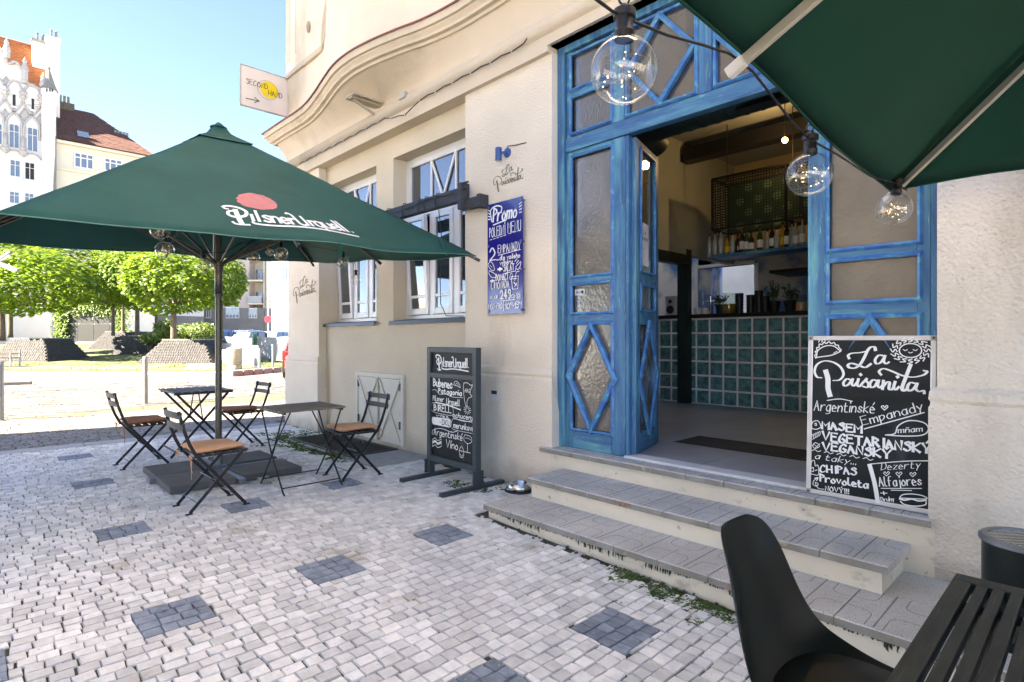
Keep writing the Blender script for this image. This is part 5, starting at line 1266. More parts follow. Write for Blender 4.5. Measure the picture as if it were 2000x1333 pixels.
# empanada and sleeping sun
bc([(150, 200), (160, 155), (210, 125), (265, 125), (305, 155), (310, 160), (250, 185), (180, 195), (150, 200)], .006)
bc([(145, 205), (138, 185), (150, 180), (142, 160), (155, 155), (152, 135), (168, 133), (170, 112), (190, 115), (200, 100), (218, 108), (235, 96), (250, 108), (270, 102), (278, 118), (296, 120), (300, 136), (314, 150), (305, 162)], .006)
for k in range(3): bc([(165+k*20, 100-k), (172+k*20, 90), (164+k*20, 84), (172+k*20, 76)], .004)
bc([(265, 172), (288, 158)], .004)
bc([(728+62*cos(a), 155+45*sin(a)) for a in [i*pi/8 for i in range(17)]], .006)
for k in range(16):
    a = k*pi/8; r1, r2 = 1.25, 1.85; cx, cy = 728, 155
    pt = [(cx+62*r*cos(a+.13*((j % 2)*2-1)), cy+46*r*sin(a+.13*((j % 2)*2-1))) for j, r in enumerate((1.2, 1.4, 1.6, 1.85))]
    bc(pt, .0055)
for cx in (700, 755): bc([(cx-12, 148), (cx, 156), (cx+12, 148)], .004)
bc([(718, 165), (728, 171), (740, 165)], .004)
ink.mb.build('chalk_lettering', 'white', mb_)
# ================================================================ LOOSE THINGS BY THE STEPS
bw = thing('dog_bowl', 'shiny steel dog bowl with black rubber foot on the lowest step', 'bowl', (-3.31, 3.24, ZT[0]))
MB().lathe([(.118, .012), (.085, .062), (.080, .066), (.074, .062), (.058, .024), (.0, .020)], (-3.31, 3.24, ZT[0]), 36).build('bowl', 'steel', bw, smooth=True)
MB().lathe([(.112, .0), (.122, .0), (.124, .008), (.118, .014), (.110, .010), (.112, 0)], (-3.31, 3.24, ZT[0]), 36).build('rubber_foot', 'rubber', bw, smooth=True)
# ash bin
bc_ = Vector((-.225, 3.09, ZT[0])); bn = thing('ash_bin', 'round black ash bin with a steel rim and wire mesh top by the wall', 'bin', bc_)
BH2, BR = .425, .15
b = MB(); b.lathe([(.0, .0), (BR-.008, .0), (BR-.004, .01), (BR-.004, BH2-.02), (BR, BH2-.015)], bc_, 48); b.build('body', 'bin', bn, smooth=2)
MB().lathe([(BR, BH2-.022), (BR+.006, BH2-.018), (BR+.006, BH2-.004), (BR-.004, BH2+.004), (BR-.022, BH2+.003), (BR-.026, BH2-.012)], bc_, 48).build('rim', 'galv', bn, smooth=2)
MB().lathe([(.0, BH2-.02), (BR-.026, BH2-.02)], bc_, 40).build('ash_tray', 'granite', bn)
b = MB(); r = BR-.026
for i in range(-8, 9):
    for sg_ in (1, -1):
        o = i*.0165
        if abs(o) < r:
            h = sqrt(r*r-o*o); d = Vector((cos(.5*sg_+.4), sin(.5*sg_+.4), 0)); n_ = Vector((-d.y, d.x, 0)); c = bc_+Vector((0, 0, BH2-.006+.002*sg_))
            b.tube([c+n_*o-d*h, c+n_*o+d*h], .0016, 4, False)
b.build('mesh_top', 'steel', bn)
hh = MB()
for i in range(9):
    pass
a0 = atan2(-3.06, .25)+.35
hh.grid([[bc_+Vector(((BR-.0025)*cos(a0+a*.09), (BR-.0025)*sin(a0+a*.09), z)) for z in (.14, .30)] for a in range(8)])
hh.build('disposal_slot', 'soil', bn, solid=.002)
# cellar grating in the pavement
gr = thing('cellar_grating', 'rusty dark steel grating in the pavement under the chair by the hatch', 'grating', (-6.7, 3.38, 0))
b = MB()
for q in ((-7.50, -5.86, 3.06, 3.10, -.02, .012), (-7.50, -5.86, 3.66, 3.70, -.02, .012), (-7.50, -7.46, 3.10, 3.66, -.02, .012), (-5.90, -5.86, 3.10, 3.66, -.02, .012), (-6.70, -6.66, 3.10, 3.66, -.02, .012)): b.box(*q)
b.build('frame', 'iron', gr)
b = MB()
for i in range(78):
    x = -7.45+i*.0202
    if -6.71 < x < -6.65: continue
    b.box(x, x+.004, 3.10, 3.66, -.02, .006)
for i in range(13): b.box(-7.46, -5.90, 3.12+i*.042, 3.124+i*.042, -.02, .0045)
b.build('bars', 'iron', gr, kind='stuff')
MB().box(-7.50, -5.86, 3.05, 3.74, -.06, -.025).build('pit', 'soil', gr)
for x in (-7.62, -6.95, -6.28): MB().box(x+.0, x+.66, 2.99, 3.055, -.04, .008).build('kerbstone', 'kerb', pave, bev=.004)
MB().box(-5.84, -5.2, 3.0, 3.74, -.04, .003).build('kerbstone', 'kerb', pave, bev=.004)
# frayed rag under the slab
b = MB()
for k in range(16):
    a = R.uniform(0, 6.3); c = Vector((-5.36, 1.98, .01)); b.tube([c+Vector((R.uniform(-.10, .10), R.uniform(-.06, .06), R.uniform(0, .03))) for i in range(5)], .006, 5)
rg = b.build('rag', 'cablew'); tag(rg, 'crumpled pale rag on the cobbles beside the ballast slabs', 'rag')
# ================================================================ FOREGROUND CHAIR AND TABLE
fc = thing('shell_chair', 'black plastic shell chair pushed up to the slatted table, lower right', 'chair', (-.455, 1.51, -.02))
prof = [(-.262, .845, .070), (-.258, .832, .112), (-.25, .80, .136), (-.235, .74, .150), (-.215, .67, .168), (-.192, .60, .188), (-.165, .54, .208), (-.125, .488, .228), (-.06, .455, .238), (.02, .440, .240), (.10, .440, .235), (.17, .448, .220), (.215, .445, .195), (.235, .425, .16)]
def shell(off=0):
    rows = []
    for i, (x, z, h) in enumerate(prof):
        a, c = prof[max(i-1, 0)], prof[min(i+1, len(prof)-1)]; d = Vector((c[0]-a[0], 0, c[1]-a[1])).normalized(); n = Vector((-d.z, 0, d.x))
        if n.x < 0: n = -n
        if n.z < 0 and i > 5: n = -n
        cup = .055*min(1, i/4+.25) if i < 9 else .045*(1-(i-9)*.12)
        r = []
        for j in range(-8, 9):
            s = j/8; r.append(Vector((x, s*h, z))+n*(cup*abs(s)**2.4))
        rows.append(r)
    return rows
rw = shell(); cc = fc.location
fine = []
b = MB().grid([[p+cc for p in r] for r in rw]); so_ = b.build('seat_shell', 'shell', fc, smooth=True); 
md = so_.modifiers.new('Solidify', 'SOLIDIFY'); md.thickness = .007; md.offset = 0
md = so_.modifiers.new('Subsurf', 'SUBSURF'); md.levels = 2; md.render_levels = 2
b = MB(); b.lathe0([(0, -.02), (.16, -.018), (.198, -.004), (.205, .006), (.19, .018), (.10, .026), (0, .028)], (cc.x+.03, cc.y, .458), 32, (1, .98, 1)); b.build('seat_pad', 'shell', fc, smooth=True)
for sx in (-1, 1):
    for sy in (-1, 1):
        MB().tube([(cc.x+.02+sx*.10, cc.y+sy*.12, .42), (cc.x+.02+sx*.22, cc.y+sy*.23, -.085)], [.019, .012], 12).build('leg', 'greyw', fc, smooth=True)
b = MB(); b.box(cc.x-.11, cc.x+.15, cc.y-.14, cc.y+.14, .41, .425); b.build('under_frame', 'black', fc)
ft = thing('slatted_table', 'dark weathered slatted wooden garden table in the lower right corner', 'table', (.2, 1.1, 0))
TX0, TX1, TY0, TY1, TZ = -.262, .62, .30, 1.775, .74
MB().box(TX0, TX1, TY1-.046, TY1, TZ-.03, TZ).build('end_board', 'tablew', ft, bev=.003); MB().box(TX0, TX1, TY0, TY0+.046, TZ-.03, TZ).build('end_board', 'tablew', ft, bev=.003)
MB().box(TX0, TX0+.036, TY0+.0465, TY1-.0465, TZ-.03, TZ).build('slat', 'tablew', ft, bev=.003)
x = TX0+.036+.0095
while x < TX1-.02:
    MB().box(x, x+.0215, TY0+.0465, TY1-.0465, TZ-.026, TZ-.001+R.uniform(-.001, .001)).build('slat', 'tablew', ft, bev=.002); x += .031
for y in (TY0+.1, TY1-.16): MB().box(TX0+.02, TX1-.02, y, y+.06, TZ-.07, TZ-.031).build('cross_batten', 'tablew', ft)
for x in (TX0+.03, TX1-.09):
    for y in (TY0+.05, TY1-.11): MB().box(x, x+.06, y, y+.06, gz(x, y), TZ-.071).build('leg', 'tablew', ft, bev=.003)
# ================================================================ INSIDE THE CAFE
FZ = ZT[2]+.014; CZ = 4.1
cf = thing('cafe_floor', 'x', 'x'); del cf['label'], cf['category']; cf['kind'] = 'structure'
MB().box(-6.9, 1.2, 3.86, 11.2, FZ-.2, FZ-.008).build('floor_bed', 'grout', cf)
x = -4.75
while x < .9:
    y = 3.862
    while y < 7.45:
        MB().box(x+.002, x+.898, y+.002, y+.598, FZ-.02, FZ).build('floor_tile', 'floor', cf); y += .60
    x += .90
iw = thing('cafe_interior_walls', 'x', 'x'); del iw['label'], iw['category']; iw['kind'] = 'structure'
def iwall(name, m, *bx):
    b = MB()
    for q in bx: b.box(*q)
    return b.build(name, m, iw)
iwall('ceiling', 'ipaint', (-4.25, 1.2, 4.0, 8.3, CZ, CZ+.1), (-6.9, -4.25, 4.0, 7.0, CZ, CZ+.1), (-4.25, 1.2, 8.3, 9.0, CZ, CZ+.1))  # left room ceiling stops short so sky light falls in
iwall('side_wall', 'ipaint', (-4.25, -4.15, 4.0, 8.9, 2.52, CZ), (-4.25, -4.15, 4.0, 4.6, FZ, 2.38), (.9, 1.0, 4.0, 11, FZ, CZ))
iwall('lintel', 'dgreen', (-4.27, -4.13, 4.0, 7.38, 2.38, 2.52)); iwall('post', 'dgreen', (-4.29, -4.13, 7.38, 7.50, FZ, 2.60))
iwall('left_room_wall', 'iwhite', (-6.9, -6.8, 4.3, 9.3, FZ, CZ))
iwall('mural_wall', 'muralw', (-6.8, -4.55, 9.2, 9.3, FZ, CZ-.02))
YW = 8.9
h0, h1 = PY(1364, 520, YW).x, PY(1474, 560, YW).x; hz0, hz1 = 1.5, PY(1420, 520, YW).z
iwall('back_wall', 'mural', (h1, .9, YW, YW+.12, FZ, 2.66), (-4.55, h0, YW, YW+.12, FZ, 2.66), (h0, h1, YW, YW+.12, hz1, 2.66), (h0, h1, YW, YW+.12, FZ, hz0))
iwall('glow_tinted_wall', 'owall', (-4.15, .9, YW-.004, YW+.12, 2.66, CZ)); iwall('opening_frame', 'iwhite', (h0-.05, h0, YW-.02, YW+.13, hz0, hz1), (h1, h1+.06, YW-.02, YW+.13, hz0, hz1), (h0, h1, YW-.02, YW+.13, hz1, hz1+.05))
iwall('roofless_room_wall', 'iwhite', (-7, 1, 11, 11.1, FZ, 2.9)); iwall('roofless_room_door_frame', 'dgreen', (-4.6, -4.45, 10.9, 10.98, FZ, 2.15), (-4.45, -3.3, 10.9, 10.98, 2.0, 2.15))  # wall of the white back room, roof left off to let sky light in
b = MB()
for i in range(6):
    for k in range(14): b.tube([(-3.95+k*.055, 10.97, 2.95-i*.09), (-3.95+k*.055+.01, 10.95, 2.87-i*.09)], .02, 6)
wh = thing('wall_hanging', 'knotted woollen wall hanging in the bright room behind the bar', 'wall hanging', (-3.6, 10.97, 2.7))
for i, m in enumerate(('leafg', 'trim', 'labelr', 'trim', 'ipaint', 'bottley')):
    b = MB()
    for k in range(15): b.tube([(-3.95+k*.05, 10.97, 2.95-i*.08), (-3.95+k*.05+.012, 10.94, 2.915-i*.08), (-3.95+k*.05, 10.97, 2.88-i*.08)], .016, 6)
    b.build('woven_row', m, wh)
bar = thing('bar_counter', 'bar counter faced with green glass blocks under a black top', 'bar', (-3, 7.6, FZ))
MB().box(-5.9, .88, 7.42, 8.05, 1.622, 1.672).build('counter_top', 'black', bar, bev=.004)
MB().box(-5.9, .88, 7.504, 7.95, FZ, 1.62).build('core', 'grout', bar)
for i in range(34):
    x = -5.86+i*.2
    if x > .66: break
    for j in range(6):
        if -4.30 < x+.1 < -4.12 and 0: continue
        MB().box(x+.009, x+.191, 7.500, 7.53, FZ+.010+j*.2, FZ+.192+j*.2).build('glass_block', 'gblock', bar, bev=.008, seg=1)
# ceiling beam, duct, bulb
bmi = thing('ceiling_beam', 'black beam across the cafe ceiling above the hanging mesh shelf', 'beam', (-2, 7.3, 3.9))
MB().box(-4.1, .88, 7.2, 7.4, 3.80, 3.98).build('beam', 'black', bmi)
du = thing('ventilation_duct', 'dark green spiral duct just inside above the door opening', 'duct', (-2, 4.35, 3.2))
b = MB(); b.tube([(-3.0, 4.75, 3.2), (-2.93, 4.5, 3.2), (-2.78, 4.38, 3.2), (-2.6, 4.35, 3.2), (.6, 4.35, 3.2)], .135, 24); b.build('duct_pipe', 'duct', du, smooth=2)
b = MB()
for i in range(26): b.tube([(-2.55+i*.12, 4.35, 3.2), (-2.54+i*.12, 4.35, 3.2)], .139, 24)
b.build('seam', 'duct', du); MB().box(-1.95, -1.0, 4.20, 4.30, 3.055, 3.075).build('grille', 'black', du)
lb = PY(1533, 274, 6.9)
cl = thing('ceiling_bulb', 'lit warm bulb under the ceiling over the bar', 'lamp', lb)
MB().ball(lb, .032, 16, 10).build('bulb', 'lampglow', cl, smooth=True); MB().tube([lb+Vector((0, 0, .02)), (lb.x, lb.y, CZ)], .006, 8).build('socket', 'black', cl)
ld = bpy.data.lights.new('bulb_light', 'POINT'); ld.energy = 1.6; ld.color = (1, .66, .30); ld.shadow_soft_size = .05
lo = bpy.data.objects.new('bulb_light', ld); col.objects.link(lo); lo.parent = cl; lo.location = (0, -.06, -.06)
# hanging mesh cage and bottle shelf
cg = thing('hanging_mesh_shelf', 'dark mesh cage hung over the bar above the row of bottles', 'hanging shelf', (-2, 7.1, 3))
x0, x1, y0, y1, z0, z1 = -3.51, .3, 6.9, 7.35, 2.72, 3.37
b = MB()
for y in (y0, y1):
    for z in (z0, z1): b.bar((x0, y, z), (x1, y, z), .025)
for x in (x0, -2.6, -1.7, -.8, x1):
    for y in (y0, y1): b.bar((x, y, z0), (x, y, z1), .025)
    for z in (z0, z1): b.bar((x, y0, z), (x, y1, z), .025)
b.build('frame', 'black', cg)
b = MB(); n = int((x1-x0)/.034)
for i in range(n):
    x = x0+i*.034; b.quad((x, y0, z0), (x+.011, y0, z0), (x+.011, y0, z1), (x, y0, z1)); b.quad((x, y1, z0), (x+.018, y1, z0), (x+.018, y1, z1), (x, y1, z1)); b.quad((x, y0, z1), (x+.012, y0, z1), (x+.012, y1, z1), (x, y1, z1))
for k in range(19):
    z = z0+k*.034; b.quad((x0, y0-.001, z), (x1, y0-.001, z), (x1, y0-.001, z+.011), (x0, y0-.001, z+.011)); b.quad((x0, y1-.001, z), (x1, y1-.001, z), (x1, y1-.001, z+.018), (x0, y1-.001, z+.018)); b.quad((x0, y0, z), (x0, y1, z), (x0, y1, z+.012), (x0, y0, z+.012))
b.build('wire_mesh', 'mesh', cg, kind='stuff')
b = MB()
for x in (x0+.1, -2.6, -1.7, -.8):
    b.tube([(x, 7.1, z1), (x, 7.1, CZ)], .006, 6)
b.build('rod', 'black', cg)
b = MB(); b.box(x0, x1, y1-.01, y1, z0, z1); b.build('back_panel', 'cagep', cg)
b = MB()
for i in range(16):
    for j in range(4): b.lathe([(0, 0), (.055, 0)], (x0+.16+i*.24+.12*(j % 2), y1-.013, z0+.09+j*.16), 14, (0, -1, 0))
b.build('perforation', 'caged', cg, kind='stuff')
sh = thing('bottle_shelf', 'dark blue wooden shelf carrying the row of spirit bottles', 'shelf', (-2, 7.1, 2.4))
MB().box(-3.52, .3, 6.93, 7.25, 2.365, 2.405).build('board', 'doorh', sh, bev=.003)
for x in (-3.45, -2.6, -1.7): MB().bar((x, 7.22, 2.405), (x, 7.22, 2.74), .02).build('upright', 'black', sh)
bottles = [(1386, 'bottlec', .30, 0), (1397, 'bottlec', .31, 0), (1408, 'bottlec', .33, 0), (1420, 'bottley', .24, 1), (1431, 'bottlec', .27, 0), (1441, 'bottled', .26, 0), (1449, 'bottled', .34, 2), (1458, 'bottleg', .31, 1), (1467, 'bottled', .26, 1), (1484, 'bottleg', .32, 1), (1499, 'bottlec', .25, 0), (1508, 'bottled', .32, 1), (1517, 'bottlec', .26, 0), (1529, 'bottley', .31, 1), (1537, 'bottled', .33, 1), (1546, 'bottlec', .30, 0), (1554, 'bottlec', .31, 2), (1567, 'bottlec', .34, 2)]
names = {'bottlec': 'clear', 'bottley': 'amber', 'bottled': 'dark', 'bottleg': 'green'}
seen = {}
ordn = ['first', 'second', 'third', 'fourth', 'fifth', 'sixth', 'seventh', 'eighth', 'ninth']
for px, m, h, lab in bottles:
    seen[m] = seen.get(m, 0)+1
    x = PY(px, 480, 7.06).x; r = .033 if h > .26 else .036
    t = thing('bottle', '%s glass bottle on the bar shelf, %s of the %s ones from the left' % (names[m], ordn[seen[m]-1], names[m]), 'bottle', (x, 7.06, 2.405), 0, 'bottles on the bar shelf')
    MB().lathe([(0, 0), (r*.9, 0), (r, .006), (r, h*.55), (r*.8, h*.66), (.013, h*.76), (.012, h*.93), (0, h*.93)], (x, 7.06, 2.405), 14).build('glass', m, t, smooth=True)
    MB().lathe([(.0145, h*.93-.002), (.0145, h), (0, h)], (x, 7.06, 2.405), 10).build('cap', 'labelr' if lab == 2 else 'black', t)
    if lab: MB().lathe([(r+.0008, h*.14), (r+.0008, h*.44)], (x, 7.06, 2.405), 16).build('paper_label', {1: 'labely' if m == 'bottley' else 'paper', 2: 'paper'}[lab], t)
b = MB(); b.box(-3.2, -1.6, 7.9, 8.6, 2.22, 2.26)
hd = b.build('extractor_shelf', 'black'); tag(hd, 'black shelf board over the opening behind the bar', 'shelf')
def pot(px, h, lab, yy=7.72):
    x = PY(px, 600, yy).x; z = 1.672; t = thing('potted_herb', lab, 'potted plant', (x, yy, z), 0, 'potted herbs on the bar')
    MB().lathe([(0, 0), (.055, 0), (.075, .13), (.080, .13), (.080, .15), (.07, .15), (.065, .13), (0, .13)], (x, yy, z), 16).build('pot', 'soil', t, smooth=2)
    b = MB(); s = MB(); rr = random.Random(px)
    for i in range(26):
        a, q = rr.uniform(0, 6.3), rr.uniform(.02, .17); tip = Vector((x+q*cos(a), yy+q*sin(a), z+.15+h*rr.uniform(.45, 1)*(1-q*1.5)))
        s.tube([(x+.02*cos(a), yy+.02*sin(a), z+.13), tip], .002, 4, False)
        for k in range(9):
            c = Vector((x, yy, z+.15)).lerp(tip, rr.uniform(.4, 1.05)); d = Vector((rr.gauss(0, 1), rr.gauss(0, 1), rr.gauss(0, .6))).normalized(); n = d.cross(Vector((0, 0, 1))).normalized(); L = rr.uniform(.03, .05)
            b.add([c, c+d*L*.5+n*L*.35, c+d*L, c+d*L*.5-n*L*.35], [(0, 1, 2, 3)])
    b.build('foliage', 'leafg', t); s.build('stem', 'leafg', t)
pot(1512, .30, 'bushy potted basil on the bar, the larger of the two'); pot(1543, .22, 'smaller potted herb on the bar beside the basil'); pot(1408, .16, 'small drooping plant beside the glass jar on the bar', 7.85)
def bar_item(name, px, prof, m, lab, cat, y=7.68, extra=None):
    x = PY(px, 600, y).x; t = thing(name, lab, cat, (x, y, 1.672)); MB().lathe(prof, (x, y, 1.672), 18).build('body', m, t, smooth=2)
    if extra: extra(t, x, y)
bar_item('storage_jar', 1424, [(.0, 0), (.085, 0), (.095, .02), (.095, .22), (.075, .25), (.075, .27), (.085, .275), (.085, .29), (0, .29)], 'glassware', 'big clear glass jar standing on the bar', 'jar', extra=lambda t, x, y: MB().lathe([(0, .006), (.086, .01), (.086, .14), (0, .15)], (x, y, 1.672), 16).build('contents', 'bottley', t))
bar_item('drink_jar', 1565, [(.0, 0), (.065, 0), (.07, .02), (.07, .18), (.055, .2), (.055, .22), (0, .22)], 'glassware', 'jar with orange contents at the right end of the bar', 'jar', extra=lambda t, x, y: MB().lathe([(0, .01), (.062, .01), (.062, .12), (0, .12)], (x, y, 1.672), 16).build('contents', 'orange', t))
for i, px in enumerate((1444, 1466, 1482, 1494)):
    h = (.28, .25, .30, .22)[i]
    def st(t, x, y, h=h):
        b = MB()
        for k in range(int(h/.045)): b.lathe([(.046, k*.045), (.052, k*.045+.01), (.056, k*.045+.042)], (x, y, 1.672), 14)
        b.build('cup_rim', 'black', t)
    bar_item('cup_stack', px, [(.0, 0), (.044, 0), (.055, h), (0, h)], 'soil', 'stack of black cups on the bar, %s from the left' % ordn[i], 'cups', extra=st)
for i, (px, hh_) in enumerate(((1362, .10), (1377, .09))): bar_item('tin', px, [(0, 0), (.05, 0), (.05, hh_), (0, hh_)], 'trim', 'pale tin by the black post on the bar, %s of two' % ('left' if i == 0 else 'right'), 'tin', 7.55)
sp = thing('speaker', 'small silver loudspeaker on the bar left of the post', 'speaker', (PY(1314, 600, 7.6).x, 7.6, 1.672)); x = sp.location.x
MB().box(x-.085, x+.085, 7.53, 7.70, 1.672, 1.96).build('cabinet', 'alus', sp, bev=.006)
MB().lathe([(.062, 0), (.062, .004), (.05, .005), (.02, -.0), (.0, .006)], (x, 7.526, 1.76), 24, (0, -1, 0)).build('woofer', 'black', sp, smooth=True); MB().lathe([(.028, 0), (.028, .004), (.0, .006)], (x, 7.526, 1.88), 18, (0, -1, 0)).build('tweeter', 'black', sp)
tp = thing('beer_tap', 'steel beer tap column on the bar near the post', 'beer tap', (PY(1388, 600, 7.7).x, 7.7, 1.672)); x = tp.location.x
MB().lathe([(0, 0), (.04, 0), (.03, .02), (.03, .26), (0, .28)], (x, 7.7, 1.672), 16).build('column', 'steel', tp, smooth=2)
b = MB()
for d in (-.09, .09): b.tube([(x, 7.7, 1.87), (x+d, 7.66, 1.87), (x+d, 7.64, 1.80)], .012, 8); b.tube([(x+d, 7.66, 1.87), (x+d, 7.66, 2.0)], .01, 8)
b.build('tap', 'steel', tp, smooth=True)
gm = thing('floor_grating', 'black entrance grating set in the cafe floor tiles', 'grating', (-2, 4.77, FZ))
b = MB()
for i in range(46): b.box(-2.65+i*.04, -2.645+i*.04+.004, 4.55, 4.98, FZ+.0005, FZ+.005)
for i in range(15): b.box(-2.66, -.8, 4.55+i*.0305, 4.554+i*.0305, FZ+.0005, FZ+.004)
b.build('bars', 'iron', gm, kind='stuff'); MB().box(-2.68, -.79, 4.53, 5.0, FZ-.01, FZ+.0004).build('tray', 'soil', gm)
# ================================================================ STREET AND SQUARE
def bollard(x, y, label, h=.965):
    z = gz(x, y); t = thing('bollard', label, 'bollard', (x, y, z), 0, 'steel bollards along the road')
    MB().lathe([(.0, .0), (.07, .0), (.07, .008), (.046, .012), (.046, h-.07)], (x, y, z), 20).build('post', 'bollard', t, smooth=2)
    MB().lathe([(.048, h-.07), (.048, h-.008), (.042, h), (0, h+.002)], (x, y, z), 20).build('cap', 'bollard', t, smooth=2)
p = PG(284, 790); bollard(p.x, p.y, 'grey steel bollard standing alone in the sun left of the dark table'); p = PG(1, 822); bollard(p.x, p.y, 'grey steel bollard cut off by the left edge of the photo')
p = PG(533, 724); bollard(p.x, p.y, 'grey bollard beside the red car', 1.1); p = PG(507, 722, .0); bollard(p.x, p.y, 'thin grey bollard between fence and red car', .9)
c = PG(458, 722); t = thing('granite_drum', 'squat round pebble concrete bollard at the corner of the square', 'bollard', (c.x, c.y, 0))
MB().lathe([(0, 0), (.31, 0), (.315, .16), (.29, .20), (.315, .24), (.315, .90), (.29, .93), (0, .93)], (c.x, c.y, 0), 28).build('drum', 'granite', t, smooth=2)
# trees of the square
def crown_mesh(seed, n=4700):
    rr = random.Random(seed); b = MB()
    lob = [(Vector((rr.uniform(-1, 1), rr.uniform(-1, 1), rr.uniform(-.4, .9))).normalized(), rr.uniform(.08, .26)) for i in range(12)]
    for i in range(n):
        d = Vector((rr.gauss(0, 1), rr.gauss(0, 1), rr.gauss(0, 1))).normalized()
        if d.z < -.55 and rr.random() < .55: continue
        r = 1+sum(a*max(0, d.dot(l)-.55)*1.9 for l, a in lob)-.12+.22*noise.noise(d*2.3+Vector((seed, 0, 0)))
        r *= rr.choice((1, 1, .97, .93, .86, .75)) * rr.uniform(.97, 1.03)
        p = Vector((d.x*r, d.y*r, d.z*r)); out = Vector((d.x, d.y, d.z*.3)).normalized()
        dn = (out*rr.uniform(.5, 1.0)+Vector((0, 0, -rr.uniform(.35, .9)))+Vector((rr.gauss(0, .35), rr.gauss(0, .35), rr.gauss(0, .2)))).normalized()
        sd = dn.cross(d).normalized() if abs(dn.dot(d)) < .98 else Vector((1, 0, 0)); sd = (sd+Vector((0, 0, rr.gauss(0, .25)))).normalized()
        L = rr.uniform(.09, .155); w = L*.42; up = sd.cross(dn)*.012
        b.add([p, p+dn*L*.4+sd*w, p+dn*L, p+dn*L*.4-sd*w, p+dn*L*.45+up], [(0, 1, 4), (1, 2, 4), (2, 3, 4), (3, 0, 4)])
    me = bpy.data.meshes.new('crown'); me.from_pydata(b.v, [], b.f); me.materials.append(M['leaf']); return me
CM = [crown_mesh(s) for s in (1, 2, 3)]
def tree(px, py, rx, ry, w, tpx, label, k, tr=.16, base=None):
    c = PC(px, py, w); tb = SQ((tpx-1000)/FOC*w, w); g = gz(tb.x, tb.y)+(base if base is not None else 1.25)
    t = thing('catalpa_tree', label, 'tree', (tb.x, tb.y, g), 0, 'clipped round trees of the square')
    o = bpy.data.objects.new('crown', CM[k % 3]); col.objects.link(o); o.parent = t; o.location = c-t.location
    sx, sz = rx*w/FOC, ry*w/FOC; o.scale = (sx, sx, sz); o.rotation_euler = (0, 0, k*1.3)
    b = MB(); top = Vector((c.x, c.y, c.z-.2*sz)); st = Vector((tb.x, tb.y, g-.1)); f1 = Vector((tb.x, tb.y, c.z-.75*sz))
    b.tube([st, st+Vector((.02, 0, .3)), f1, f1.lerp(top, .5)], [tr*1.15, tr, tr*.85, tr*.5], 10); rr = random.Random(k)
    for i in range(7):
        a = i*.9+k; e = Vector((c.x+sx*.72*cos(a), c.y+sx*.72*sin(a), c.z+sz*rr.uniform(-.35, .35))); b.tube([f1, f1.lerp(e, .5)+Vector((0, 0, -.12)), e], [tr*.5, tr*.33, tr*.12], 6)
    b.build('trunk', 'bark', t, smooth=True)
tree(345, 556, 84, 60, 31.8, 339, 'round bright green catalpa rising from the nearest sloped planter', 0)
tree(256, 548, 60, 56, 43, 268, 'catalpa with a dark trunk behind the nearest planter', 1)
tree(206, 566, 44, 38, 46, 221, 'catalpa with a thin pale trunk before the dark kiosk', 2, .13)
tree(236, 512, 42, 32, 50, 240, 'topmost catalpa crown rising between the trees by the kiosk', 3, .13)
tree(70, 560, 100, 56, 35, 3, 'broad low catalpa at the left edge over the shaded planter', 4, .2)
tree(45, 512, 98, 44, 41, 20, 'taller catalpa crown behind the one at the left edge', 5)
tree(428, 552, 46, 52, 38, 432, 'catalpa half hidden behind the parasol pole', 6, .15, .2)
tree(300, 500, 32, 22, 48, 305, 'small catalpa crown just under the parasol hem', 7, .12)
# sloped planters clad in small setts
def planter(px0, px1, pyb, w, ht, label, ins=.22):
    u0, u1 = (px0-1000)/FOC*w, (px1-1000)/FOC*w; L = u1-u0; c = SQ((u0+u1)/2, w+L/2); g = gz(c.x, c.y)*.0+gz(*SQ((u0+u1)/2, w)[:2])
    t = thing('sloped_planter', label, 'planter', (c.x, c.y, g), atan2(FW[1], FW[0])-pi/2, 'sloped tree planters of the square')
    a, s = L/2, L/2*(1-2*ins)
    b = MB(); b.add([(-a, -a, -.2), (a, -a, -.2), (a, a, -.2), (-a, a, -.2), (-s, -s, ht-.02), (s, -s, ht-.02), (s, s, ht-.02), (-s, s, ht-.02)], [(0, 1, 5, 4), (1, 2, 6, 5), (2, 3, 7, 6), (3, 0, 4, 7), (4, 5, 6, 7)])
    b.build('core', 'joint', t, local=True)
    b = MB(); rr = random.Random(int(px0)); rows = int(ht/.085)
    for k in range(4):
        R4 = Matrix.Rotation(k*pi/2, 3, 'Z')
        for i in range(rows):
            z0, z1 = ht*i/rows, ht*(i+1)/rows; r0, r1 = a+(s-a)*z0/ht, a+(s-a)*z1/ht; n = int(2*r0/.13)
            for j in range(n):
                f0, f1_ = (j+(i % 2)*.5)/n*2-1, (j+1+(i % 2)*.5)/n*2-1
                if f1_ > 1: continue
                g_ = .012; o = rr.uniform(.0, .022)
                P = [Vector((f0*r0+g_, -r0-.006-o, z0+.008)), Vector((f1_*r0-g_, -r0-.006-o, z0+.008)), Vector((f1_*r1-g_, -r1-.006-o, z1-.008)), Vector((f0*r1+g_, -r1-.006-o, z1-.008))]
                Q = [p+Vector((0, .04, 0)) for p in P]
                b.add([R4@v for v in P+Q], [(0, 1, 2, 3), (0, 4, 5, 1), (1, 5, 6, 2), (2, 6, 7, 3), (3, 7, 4, 0)])
    b.build('setts', 'moundc', t, local=True, kind='stuff')
    b = MB(); b.box(-s-.03, s+.03, -s-.03, -s+.1, ht-.01, ht+.05); b.box(-s-.03, s+.03, s-.1, s+.03, ht-.01, ht+.05); b.box(-s-.03, -s+.1, -s+.101, s-.101, ht-.01, ht+.05); b.box(s-.1, s+.03, -s+.101, s-.101, ht-.01, ht+.05); b.build('coping', 'lead', t, local=True)
planter(265, 414, 710, 30.6, 1.28, 'nearest sloped sett planter, carrying the bright round tree')
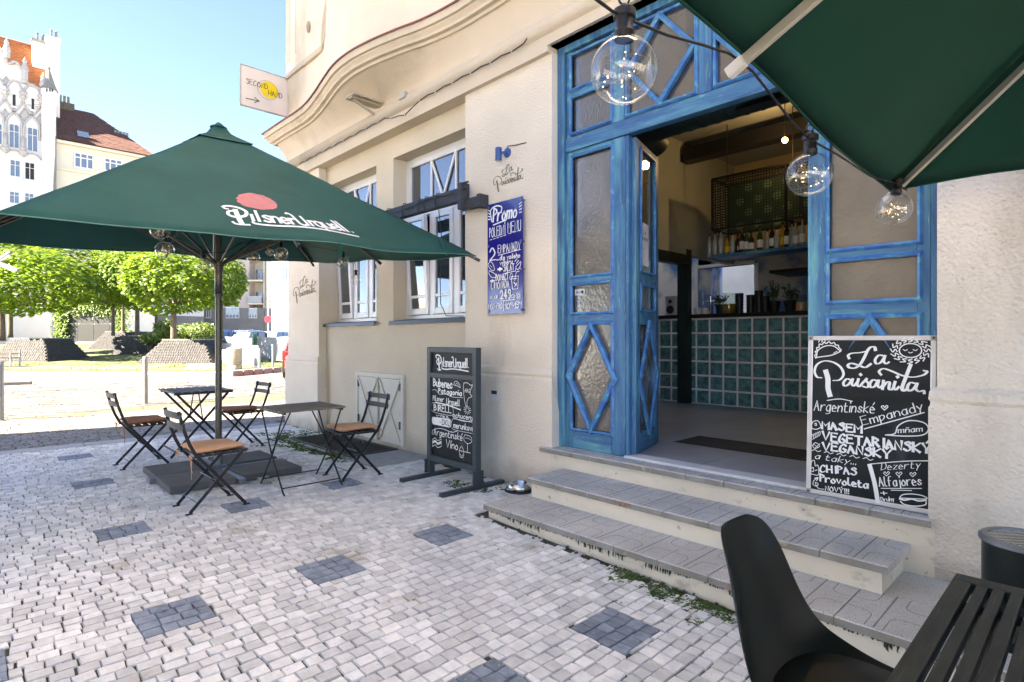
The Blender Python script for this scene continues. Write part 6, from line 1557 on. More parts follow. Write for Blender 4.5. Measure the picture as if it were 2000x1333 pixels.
planter(211, 330, 697, 40.0, 1.30, 'sloped sett planter half behind the nearest one', .2)
planter(165, 285, 683, 46.5, 1.45, 'farthest sloped sett planter, in front of the dark kiosk', .2)
planter(-30, 92, 712, 33.0, 1.35, 'sloped sett planter at the left edge of the photo')
# kiosk overgrown with creeper
def frame_thing(name, label, cat, px0, px1, w, group=None):
    u0, u1 = (px0-1000)/FOC*w, (px1-1000)/FOC*w; c = SQ((u0+u1)/2, w); g = gz(c.x, c.y)
    return thing(name, label, cat, (c.x, c.y, g), atan2(FW[1], FW[0])-pi/2, group), (u1-u0)/2, g
t, hw, g = frame_thing('kiosk', 'dark panelled kiosk overgrown with creeper behind the trees', 'kiosk', 122, 245, 58)
MB().box(-hw, hw, .02, 5, .15, 3.9).build('body', 'trim', t, local=True)
for i in range(4):
    for j in range(2): MB().box(-hw+.03+i*hw/2, -hw-.03+(i+1)*hw/2, -.02, .02, .2+j*1.85, 2.0+j*1.85).build('panel', 'panel', t, local=True, bev=.01)
MB().box(-hw-.1, hw+.1, -.1, 5.1, 3.9, 4.05).build('roof', 'lead', t, local=True); MB().box(-hw-.1, hw+.1, -.2, 5.1, -.1, .15).build('plinth', 'kerb', t, local=True)
b = MB()
for i in range(2600):
    x = R.choice((R.gauss(-hw, .35), R.gauss(hw*.9, .5), R.uniform(-hw, hw))); z = 4.1-abs(R.gauss(0, .55)) if abs(x) < hw*.75 else R.uniform(.3, 4.3)
    p = Vector((x, -.1-R.uniform(0, .25), z)); d = Vector((R.gauss(0, 1), -.5, R.gauss(-.6, .6))).normalized(); n = d.cross(Vector((0, 1, 0))).normalized(); L = .22
    b.add([p, p+d*L*.5+n*L*.4, p+d*L, p+d*L*.5-n*L*.4], [(0, 1, 2, 3)])
b.build('creeper', 'leaf', t, local=True, kind='stuff')
# shrubs
def shrub(px, py, rx, ry, w, label, m='bush'):
    c = PC(px, py, w); g = gz(c.x, c.y); t = thing('shrub', label, 'shrub', (c.x, c.y, g), 0, 'shrubs at the edge of the square'); sx, sz = rx*w/FOC, ry*w/FOC
    b = MB(); rr = random.Random(px)
    for i in range(1500):
        d = Vector((rr.gauss(0, 1), rr.gauss(0, 1), rr.gauss(0, .9))).normalized()*rr.uniform(.6, 1.08); p = c+Vector((d.x*sx, d.y*sx, d.z*sz)); q = Vector((rr.gauss(0, 1), rr.gauss(0, 1), rr.gauss(.3, 1))).normalized(); n = q.cross(d).normalized(); L = .17
        b.add([p, p+q*L*.5+n*L*.3, p+q*L, p+q*L*.5-n*L*.3], [(0, 1, 2, 3)])
    b.build('foliage', m, t)
    s = MB()
    for i in range(5): a = i*1.3; s.tube([(c.x, c.y, g), (c.x+sx*.5*cos(a), c.y+sx*.5*sin(a), c.z)], [.05, .02], 6)
    s.build('stem', 'bark', t)
shrub(322, 646, 20, 20, 38, 'dark dense shrub left of the nearest tree trunk'); shrub(362, 650, 18, 15, 37, 'low shrub right behind the nearest tree trunk'); shrub(398, 648, 30, 16, 36, 'wide yellow green shrub along the ramp railing'); shrub(292, 662, 16, 9, 40, 'small grey green shrub beside the second planter')
# railings round the ramp
def railing(a, c, zt, label, solid=0.0, pitch=.14):
    a, c = Vector(a), Vector(c); g0, g1 = gz(a.x, a.y), gz(c.x, c.y); L = (c-a).length; t = thing('railing', label, 'railing', (a.x, a.y, g0), 0, 'railings round the ramp'); d = (c-a)/L
    zz = lambda s: (g0+(g1-g0)*s)
    MB().bar((a.x, a.y, g0+zt), (c.x, c.y, g1+zt), .06, .05).build('top_rail', 'fence', t); MB().bar((a.x, a.y, g0+.12), (c.x, c.y, g1+.12), .04, .04).build('bottom_rail', 'fence', t)
    if solid: MB().bar((a.x, a.y, g0+solid/2), (c.x, c.y, g1+solid/2), .12, solid).build('wall', 'fence', t)
    n = int(L/pitch); pts = [(a.lerp(c, i/n), zz(i/n)) for i in range(n+1)]
    me = None
    for i, (p, g) in enumerate(pts):
        if solid > .6 and zt-solid < .2: break
        bz0 = max(.14, solid)
        if i < 300:
            if me is None:
                o = MB().box(-.02, .02, -.02, .02, bz0, zt-.02).build('baluster', 'fence', t, local=True); me = o.data
            else: o = bpy.data.objects.new('baluster', me); col.objects.link(o); o.parent = t
            o.location = (p.x-a.x, p.y-a.y, g-g0); o.rotation_euler = (0, 0, atan2(d.y, d.x))
def S2(px, w): q = SQ((px-1000)/FOC*w, w); return (q.x, q.y, 0)
railing(S2(402, 36), S2(478, 29), 1.05, 'grey railing running along the ramp towards the nearest planter', .0, .16)
railing(S2(418, 33), S2(478, 28.5), .72, 'low solid grey parapet behind the parasol pole', .70)
railing(S2(478, 27), S2(505, 25), 1.02, 'short barred gate of the ramp beside the round bollard')
railing(S2(440, 44), S2(492, 40), 1.1, 'railing in front of the parked blue car'); railing(S2(500, 36), S2(566, 30), 1.35, 'tall slatted railing behind the red car')
t = thing('green_box', 'small green box fixed on the railing', 'box', PC(497, 664, 35)); MB().box(-.16, .16, -.1, .1, -.5, .35).build('case', 'binred', t, local=True, bev=.02); MB().box(-.05, .05, -.12, -.1, -.3, .3).build('label_plate', 'trim', t, local=True)
# cars
def car(label, paint, x, y, rz, hatch=1, s=1.0):
    t = thing('parked_car', label, 'car', (x, y, gz(x, y)), rz, 'cars parked beyond the railing')
    low = [(-2.1, .32), (-2.12, .62), (-2.04, .92), (-1.0, .98), (.95, .98), (1.85, .86), (2.1, .70), (2.14, .40), (2.05, .26), (-2.0, .24)]
    def hull(prof, hw_, tap, zt):
        b = MB(); rows = []
        for k, yy in enumerate((-1, -.92, .92, 1)):
            q = .985 if abs(yy) == 1 else 1.0
            rows.append([(px_*q, yy*hw_*(1-tap*max(0, z_-.9)), (z_-.6)*q+.6) for px_, z_ in prof])
        n = len(prof); o = 0
        for r in rows: b.v += r
        for i in range(3):
            for j in range(n): j2 = (j+1) % n; b.f.append((i*n+j, i*n+j2, (i+1)*n+j2, (i+1)*n+j))
        b.f.append(tuple(range(n))); b.f.append(tuple(range(3*n, 4*n))[::-1]); return b
    hull(low, .88, .0, 1).build('body', paint, t, local=True, bev=.05, smooth=2, seg=3)
    cab = [(-1.98, .94), (-1.62, 1.40), (-.9, 1.47), (.15, 1.46), (.55, 1.36), (1.25, .95)]
    hull(cab, .80, .30, 1).build('cabin_glass', 'skypane', t, local=True, bev=.03, smooth=2)
    roof = [(-1.60, 1.42), (-.9, 1.49), (.15, 1.48), (.5, 1.39), (.45, 1.36), (-1.58, 1.38)]
    hull(roof, .82, .30, 1).build('roof', paint, t, local=True, smooth=2)
    b = MB()
    for sy in (-1, 1):
        for (xa, za, xb, zb_) in ((-1.96, .95, -1.62, 1.40), (-.75, .96, -.72, 1.44), (.3, .96, .28, 1.44), (1.22, .96, .52, 1.38)): b.bar((xa, sy*.80, za), (xb, sy*.71, zb_), .03, .07)
    b.build('pillar', paint, t, local=True)
    for sx in (-1.32, 1.32):
        for sy in (-.86, .86):
            w = MB().lathe([(.20, -.1), (.31, -.1), (.33, -.06), (.33, .06), (.31, .1), (.20, .1)], (sx, sy, .33), 22, (0, 1, 0)).build('wheel', 'tyre', t, local=True, smooth=2)
            MB().lathe([(0, -.07), (.19, -.07), (.2, -.1), (.2, .1), (.19, .07), (0, .07)], (sx, sy, .33), 14, (0, 1, 0)).build('rim', 'alus', w, local=True)
    for sy in (-.68, .68): MB().box(-2.13, -2.02, sy-.17, sy+.17, .66, .90).build('tail_light', 'tail', t, local=True, bev=.03)
    for sy in (-.62, .62): MB().box(1.98, 2.12, sy-.16, sy+.16, .58, .74).build('headlight', 'trim', t, local=True, bev=.03)
    MB().box(-2.15, -2.10, -.27, .27, .52, .66).build('number_plate', 'trim', t, local=True); MB().box(-2.16, -1.95, -.84, .84, .25, .42).build('bumper', 'soil', t, local=True, bev=.03)
    for sy in (-1, 1): MB().box(.75, .88, sy*.90-.08, sy*.90+.08, .95, 1.08).build('wing_mirror', paint, t, local=True, bev=.02)
    return t
rp = PG(556, 741); car('orange red hatchback seen in part behind the corner of the cafe building', 'carred', rp.x-1.15, rp.y+1.65, radians(150))
for i, (px, w, pn, lab, rz) in enumerate(((452, 47, 'carblue', 'blue estate car behind the railing, leftmost of the parked cars', 1.9), (499, 46, 'cardark', 'grey green car with a dark rear window in front of the silver one', 2.2), (492, 52, 'carsilver', 'silver estate car with roof rails behind the railing', 2.2), (478, 57, 'carblack', 'black car parked close to the grey house base', 2.9), (548, 48, 'carsilver', 'silver hatchback next to the corner of the cafe building', 2.2), (436, 55, 'carblue', 'dark blue car behind the parasol pole', 2.0))):
    q = S2(px, w); car(lab, pn, q[0], q[1], rz)
q = S2(-6, 62); car('white grey car at the left edge beyond the square', 'carsilver', q[0], q[1], 1.3)
# no-stopping sign
q = S2(524, 44); g = gz(q[0], q[1]); t = thing('road_sign', 'round no stopping sign on a tall white pole', 'sign', (q[0], q[1], g), atan2(FW[1], FW[0])-pi/2)
MB().lathe([(.045, 0), (.045, 6.5), (0, 6.52)], (0, 0, 0), 12).build('pole', 'wwhite', t, local=True)
zc = EYE+39/FOC*44-g
MB().lathe([(.0, .0), (.27, .0), (.27, .02), (0, .02)], (0, -.06, zc), 28, (0, -1, 0)).build('disc', 'signblue', t, local=True)
b = MB(); b.lathe([(.20, .021), (.27, .021), (.27, .026), (.20, .026), (.2, .021)], (0, -.06, zc), 28, (0, -1, 0)); b.bar((-.15, -.084, zc-.15), (.15, -.084, zc+.15), .05, .004, (0, 1, 0)); b.bar((-.15, -.0855, zc+.15), (.15, -.0855, zc-.15), .05, .004, (0, 1, 0)); b.build('red_marks', 'signred', t, local=True)
# twin arm lamp at the left edge, bench
t = thing('street_light', 'grey V shaped twin lamp head entering at the left edge', 'street light', PC(-8, 510, 14))
b = MB(); o = PC(-8, 510, 14)
for a, c in (((-20, 520), (22, 492)), ((-20, 505), (36, 528))): b.bar(PC(*a, 14), PC(*c, 14), .10, .05)
b.build('arm', 'lead', t); b = MB()
for a, c in (((-16, 519), (19, 496)), ((-16, 509), (30, 528))): b.bar(PC(*a, 14)-Vector((0, 0, .03)), PC(*c, 14)-Vector((0, 0, .03)), .06, .03)
b.build('diffuser', 'trim', t); q = PC(-22, 512, 14); MB().tube([(q.x, q.y, 0), q], .05, 10).build('pole', 'lead', t)
t, hw, g = frame_thing('park_bench', 'grey metal bench in the shade at the left edge', 'bench', -25, 29, 27)
for i in range(9): MB().box(-hw+.06+i*.15, -hw+.17+i*.15, -.25, .25, .42, .45).build('slat', 'alu', t, local=True)
for x in (-hw, hw): b = MB(); b.bar((x, -.25, 0), (x, -.22, .45), .05, .06); b.bar((x, .25, 0), (x, .28, .80), .05, .06); b.bar((x, -.25, .64), (x, .27, .66), .05, .04); b.bar((x, -.25, .42), (x, -.25, .65), .05, .05); b.build('side_frame', 'bollard', t, local=True)
for i in range(3): MB().box(-hw, hw, .25, .28, .52+i*.1, .59+i*.1).build('back_slat', 'alu', t, local=True)
# ---------------------------------------------------------------- far houses
def far_window(par, P, x, py0, y_a, y_b, z0, z1, arch=False, open_=False, frm='trim', n=2, tr=True):
    """window in a facade standing in the plane x = const; y_a..y_b, z0..z1"""
    fr = MB(); d = .09; w = (y_b-y_a)
    f = lambda a, b_, c, e, q=.0: fr.box(x+.02, x+d+q, a, b_, c, e)
    t_ = w*.07
    f(y_a, y_a+t_, z0, z1); f(y_b-t_, y_b, z0, z1); f(y_a+t_, y_b-t_, z0, z0+t_); f(y_a+t_, y_b-t_, z1-t_, z1)
    for i in range(1, n): c = y_a+w*i/n; f(c-t_*.45, c+t_*.45, z0+t_, z1-t_)
    if tr: c = z0+(z1-z0)*.68; f(y_a+t_, y_b-t_, c-t_*.4, c+t_*.4, -.01)
    o = fr.build('window', frm, par)
    pn_ = MB()
    if arch:
        cy, r = (y_a+y_b)/2, w/2; zz = z1-r; pts = [(y_a, z0), (y_b, z0)]+[(cy+r*cos(a), zz+r*1.1*sin(a)) for a in [i*pi/8 for i in range(9)]]
        n_ = len(pts); pn_.v += [(x+.03, a, b_) for a, b_ in pts]; pn_.f.append(tuple(range(n_)))
    else: pn_.quad((x+.03, y_a, z0), (x+.03, y_b, z0), (x+.03, y_b, z1), (x+.03, y_a, z1))
    pn_.build('pane', 'soil' if open_ else 'skypane', o)
    return o
XF = -79.0
def Y(px): return PX(px, 600, XF).y
def Z(px, py): return PX(px, py, XF).z
go = thing('ornate_house', 'white ornate gabled house with an orange roof and pointed arches', 'building', (XF, 3, 0))
ya, yb = Y(-190), Y(107)
zt = Z(50, 232)
MB().box(XF-14, XF, ya, yb, 0, Z(50, 205)).build('wall', 'wwhite', go)
MB().add([(XF-1, ya, Z(50, 212)), (XF-1, yb-.3, Z(50, 212)), (XF-7, yb-.3, Z(20, 88)-1+4.4), (XF-7, ya, Z(20, 88)-1+4.4), (XF-14, yb-.3, Z(50, 212)), (XF-14, ya, Z(50, 212))], [(0, 1, 2, 3), (3, 2, 4, 5)]).build('roof', 'rooforange', go)
b = MB()
for i in range(40):
    f = i/40; b.box(-.10, .04, ya, yb-.35, -.02, .05, Matrix.Translation((XF-1-6*f, 0, Z(50, 212)+(Z(20, 88)+3.4-Z(50, 212))*f+.06)))
b.build('tile_course', 'rooforange', go, kind='stuff')
for px0, px1, p0, p1, dx, lab in ((63, 92, 82, 140, -5, 0), (92, 117, 76, 205, -3.5, 1)):
    y0_, y1_ = PX(px0, 100, XF+dx).y, PX(px1, 100, XF+dx).y; zt_ = PX(px1, p0, XF+dx).z; zb_ = PX(px1, p1, XF+dx).z-4
    c = MB().box(XF+dx-1.2, XF+dx, y0_, y1_, zb_, zt_).build('chimney', 'trim', go); MB().box(XF+dx-1.3, XF+dx+.1, y0_-.1, y1_+.1, zt_-.35, zt_).build('cap', 'lead' if lab == 0 else 'wwhite', c)
    b = MB(); 
    for k in range(2): b.lathe([(.12, 0), (.12, .8), (.2, .85), (.0, 1.1)], (XF+dx-.6, y0_+(y1_-y0_)*(.35+.4*k), zt_), 8)
    b.build('cowl', 'lead', c)
# corner turret
ty, tx_ = Y(95), XF+.1; r = .62
MB().lathe([(.0, Z(95, 455)), (r*.4, Z(95, 440)), (r*.8, Z(95, 300)-2.5), (r, Z(95, 300)), (r, Z(95, 205)), (r*1.12, Z(95, 204)), (r*1.12, Z(95, 176)), (0, Z(95, 176))], (tx_, ty, 0), 16).build('turret', 'wwhite', go, smooth=2)
MB().lathe([(r*1.3, Z(95, 178)), (r*.95, Z(95, 168)), (r*.5, Z(95, 150)), (r*.18, Z(95, 138)), (r*.3, Z(95, 135)), (0, Z(95, 128))], (tx_, ty, 0), 14).build('turret_roof', 'lead', go)
for px, a, c in ((90, 176, 184), (96, 176, 184), (101, 176, 184)): MB().box(XF+.72, XF+.80, Y(px)-.06, Y(px)+.06, Z(px, c), Z(px, a)-.1).build('slit', 'soil', go)
for px, top, bot in ((48, 112, 165), (13, 74, 115), (84, 142, 175)):
    y_ = Y(px); MB().lathe([(.28, Z(px, bot)), (.28, Z(px, top+28)), (.36, Z(px, top+27)), (.16, Z(px, top+14)), (.20, Z(px, top+10)), (.05, Z(px, top+4)), (0, Z(px, top))], (XF+.2, y_, 0), 8).build('pinnacle', 'trimd', go)
def arc_tube(pts, r=.11): MB().tube([(XF+.08, Y(a), Z(a, c)) for a, c in pts], r, 6).build('tracery', 'trimd', go, smooth=True)
for cx, dy in ((27, 0), (62, 7), (-8, -7)):
    arc_tube(catmull([(cx-16, 262+dy), (cx-14, 235+dy), (cx-3, 222+dy), (cx, 212+dy), (cx+3, 222+dy), (cx+14, 238+dy), (cx+16, 268+dy)], 5)); arc_tube(catmull([(cx-16, 195+dy), (cx-14, 170+dy), (cx, 158+dy), (cx+14, 172+dy), (cx+16, 200+dy), (cx+4, 216+dy), (cx, 221+dy), (cx-4, 215+dy), (cx-16, 195+dy)], 5))
    arc_tube([(cx-17, 262+dy), (cx-17, 290+dy)], .2); MB().lathe([(.0, -.5), (.32, -.2), (.36, .1), (.22, .2), (.3, .4), (0, .5)], (XF+.2, Y(cx-17), Z(cx-17, 292+dy)), 8).build('corbel', 'trimd', go); MB().lathe([(.0, -.5), (.32, -.2), (.2, .1), (.36, .25), (.22, .45), (0, .7)], (XF+.2, Y(cx+18), Z(cx+18, 188+dy)), 8).build('finial', 'trimd', go)
    arc_tube(catmull([(cx-16, 300+dy), (cx-6, 294+dy), (cx+8, 296+dy), (cx+18, 306+dy)], 4), .08)
arc_tube(catmull([(-5, 95), (8, 103), (14, 125), (30, 122), (44, 140), (50, 160), (72, 172), (90, 178)], 6), .16)
for cx, cy in ((12, 162), (10, 226), (47, 225), (78, 236)):
    p = [(cx-9, cy), (cx, cy-13), (cx+9, cy+1), (cx, cy+13), (cx-9, cy)]; arc_tube(p, .05); MB().add([(XF+.04, Y(a), Z(a, c)) for a, c in p[:4]], [(0, 1, 2, 3)]).build('quatrefoil', 'trimd', go)
gbl = MB(); gbl.prismy([(0, 0)]*0 or [(0, 0), (1, 0), (0, 1)], 0, .01) if 0 else None
gb = [( -30, 205), (-30, 96), (0, 92), (12, 110), (16, 128), (34, 126), (46, 142), (52, 165), (76, 176), (76, 205)]
m_ = MB(); V = [(XF+.01, Y(a), Z(a, c)) for a, c in gb]+[(XF-.5, Y(a), Z(a, c)) for a, c in gb]; k_ = len(gb); m_.add(V, [tuple(range(k_)), tuple(range(k_, 2*k_))[::-1]]+[(i, (i+1) % k_, k_+(i+1) % k_, k_+i) for i in range(k_)]); m_.build('gable', 'wwhite', go)
for (a, b_, c, d, ar, op) in ((17, 38, 290, 243, 1, 0), (53, 74, 297, 250, 1, 0), (24, 31, 208, 185, 0, 1), (61, 67, 215, 193, 0, 1), (19, 40, 346, 313, 0, 0), (48, 68, 352, 318, 0, 1), (18, 38, 398, 375, 0, 0), (48, 66, 402, 378, 0, 0), (-20, 5, 282, 240, 1, 0)):
    far_window(go, 0, XF, 0, Y(a), Y(b_), Z((a+b_)/2, c), Z((a+b_)/2, d), bool(ar), bool(op), 'wwhite', 1 if b_-a < 10 else 2, b_-a > 10)
    if not ar: MB().box(XF, XF+.16, Y(a)-.1, Y(b_)+.1, Z((a+b_)/2, c)-.2, Z((a+b_)/2, c)).build('sill', 'trim', go)
b = MB(); b.tube([(XF+.3, Y(107), 0), (XF+.3, Y(107), Z(107, 268))], .12, 8); b.build('downpipe', 'lead', go)
# cream house with brown hipped roof
ho = thing('cream_house', 'cream house with a brown hipped tile roof and clustered chimney pots', 'building', (XF, 12, 0)); y0_, y1_ = Y(108)+.02, Y(300); ze = Z(110, 272)
MB().box(XF-13, XF-.3, y0_, y1_, 0, ze-.1).build('wall', 'wcream', ho); MB().box(XF-13, XF+.25, y0_, y1_+.2, ze-.35, ze-.05).build('cornice', 'wcream', ho); MB().box(XF-.3, XF-.05, y0_, y1_, Z(110, 330), Z(110, 326)).build('string_course', 'wcream', ho)
rl, rr_ = PX(112, 207, XF-6), PX(181, 220, XF-6)
MB().add([(XF+.4, y0_, ze-.05), (XF+.4, y1_+.3, ze-.05), (XF-6, rr_.y, rl.z), (XF-6, y0_, rl.z), (XF-13, y1_+.3, ze-.05), (XF-13, y0_, ze-.05)], [(0, 1, 2, 3), (1, 4, 2), (2, 4, 5, 3)]).build('roof', 'roofbrown', ho)
b = MB()
for i in range(34):
    f = i/34; xx = XF+.4-6.4*f; zz = ze+(rl.z-ze)*f; ye = y1_+.3+(rr_.y-y1_-.3)*f; n = int((ye-y0_)/.28)
    for j in range(n):
        yy = y0_+(ye-y0_)*j/n; h = R.uniform(.03, .07); b.add([(xx+.02, yy, zz+h), (xx+.02, yy+.26, zz+h), (xx-.20, yy+.26, zz+h+.20*(rl.z-ze)/6.4), (xx-.20, yy, zz+h+.20*(rl.z-ze)/6.4)], [(0, 1, 2, 3)])
b.build('roof_tiles', 'roofbrown', ho, kind='stuff')
for px, py, dx, n in ((126, 208, -6, 4), (240, 278, -3, 5)):
    q = PX(px, py, XF+dx); c = MB().box(q.x-.5, q.x+.5, q.y-.9, q.y+.9, q.z-1.5, q.z+.35).build('chimney', 'bark', ho)
    for k in range(n): MB().lathe([(.13, 0), (.13, .8), (.16, .85), (0, .86)], (q.x, q.y-.75+k*1.5/n, q.z+.35), 8).build('pot', 'lead', c)
for a, b_, c, d in ((145, 184, 329, 299), (204, 240, 336, 310), (145, 184, 392, 362), (140, 181, 494, 468), (200, 214, 498, 470), (150, 160, 545, 523), (60, 90, 500, 470)):
    if Y(a) < y0_: continue
    far_window(ho, 0, XF-.3, 0, Y(a), Y(b_), Z((a+b_)/2, c), Z((a+b_)/2, d), n=3)
q = PX(162, 267, XF-.6); MB().box(q.x-.2, q.x+.2, q.y-.5, q.y+.5, q.z-.1, q.z+.5).build('roof_light', 'skypane', ho)
# long lower house behind the parasol
h3 = thing('lower_house', 'pale rendered house hidden behind the parasol with a grey ground floor', 'building', (XF, 25, 0))
MB().box(XF-12, XF-.4, Y(300)+.05, Y(400), 0, Z(300, 330)).build('wall', 'wwhite', h3); MB().box(XF-.42, XF-.2, Y(300)+.05, Y(400), 0, 4.2).build('ground_floor', 'wgrey', h3)
for a, b_ in ((310, 330), (350, 375)): 
    for z in (5.5, 9, 12.5): far_window(h3, 0, XF-.4, 0, Y(a), Y(b_), z, z+1.8, n=3)
# grey wall seen under the trees at far left
t, hw, g = frame_thing('grey_house_base', 'grey ground floor with blocked niches far left under the trees', 'building', -120, 112, 70)
MB().box(-hw, hw, 0, 3, -.5, 4.6).build('wall', 'wgrey', t, local=True)
for i in range(7): MB().box(-hw+1+i*2.1, -hw+2.5+i*2.1, -.08, .02, 1.2, 2.8).build('niche', 'trim', t, local=True, bev=.03)
b = MB()
for i in range(60): b.bar((-hw+.3+i*.24, -1.2, 0), (-hw+.3+i*.24, -1.2, 1.3), .05)
b.build('fence_bars', 'lead', t, local=True, kind='stuff')
# balcony house
t, hw, g = frame_thing('balcony_house', 'rose grey apartment house with recessed balconies and a grey base', 'building', 385, 518, 74)
W = 74/FOC
def lx(px): return (px-451.5)*W
def lz(py): return EYE+(663-py)*W-g
MB().box(-hw, lx(487), 0, 10, lz(602), lz(330)).build('wall', 'wpink', t, local=True); MB().box(-hw-.1, hw, .05, 10, -.5, lz(602)).build('base', 'wgrey', t, local=True)
MB().box(lx(487), hw, 1.6, 10, lz(602), lz(330)).build('recess_wall', 'wcream', t, local=True); MB().box(hw-.25, hw, .0, 1.6, lz(602), lz(330)).build('party_wall', 'wcream', t, local=True)
for pz in (594, 549, 505, 460):
    s = MB().box(lx(487), hw-.26, -.5, 1.6, lz(pz+1.5), lz(pz-1.5)).build('balcony', 'wcream', t, local=True)
    b = MB()
    if pz == 594: b.box(lx(488), hw-.3, -.5, -.42, lz(pz-2), lz(pz-15)); b.build('parapet', 'fence', s, local=True)
    else:
        for i in range(18): b.bar((lx(488)+i*(hw-.3-lx(488))/17, -.46, lz(pz-1.5)), (lx(488)+i*(hw-.3-lx(488))/17, -.46, lz(pz-14)), .03)
        b.bar((lx(488), -.46, lz(pz-14)), (hw-.3, -.46, lz(pz-14)), .05); b.build('balustrade', 'lead', s, local=True)
    for a, c in ((489, 494), (497, 503)):
        f = MB().box(lx(a), lx(c), 1.53, 1.6, lz(pz-2), lz(pz-26)).build('balcony_door', 'wwhite', t, local=True); MB().box(lx(a)+.06, lx(c)-.06, 1.50, 1.54, lz(pz-3), lz(pz-25)).build('pane', 'skypane', f, local=True)
for a, c, d0, d1 in ((441, 467, 622, 600), (486, 502, 622, 602), (400, 412, 622, 600)):
    f = MB().box(lx(a), lx(c), -.02, .06, lz(d0), lz(d1)).build('window', 'trim', t, local=True)
    n = 4 if c-a > 20 else 3
    for i in range(n): q = (lx(c)-lx(a))/n; MB().box(lx(a)+i*q+.07, lx(a)+(i+1)*q-.05, -.06, -.02, lz(d0)+.1, lz(d1)-.1).build('pane', 'skypane', f, local=True)
MB().tube([(hw+.1, -.1, 0), (hw+.1, -.1, lz(330))], .1, 8).build('downpipe', 'lead', t, local=True)
f = MB().box(lx(412), lx(424), -.1, .05, 0, lz(633)).build('entrance', 'soil', t, local=True); MB().box(lx(408), lx(428), -.9, .05, lz(633), lz(630)).build('canopy', 'lead', f, local=True)
t, hw, g = frame_thing('rosy_house', 'narrow strip of a rosy house behind the sign pole', 'building', 519, 560, 84)
MB().box(-hw, hw, 0, 8, -.5, 14).build('wall', 'wpink', t, local=True)
for i in range(3): f = MB().box(-hw+.4, -hw+1.4, -.06, .04, 2.2+i*3.4, 4.0+i*3.4).build('window', 'trim', t, local=True); MB().box(-hw+.5, -hw+1.3, -.09, -.05, 2.3+i*3.4, 3.9+i*3.4).build('pane', 'skypane', f, local=True)
t, hw, g = frame_thing('white_corner_house', 'dazzling white sunlit house next to the cafe corner', 'building', 531, 620, 60)
MB().box(-hw, hw, 0, 8, -.5, 9.5).build('wall', 'wwhite', t, local=True)
for pz in (545,):
    f = MB().box(-hw+.9, -hw+1.6, -.05, .05, 7.2-.6, 8.1).build('window', 'trim', t, local=True)
    for k in range(2): MB().box(-hw+.95+k*.33, -hw+1.22+k*.33, -.08, -.04, 6.7, 8.0).build('pane', 'skypane', f, local=True)
MB().box(-hw-.05, hw, -.12, .0, 4.6, 4.8).build('string_course', 'wwhite', t, local=True)
# house across the street (behind the camera): it shades the cafe front and shows in the window glass
oh = thing('house_opposite', 'tall house across the street that keeps the cafe front in shade', 'building', (0, -10, 0))
HX0, HX1, HY, HZ = -12.4, 1.2, -7.5, 13.6
MB().box(HX0, HX1, -20, HY, -.2, HZ-.02).build('wall', 'wcream', oh); MB().add([(HX0, HY+.3, HZ), (HX1, HY+.3, HZ), (HX1, HY-5, HZ+3.0), (HX0, HY-5, HZ+3.0), (HX1, -20, HZ), (HX0, -20, HZ)], [(0, 1, 2, 3), (3, 2, 4, 5), (0, 3, 5), (1, 4, 2)]).build('roof', 'roofbrown', oh)
MB().box(HX0+.01, HX1-.01, -19.9, HY-.01, HZ, HZ+3.6).build('added_shade_storey', 'wcream', oh)  # unseen storey, added to shade the wall above the cornice
fm = None
for i in range(4):
    for j in range(3):
        x = HX0+1.6+i*3.0; z = 1.6+j*3.9
        if fm is None: f = MB().box(-.7, .7, 0, .06, 0, 2.1).build('window', 'trim', oh, local=True); fm = f.data; pmq = MB().box(-.6, .6, .06, .09, .1, 2.0).build('pane', 'skypane', f, local=True)
        else:
            f = bpy.data.objects.new('window', fm); col.objects.link(f); f.parent = oh; p_ = bpy.data.objects.new('pane', pmq.data); col.objects.link(p_); p_.parent = f
        f.location = (x, HY+10, z)
# ================================================================ WEEDS
wd = MB()
def tuft(x, y, n, r, h, z=None):
    z = gz(x, y)-.012 if z is None else z
    for i in range(n):
        a, q = R.uniform(0, 6.3), r*sqrt(R.random()); c = Vector((x+q*cos(a), y+q*sin(a), z)); b_ = R.uniform(0, 6.3); L = h*R.uniform(.5, 1.2); d = Vector((cos(b_), sin(b_), 0)); n_ = Vector((-d.y, d.x, 0))*L*.22
        wd.add([c, c+d*L*.45+Vector((0, 0, L*.55))+n_, c+d*L*.95+Vector((0, 0, L*.55)), c+d*L*.45+Vector((0, 0, L*.45))-n_], [(0, 1, 2, 3)])
for i in range(110): x = -1.98+i*.0102; tuft(x+R.gauss(0, .03), 2.76-abs(R.gauss(0, .06)), int(22*(1+sin(i*.25))+5), .04, .028)
for i in range(60): tuft(R.uniform(-3.2, -1.3), 2.785-abs(R.gauss(0, .015)), 5, .02, .014)
tuft(-1.13, 2.62, 50, .045, .035); tuft(-2.05, 2.30, 30, .035, .022); tuft(-1.75, 2.43, 25, .03, .02); tuft(-.92, 2.60, 10, .03, .02)
for i in range(26): tuft(-3.95+R.gauss(0, .15), 3.25+R.gauss(0, .13), 16, .04, .035)
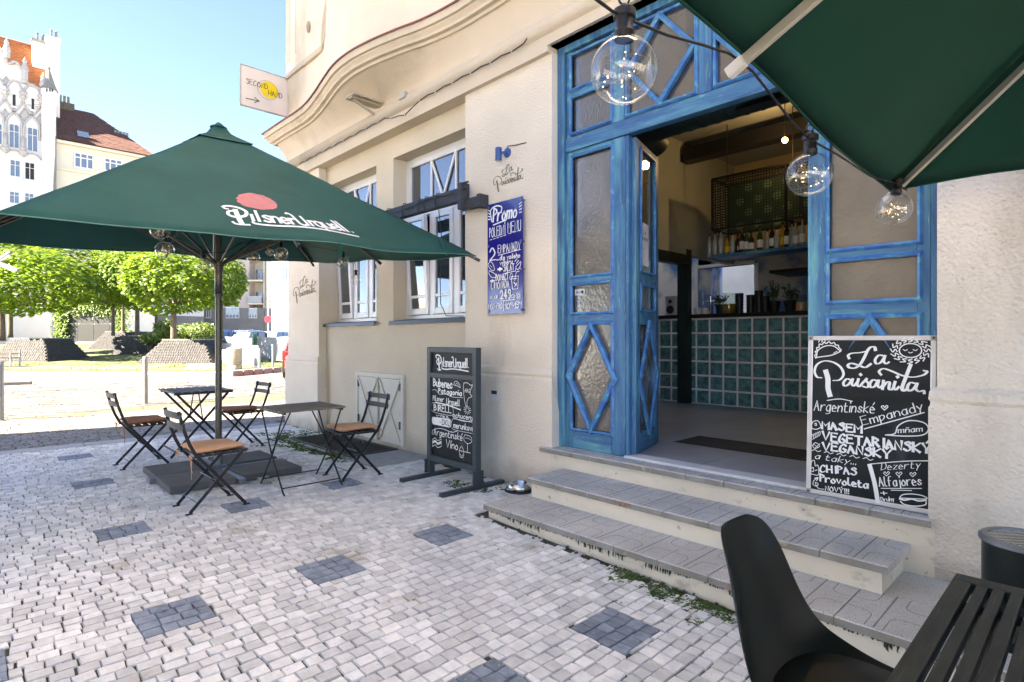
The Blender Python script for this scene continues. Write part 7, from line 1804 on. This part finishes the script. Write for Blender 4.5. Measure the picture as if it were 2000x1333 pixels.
for i in range(70): tuft(R.uniform(-7.7, -5.7), 2.97+R.gauss(0, .08), 14, .05, .045)
for i in range(60): tuft(-7.5+R.gauss(0, .35), 3.15+R.gauss(0, .25), 14, .06, .04)
for i in range(220):
    x, y = R.uniform(-8.5, -.4), R.uniform(-.3, 2.7)
    if noise.noise(Vector((x*1.3, y*1.3, 4))) > -.05 or y < .7: tuft(x, y, R.randint(4, 12), .016, .012)
for i in range(90): x, y = R.uniform(-20, -9.4), R.uniform(-.4, 6); tuft(x, y, 8, .12, .03)
for i in range(50): tuft(R.uniform(-3.6, -2.4), R.gauss(.1, .25), 8, .02, .014)
w_ = wd.build('weeds', 'weed'); w_['kind'] = 'stuff'
gs = MB()
for i in range(9000):
    w = R.uniform(23.6, 44); u = R.uniform(-26, -8)
    if noise.noise(Vector((u*.5, w*.5, 2))) < -.05: continue
    c = SQ(u, w); c.z = gz(c.x, c.y); a = R.uniform(0, 6.3); L = R.uniform(.03, .08); gs.add([c, c+Vector((.02*cos(a), .02*sin(a), L)), c+Vector((.05*cos(a), .05*sin(a), 0))], [(0, 1, 2)])
g_ = gs.build('grass', 'weed'); g_['kind'] = 'stuff'
lt = MB()
for i in range(70):
    x, y = R.uniform(-8, -.6), R.choice((R.uniform(-.3, 2.7), 2.7-abs(R.gauss(0, .12)))); z = gz(x, y)+.003; a = R.uniform(0, 6.3); L = R.uniform(.008, .022)
    if y > 2.72: continue
    lt.add([(x, y, z), (x+L*cos(a)+L*.3*sin(a), y+L*sin(a), z+.004), (x+2*L*cos(a), y+2*L*sin(a), z+.001), (x+L*cos(a)-L*.3*sin(a), y+L*sin(a)+L*.3, z+.002)], [(0, 1, 2, 3)])
l_ = lt.build('leaf_litter', 'bark'); l_['kind'] = 'stuff'
dr_ = MB()
for i in range(60):
    x = R.uniform(-3.25, -1); y = 2.79-abs(R.gauss(0, .03)); dr_.ball((x, y, gz(x, y)), R.uniform(.006, .014), 5, 4)
d_ = dr_.build('dirt', 'joint'); d_['kind'] = 'stuff'
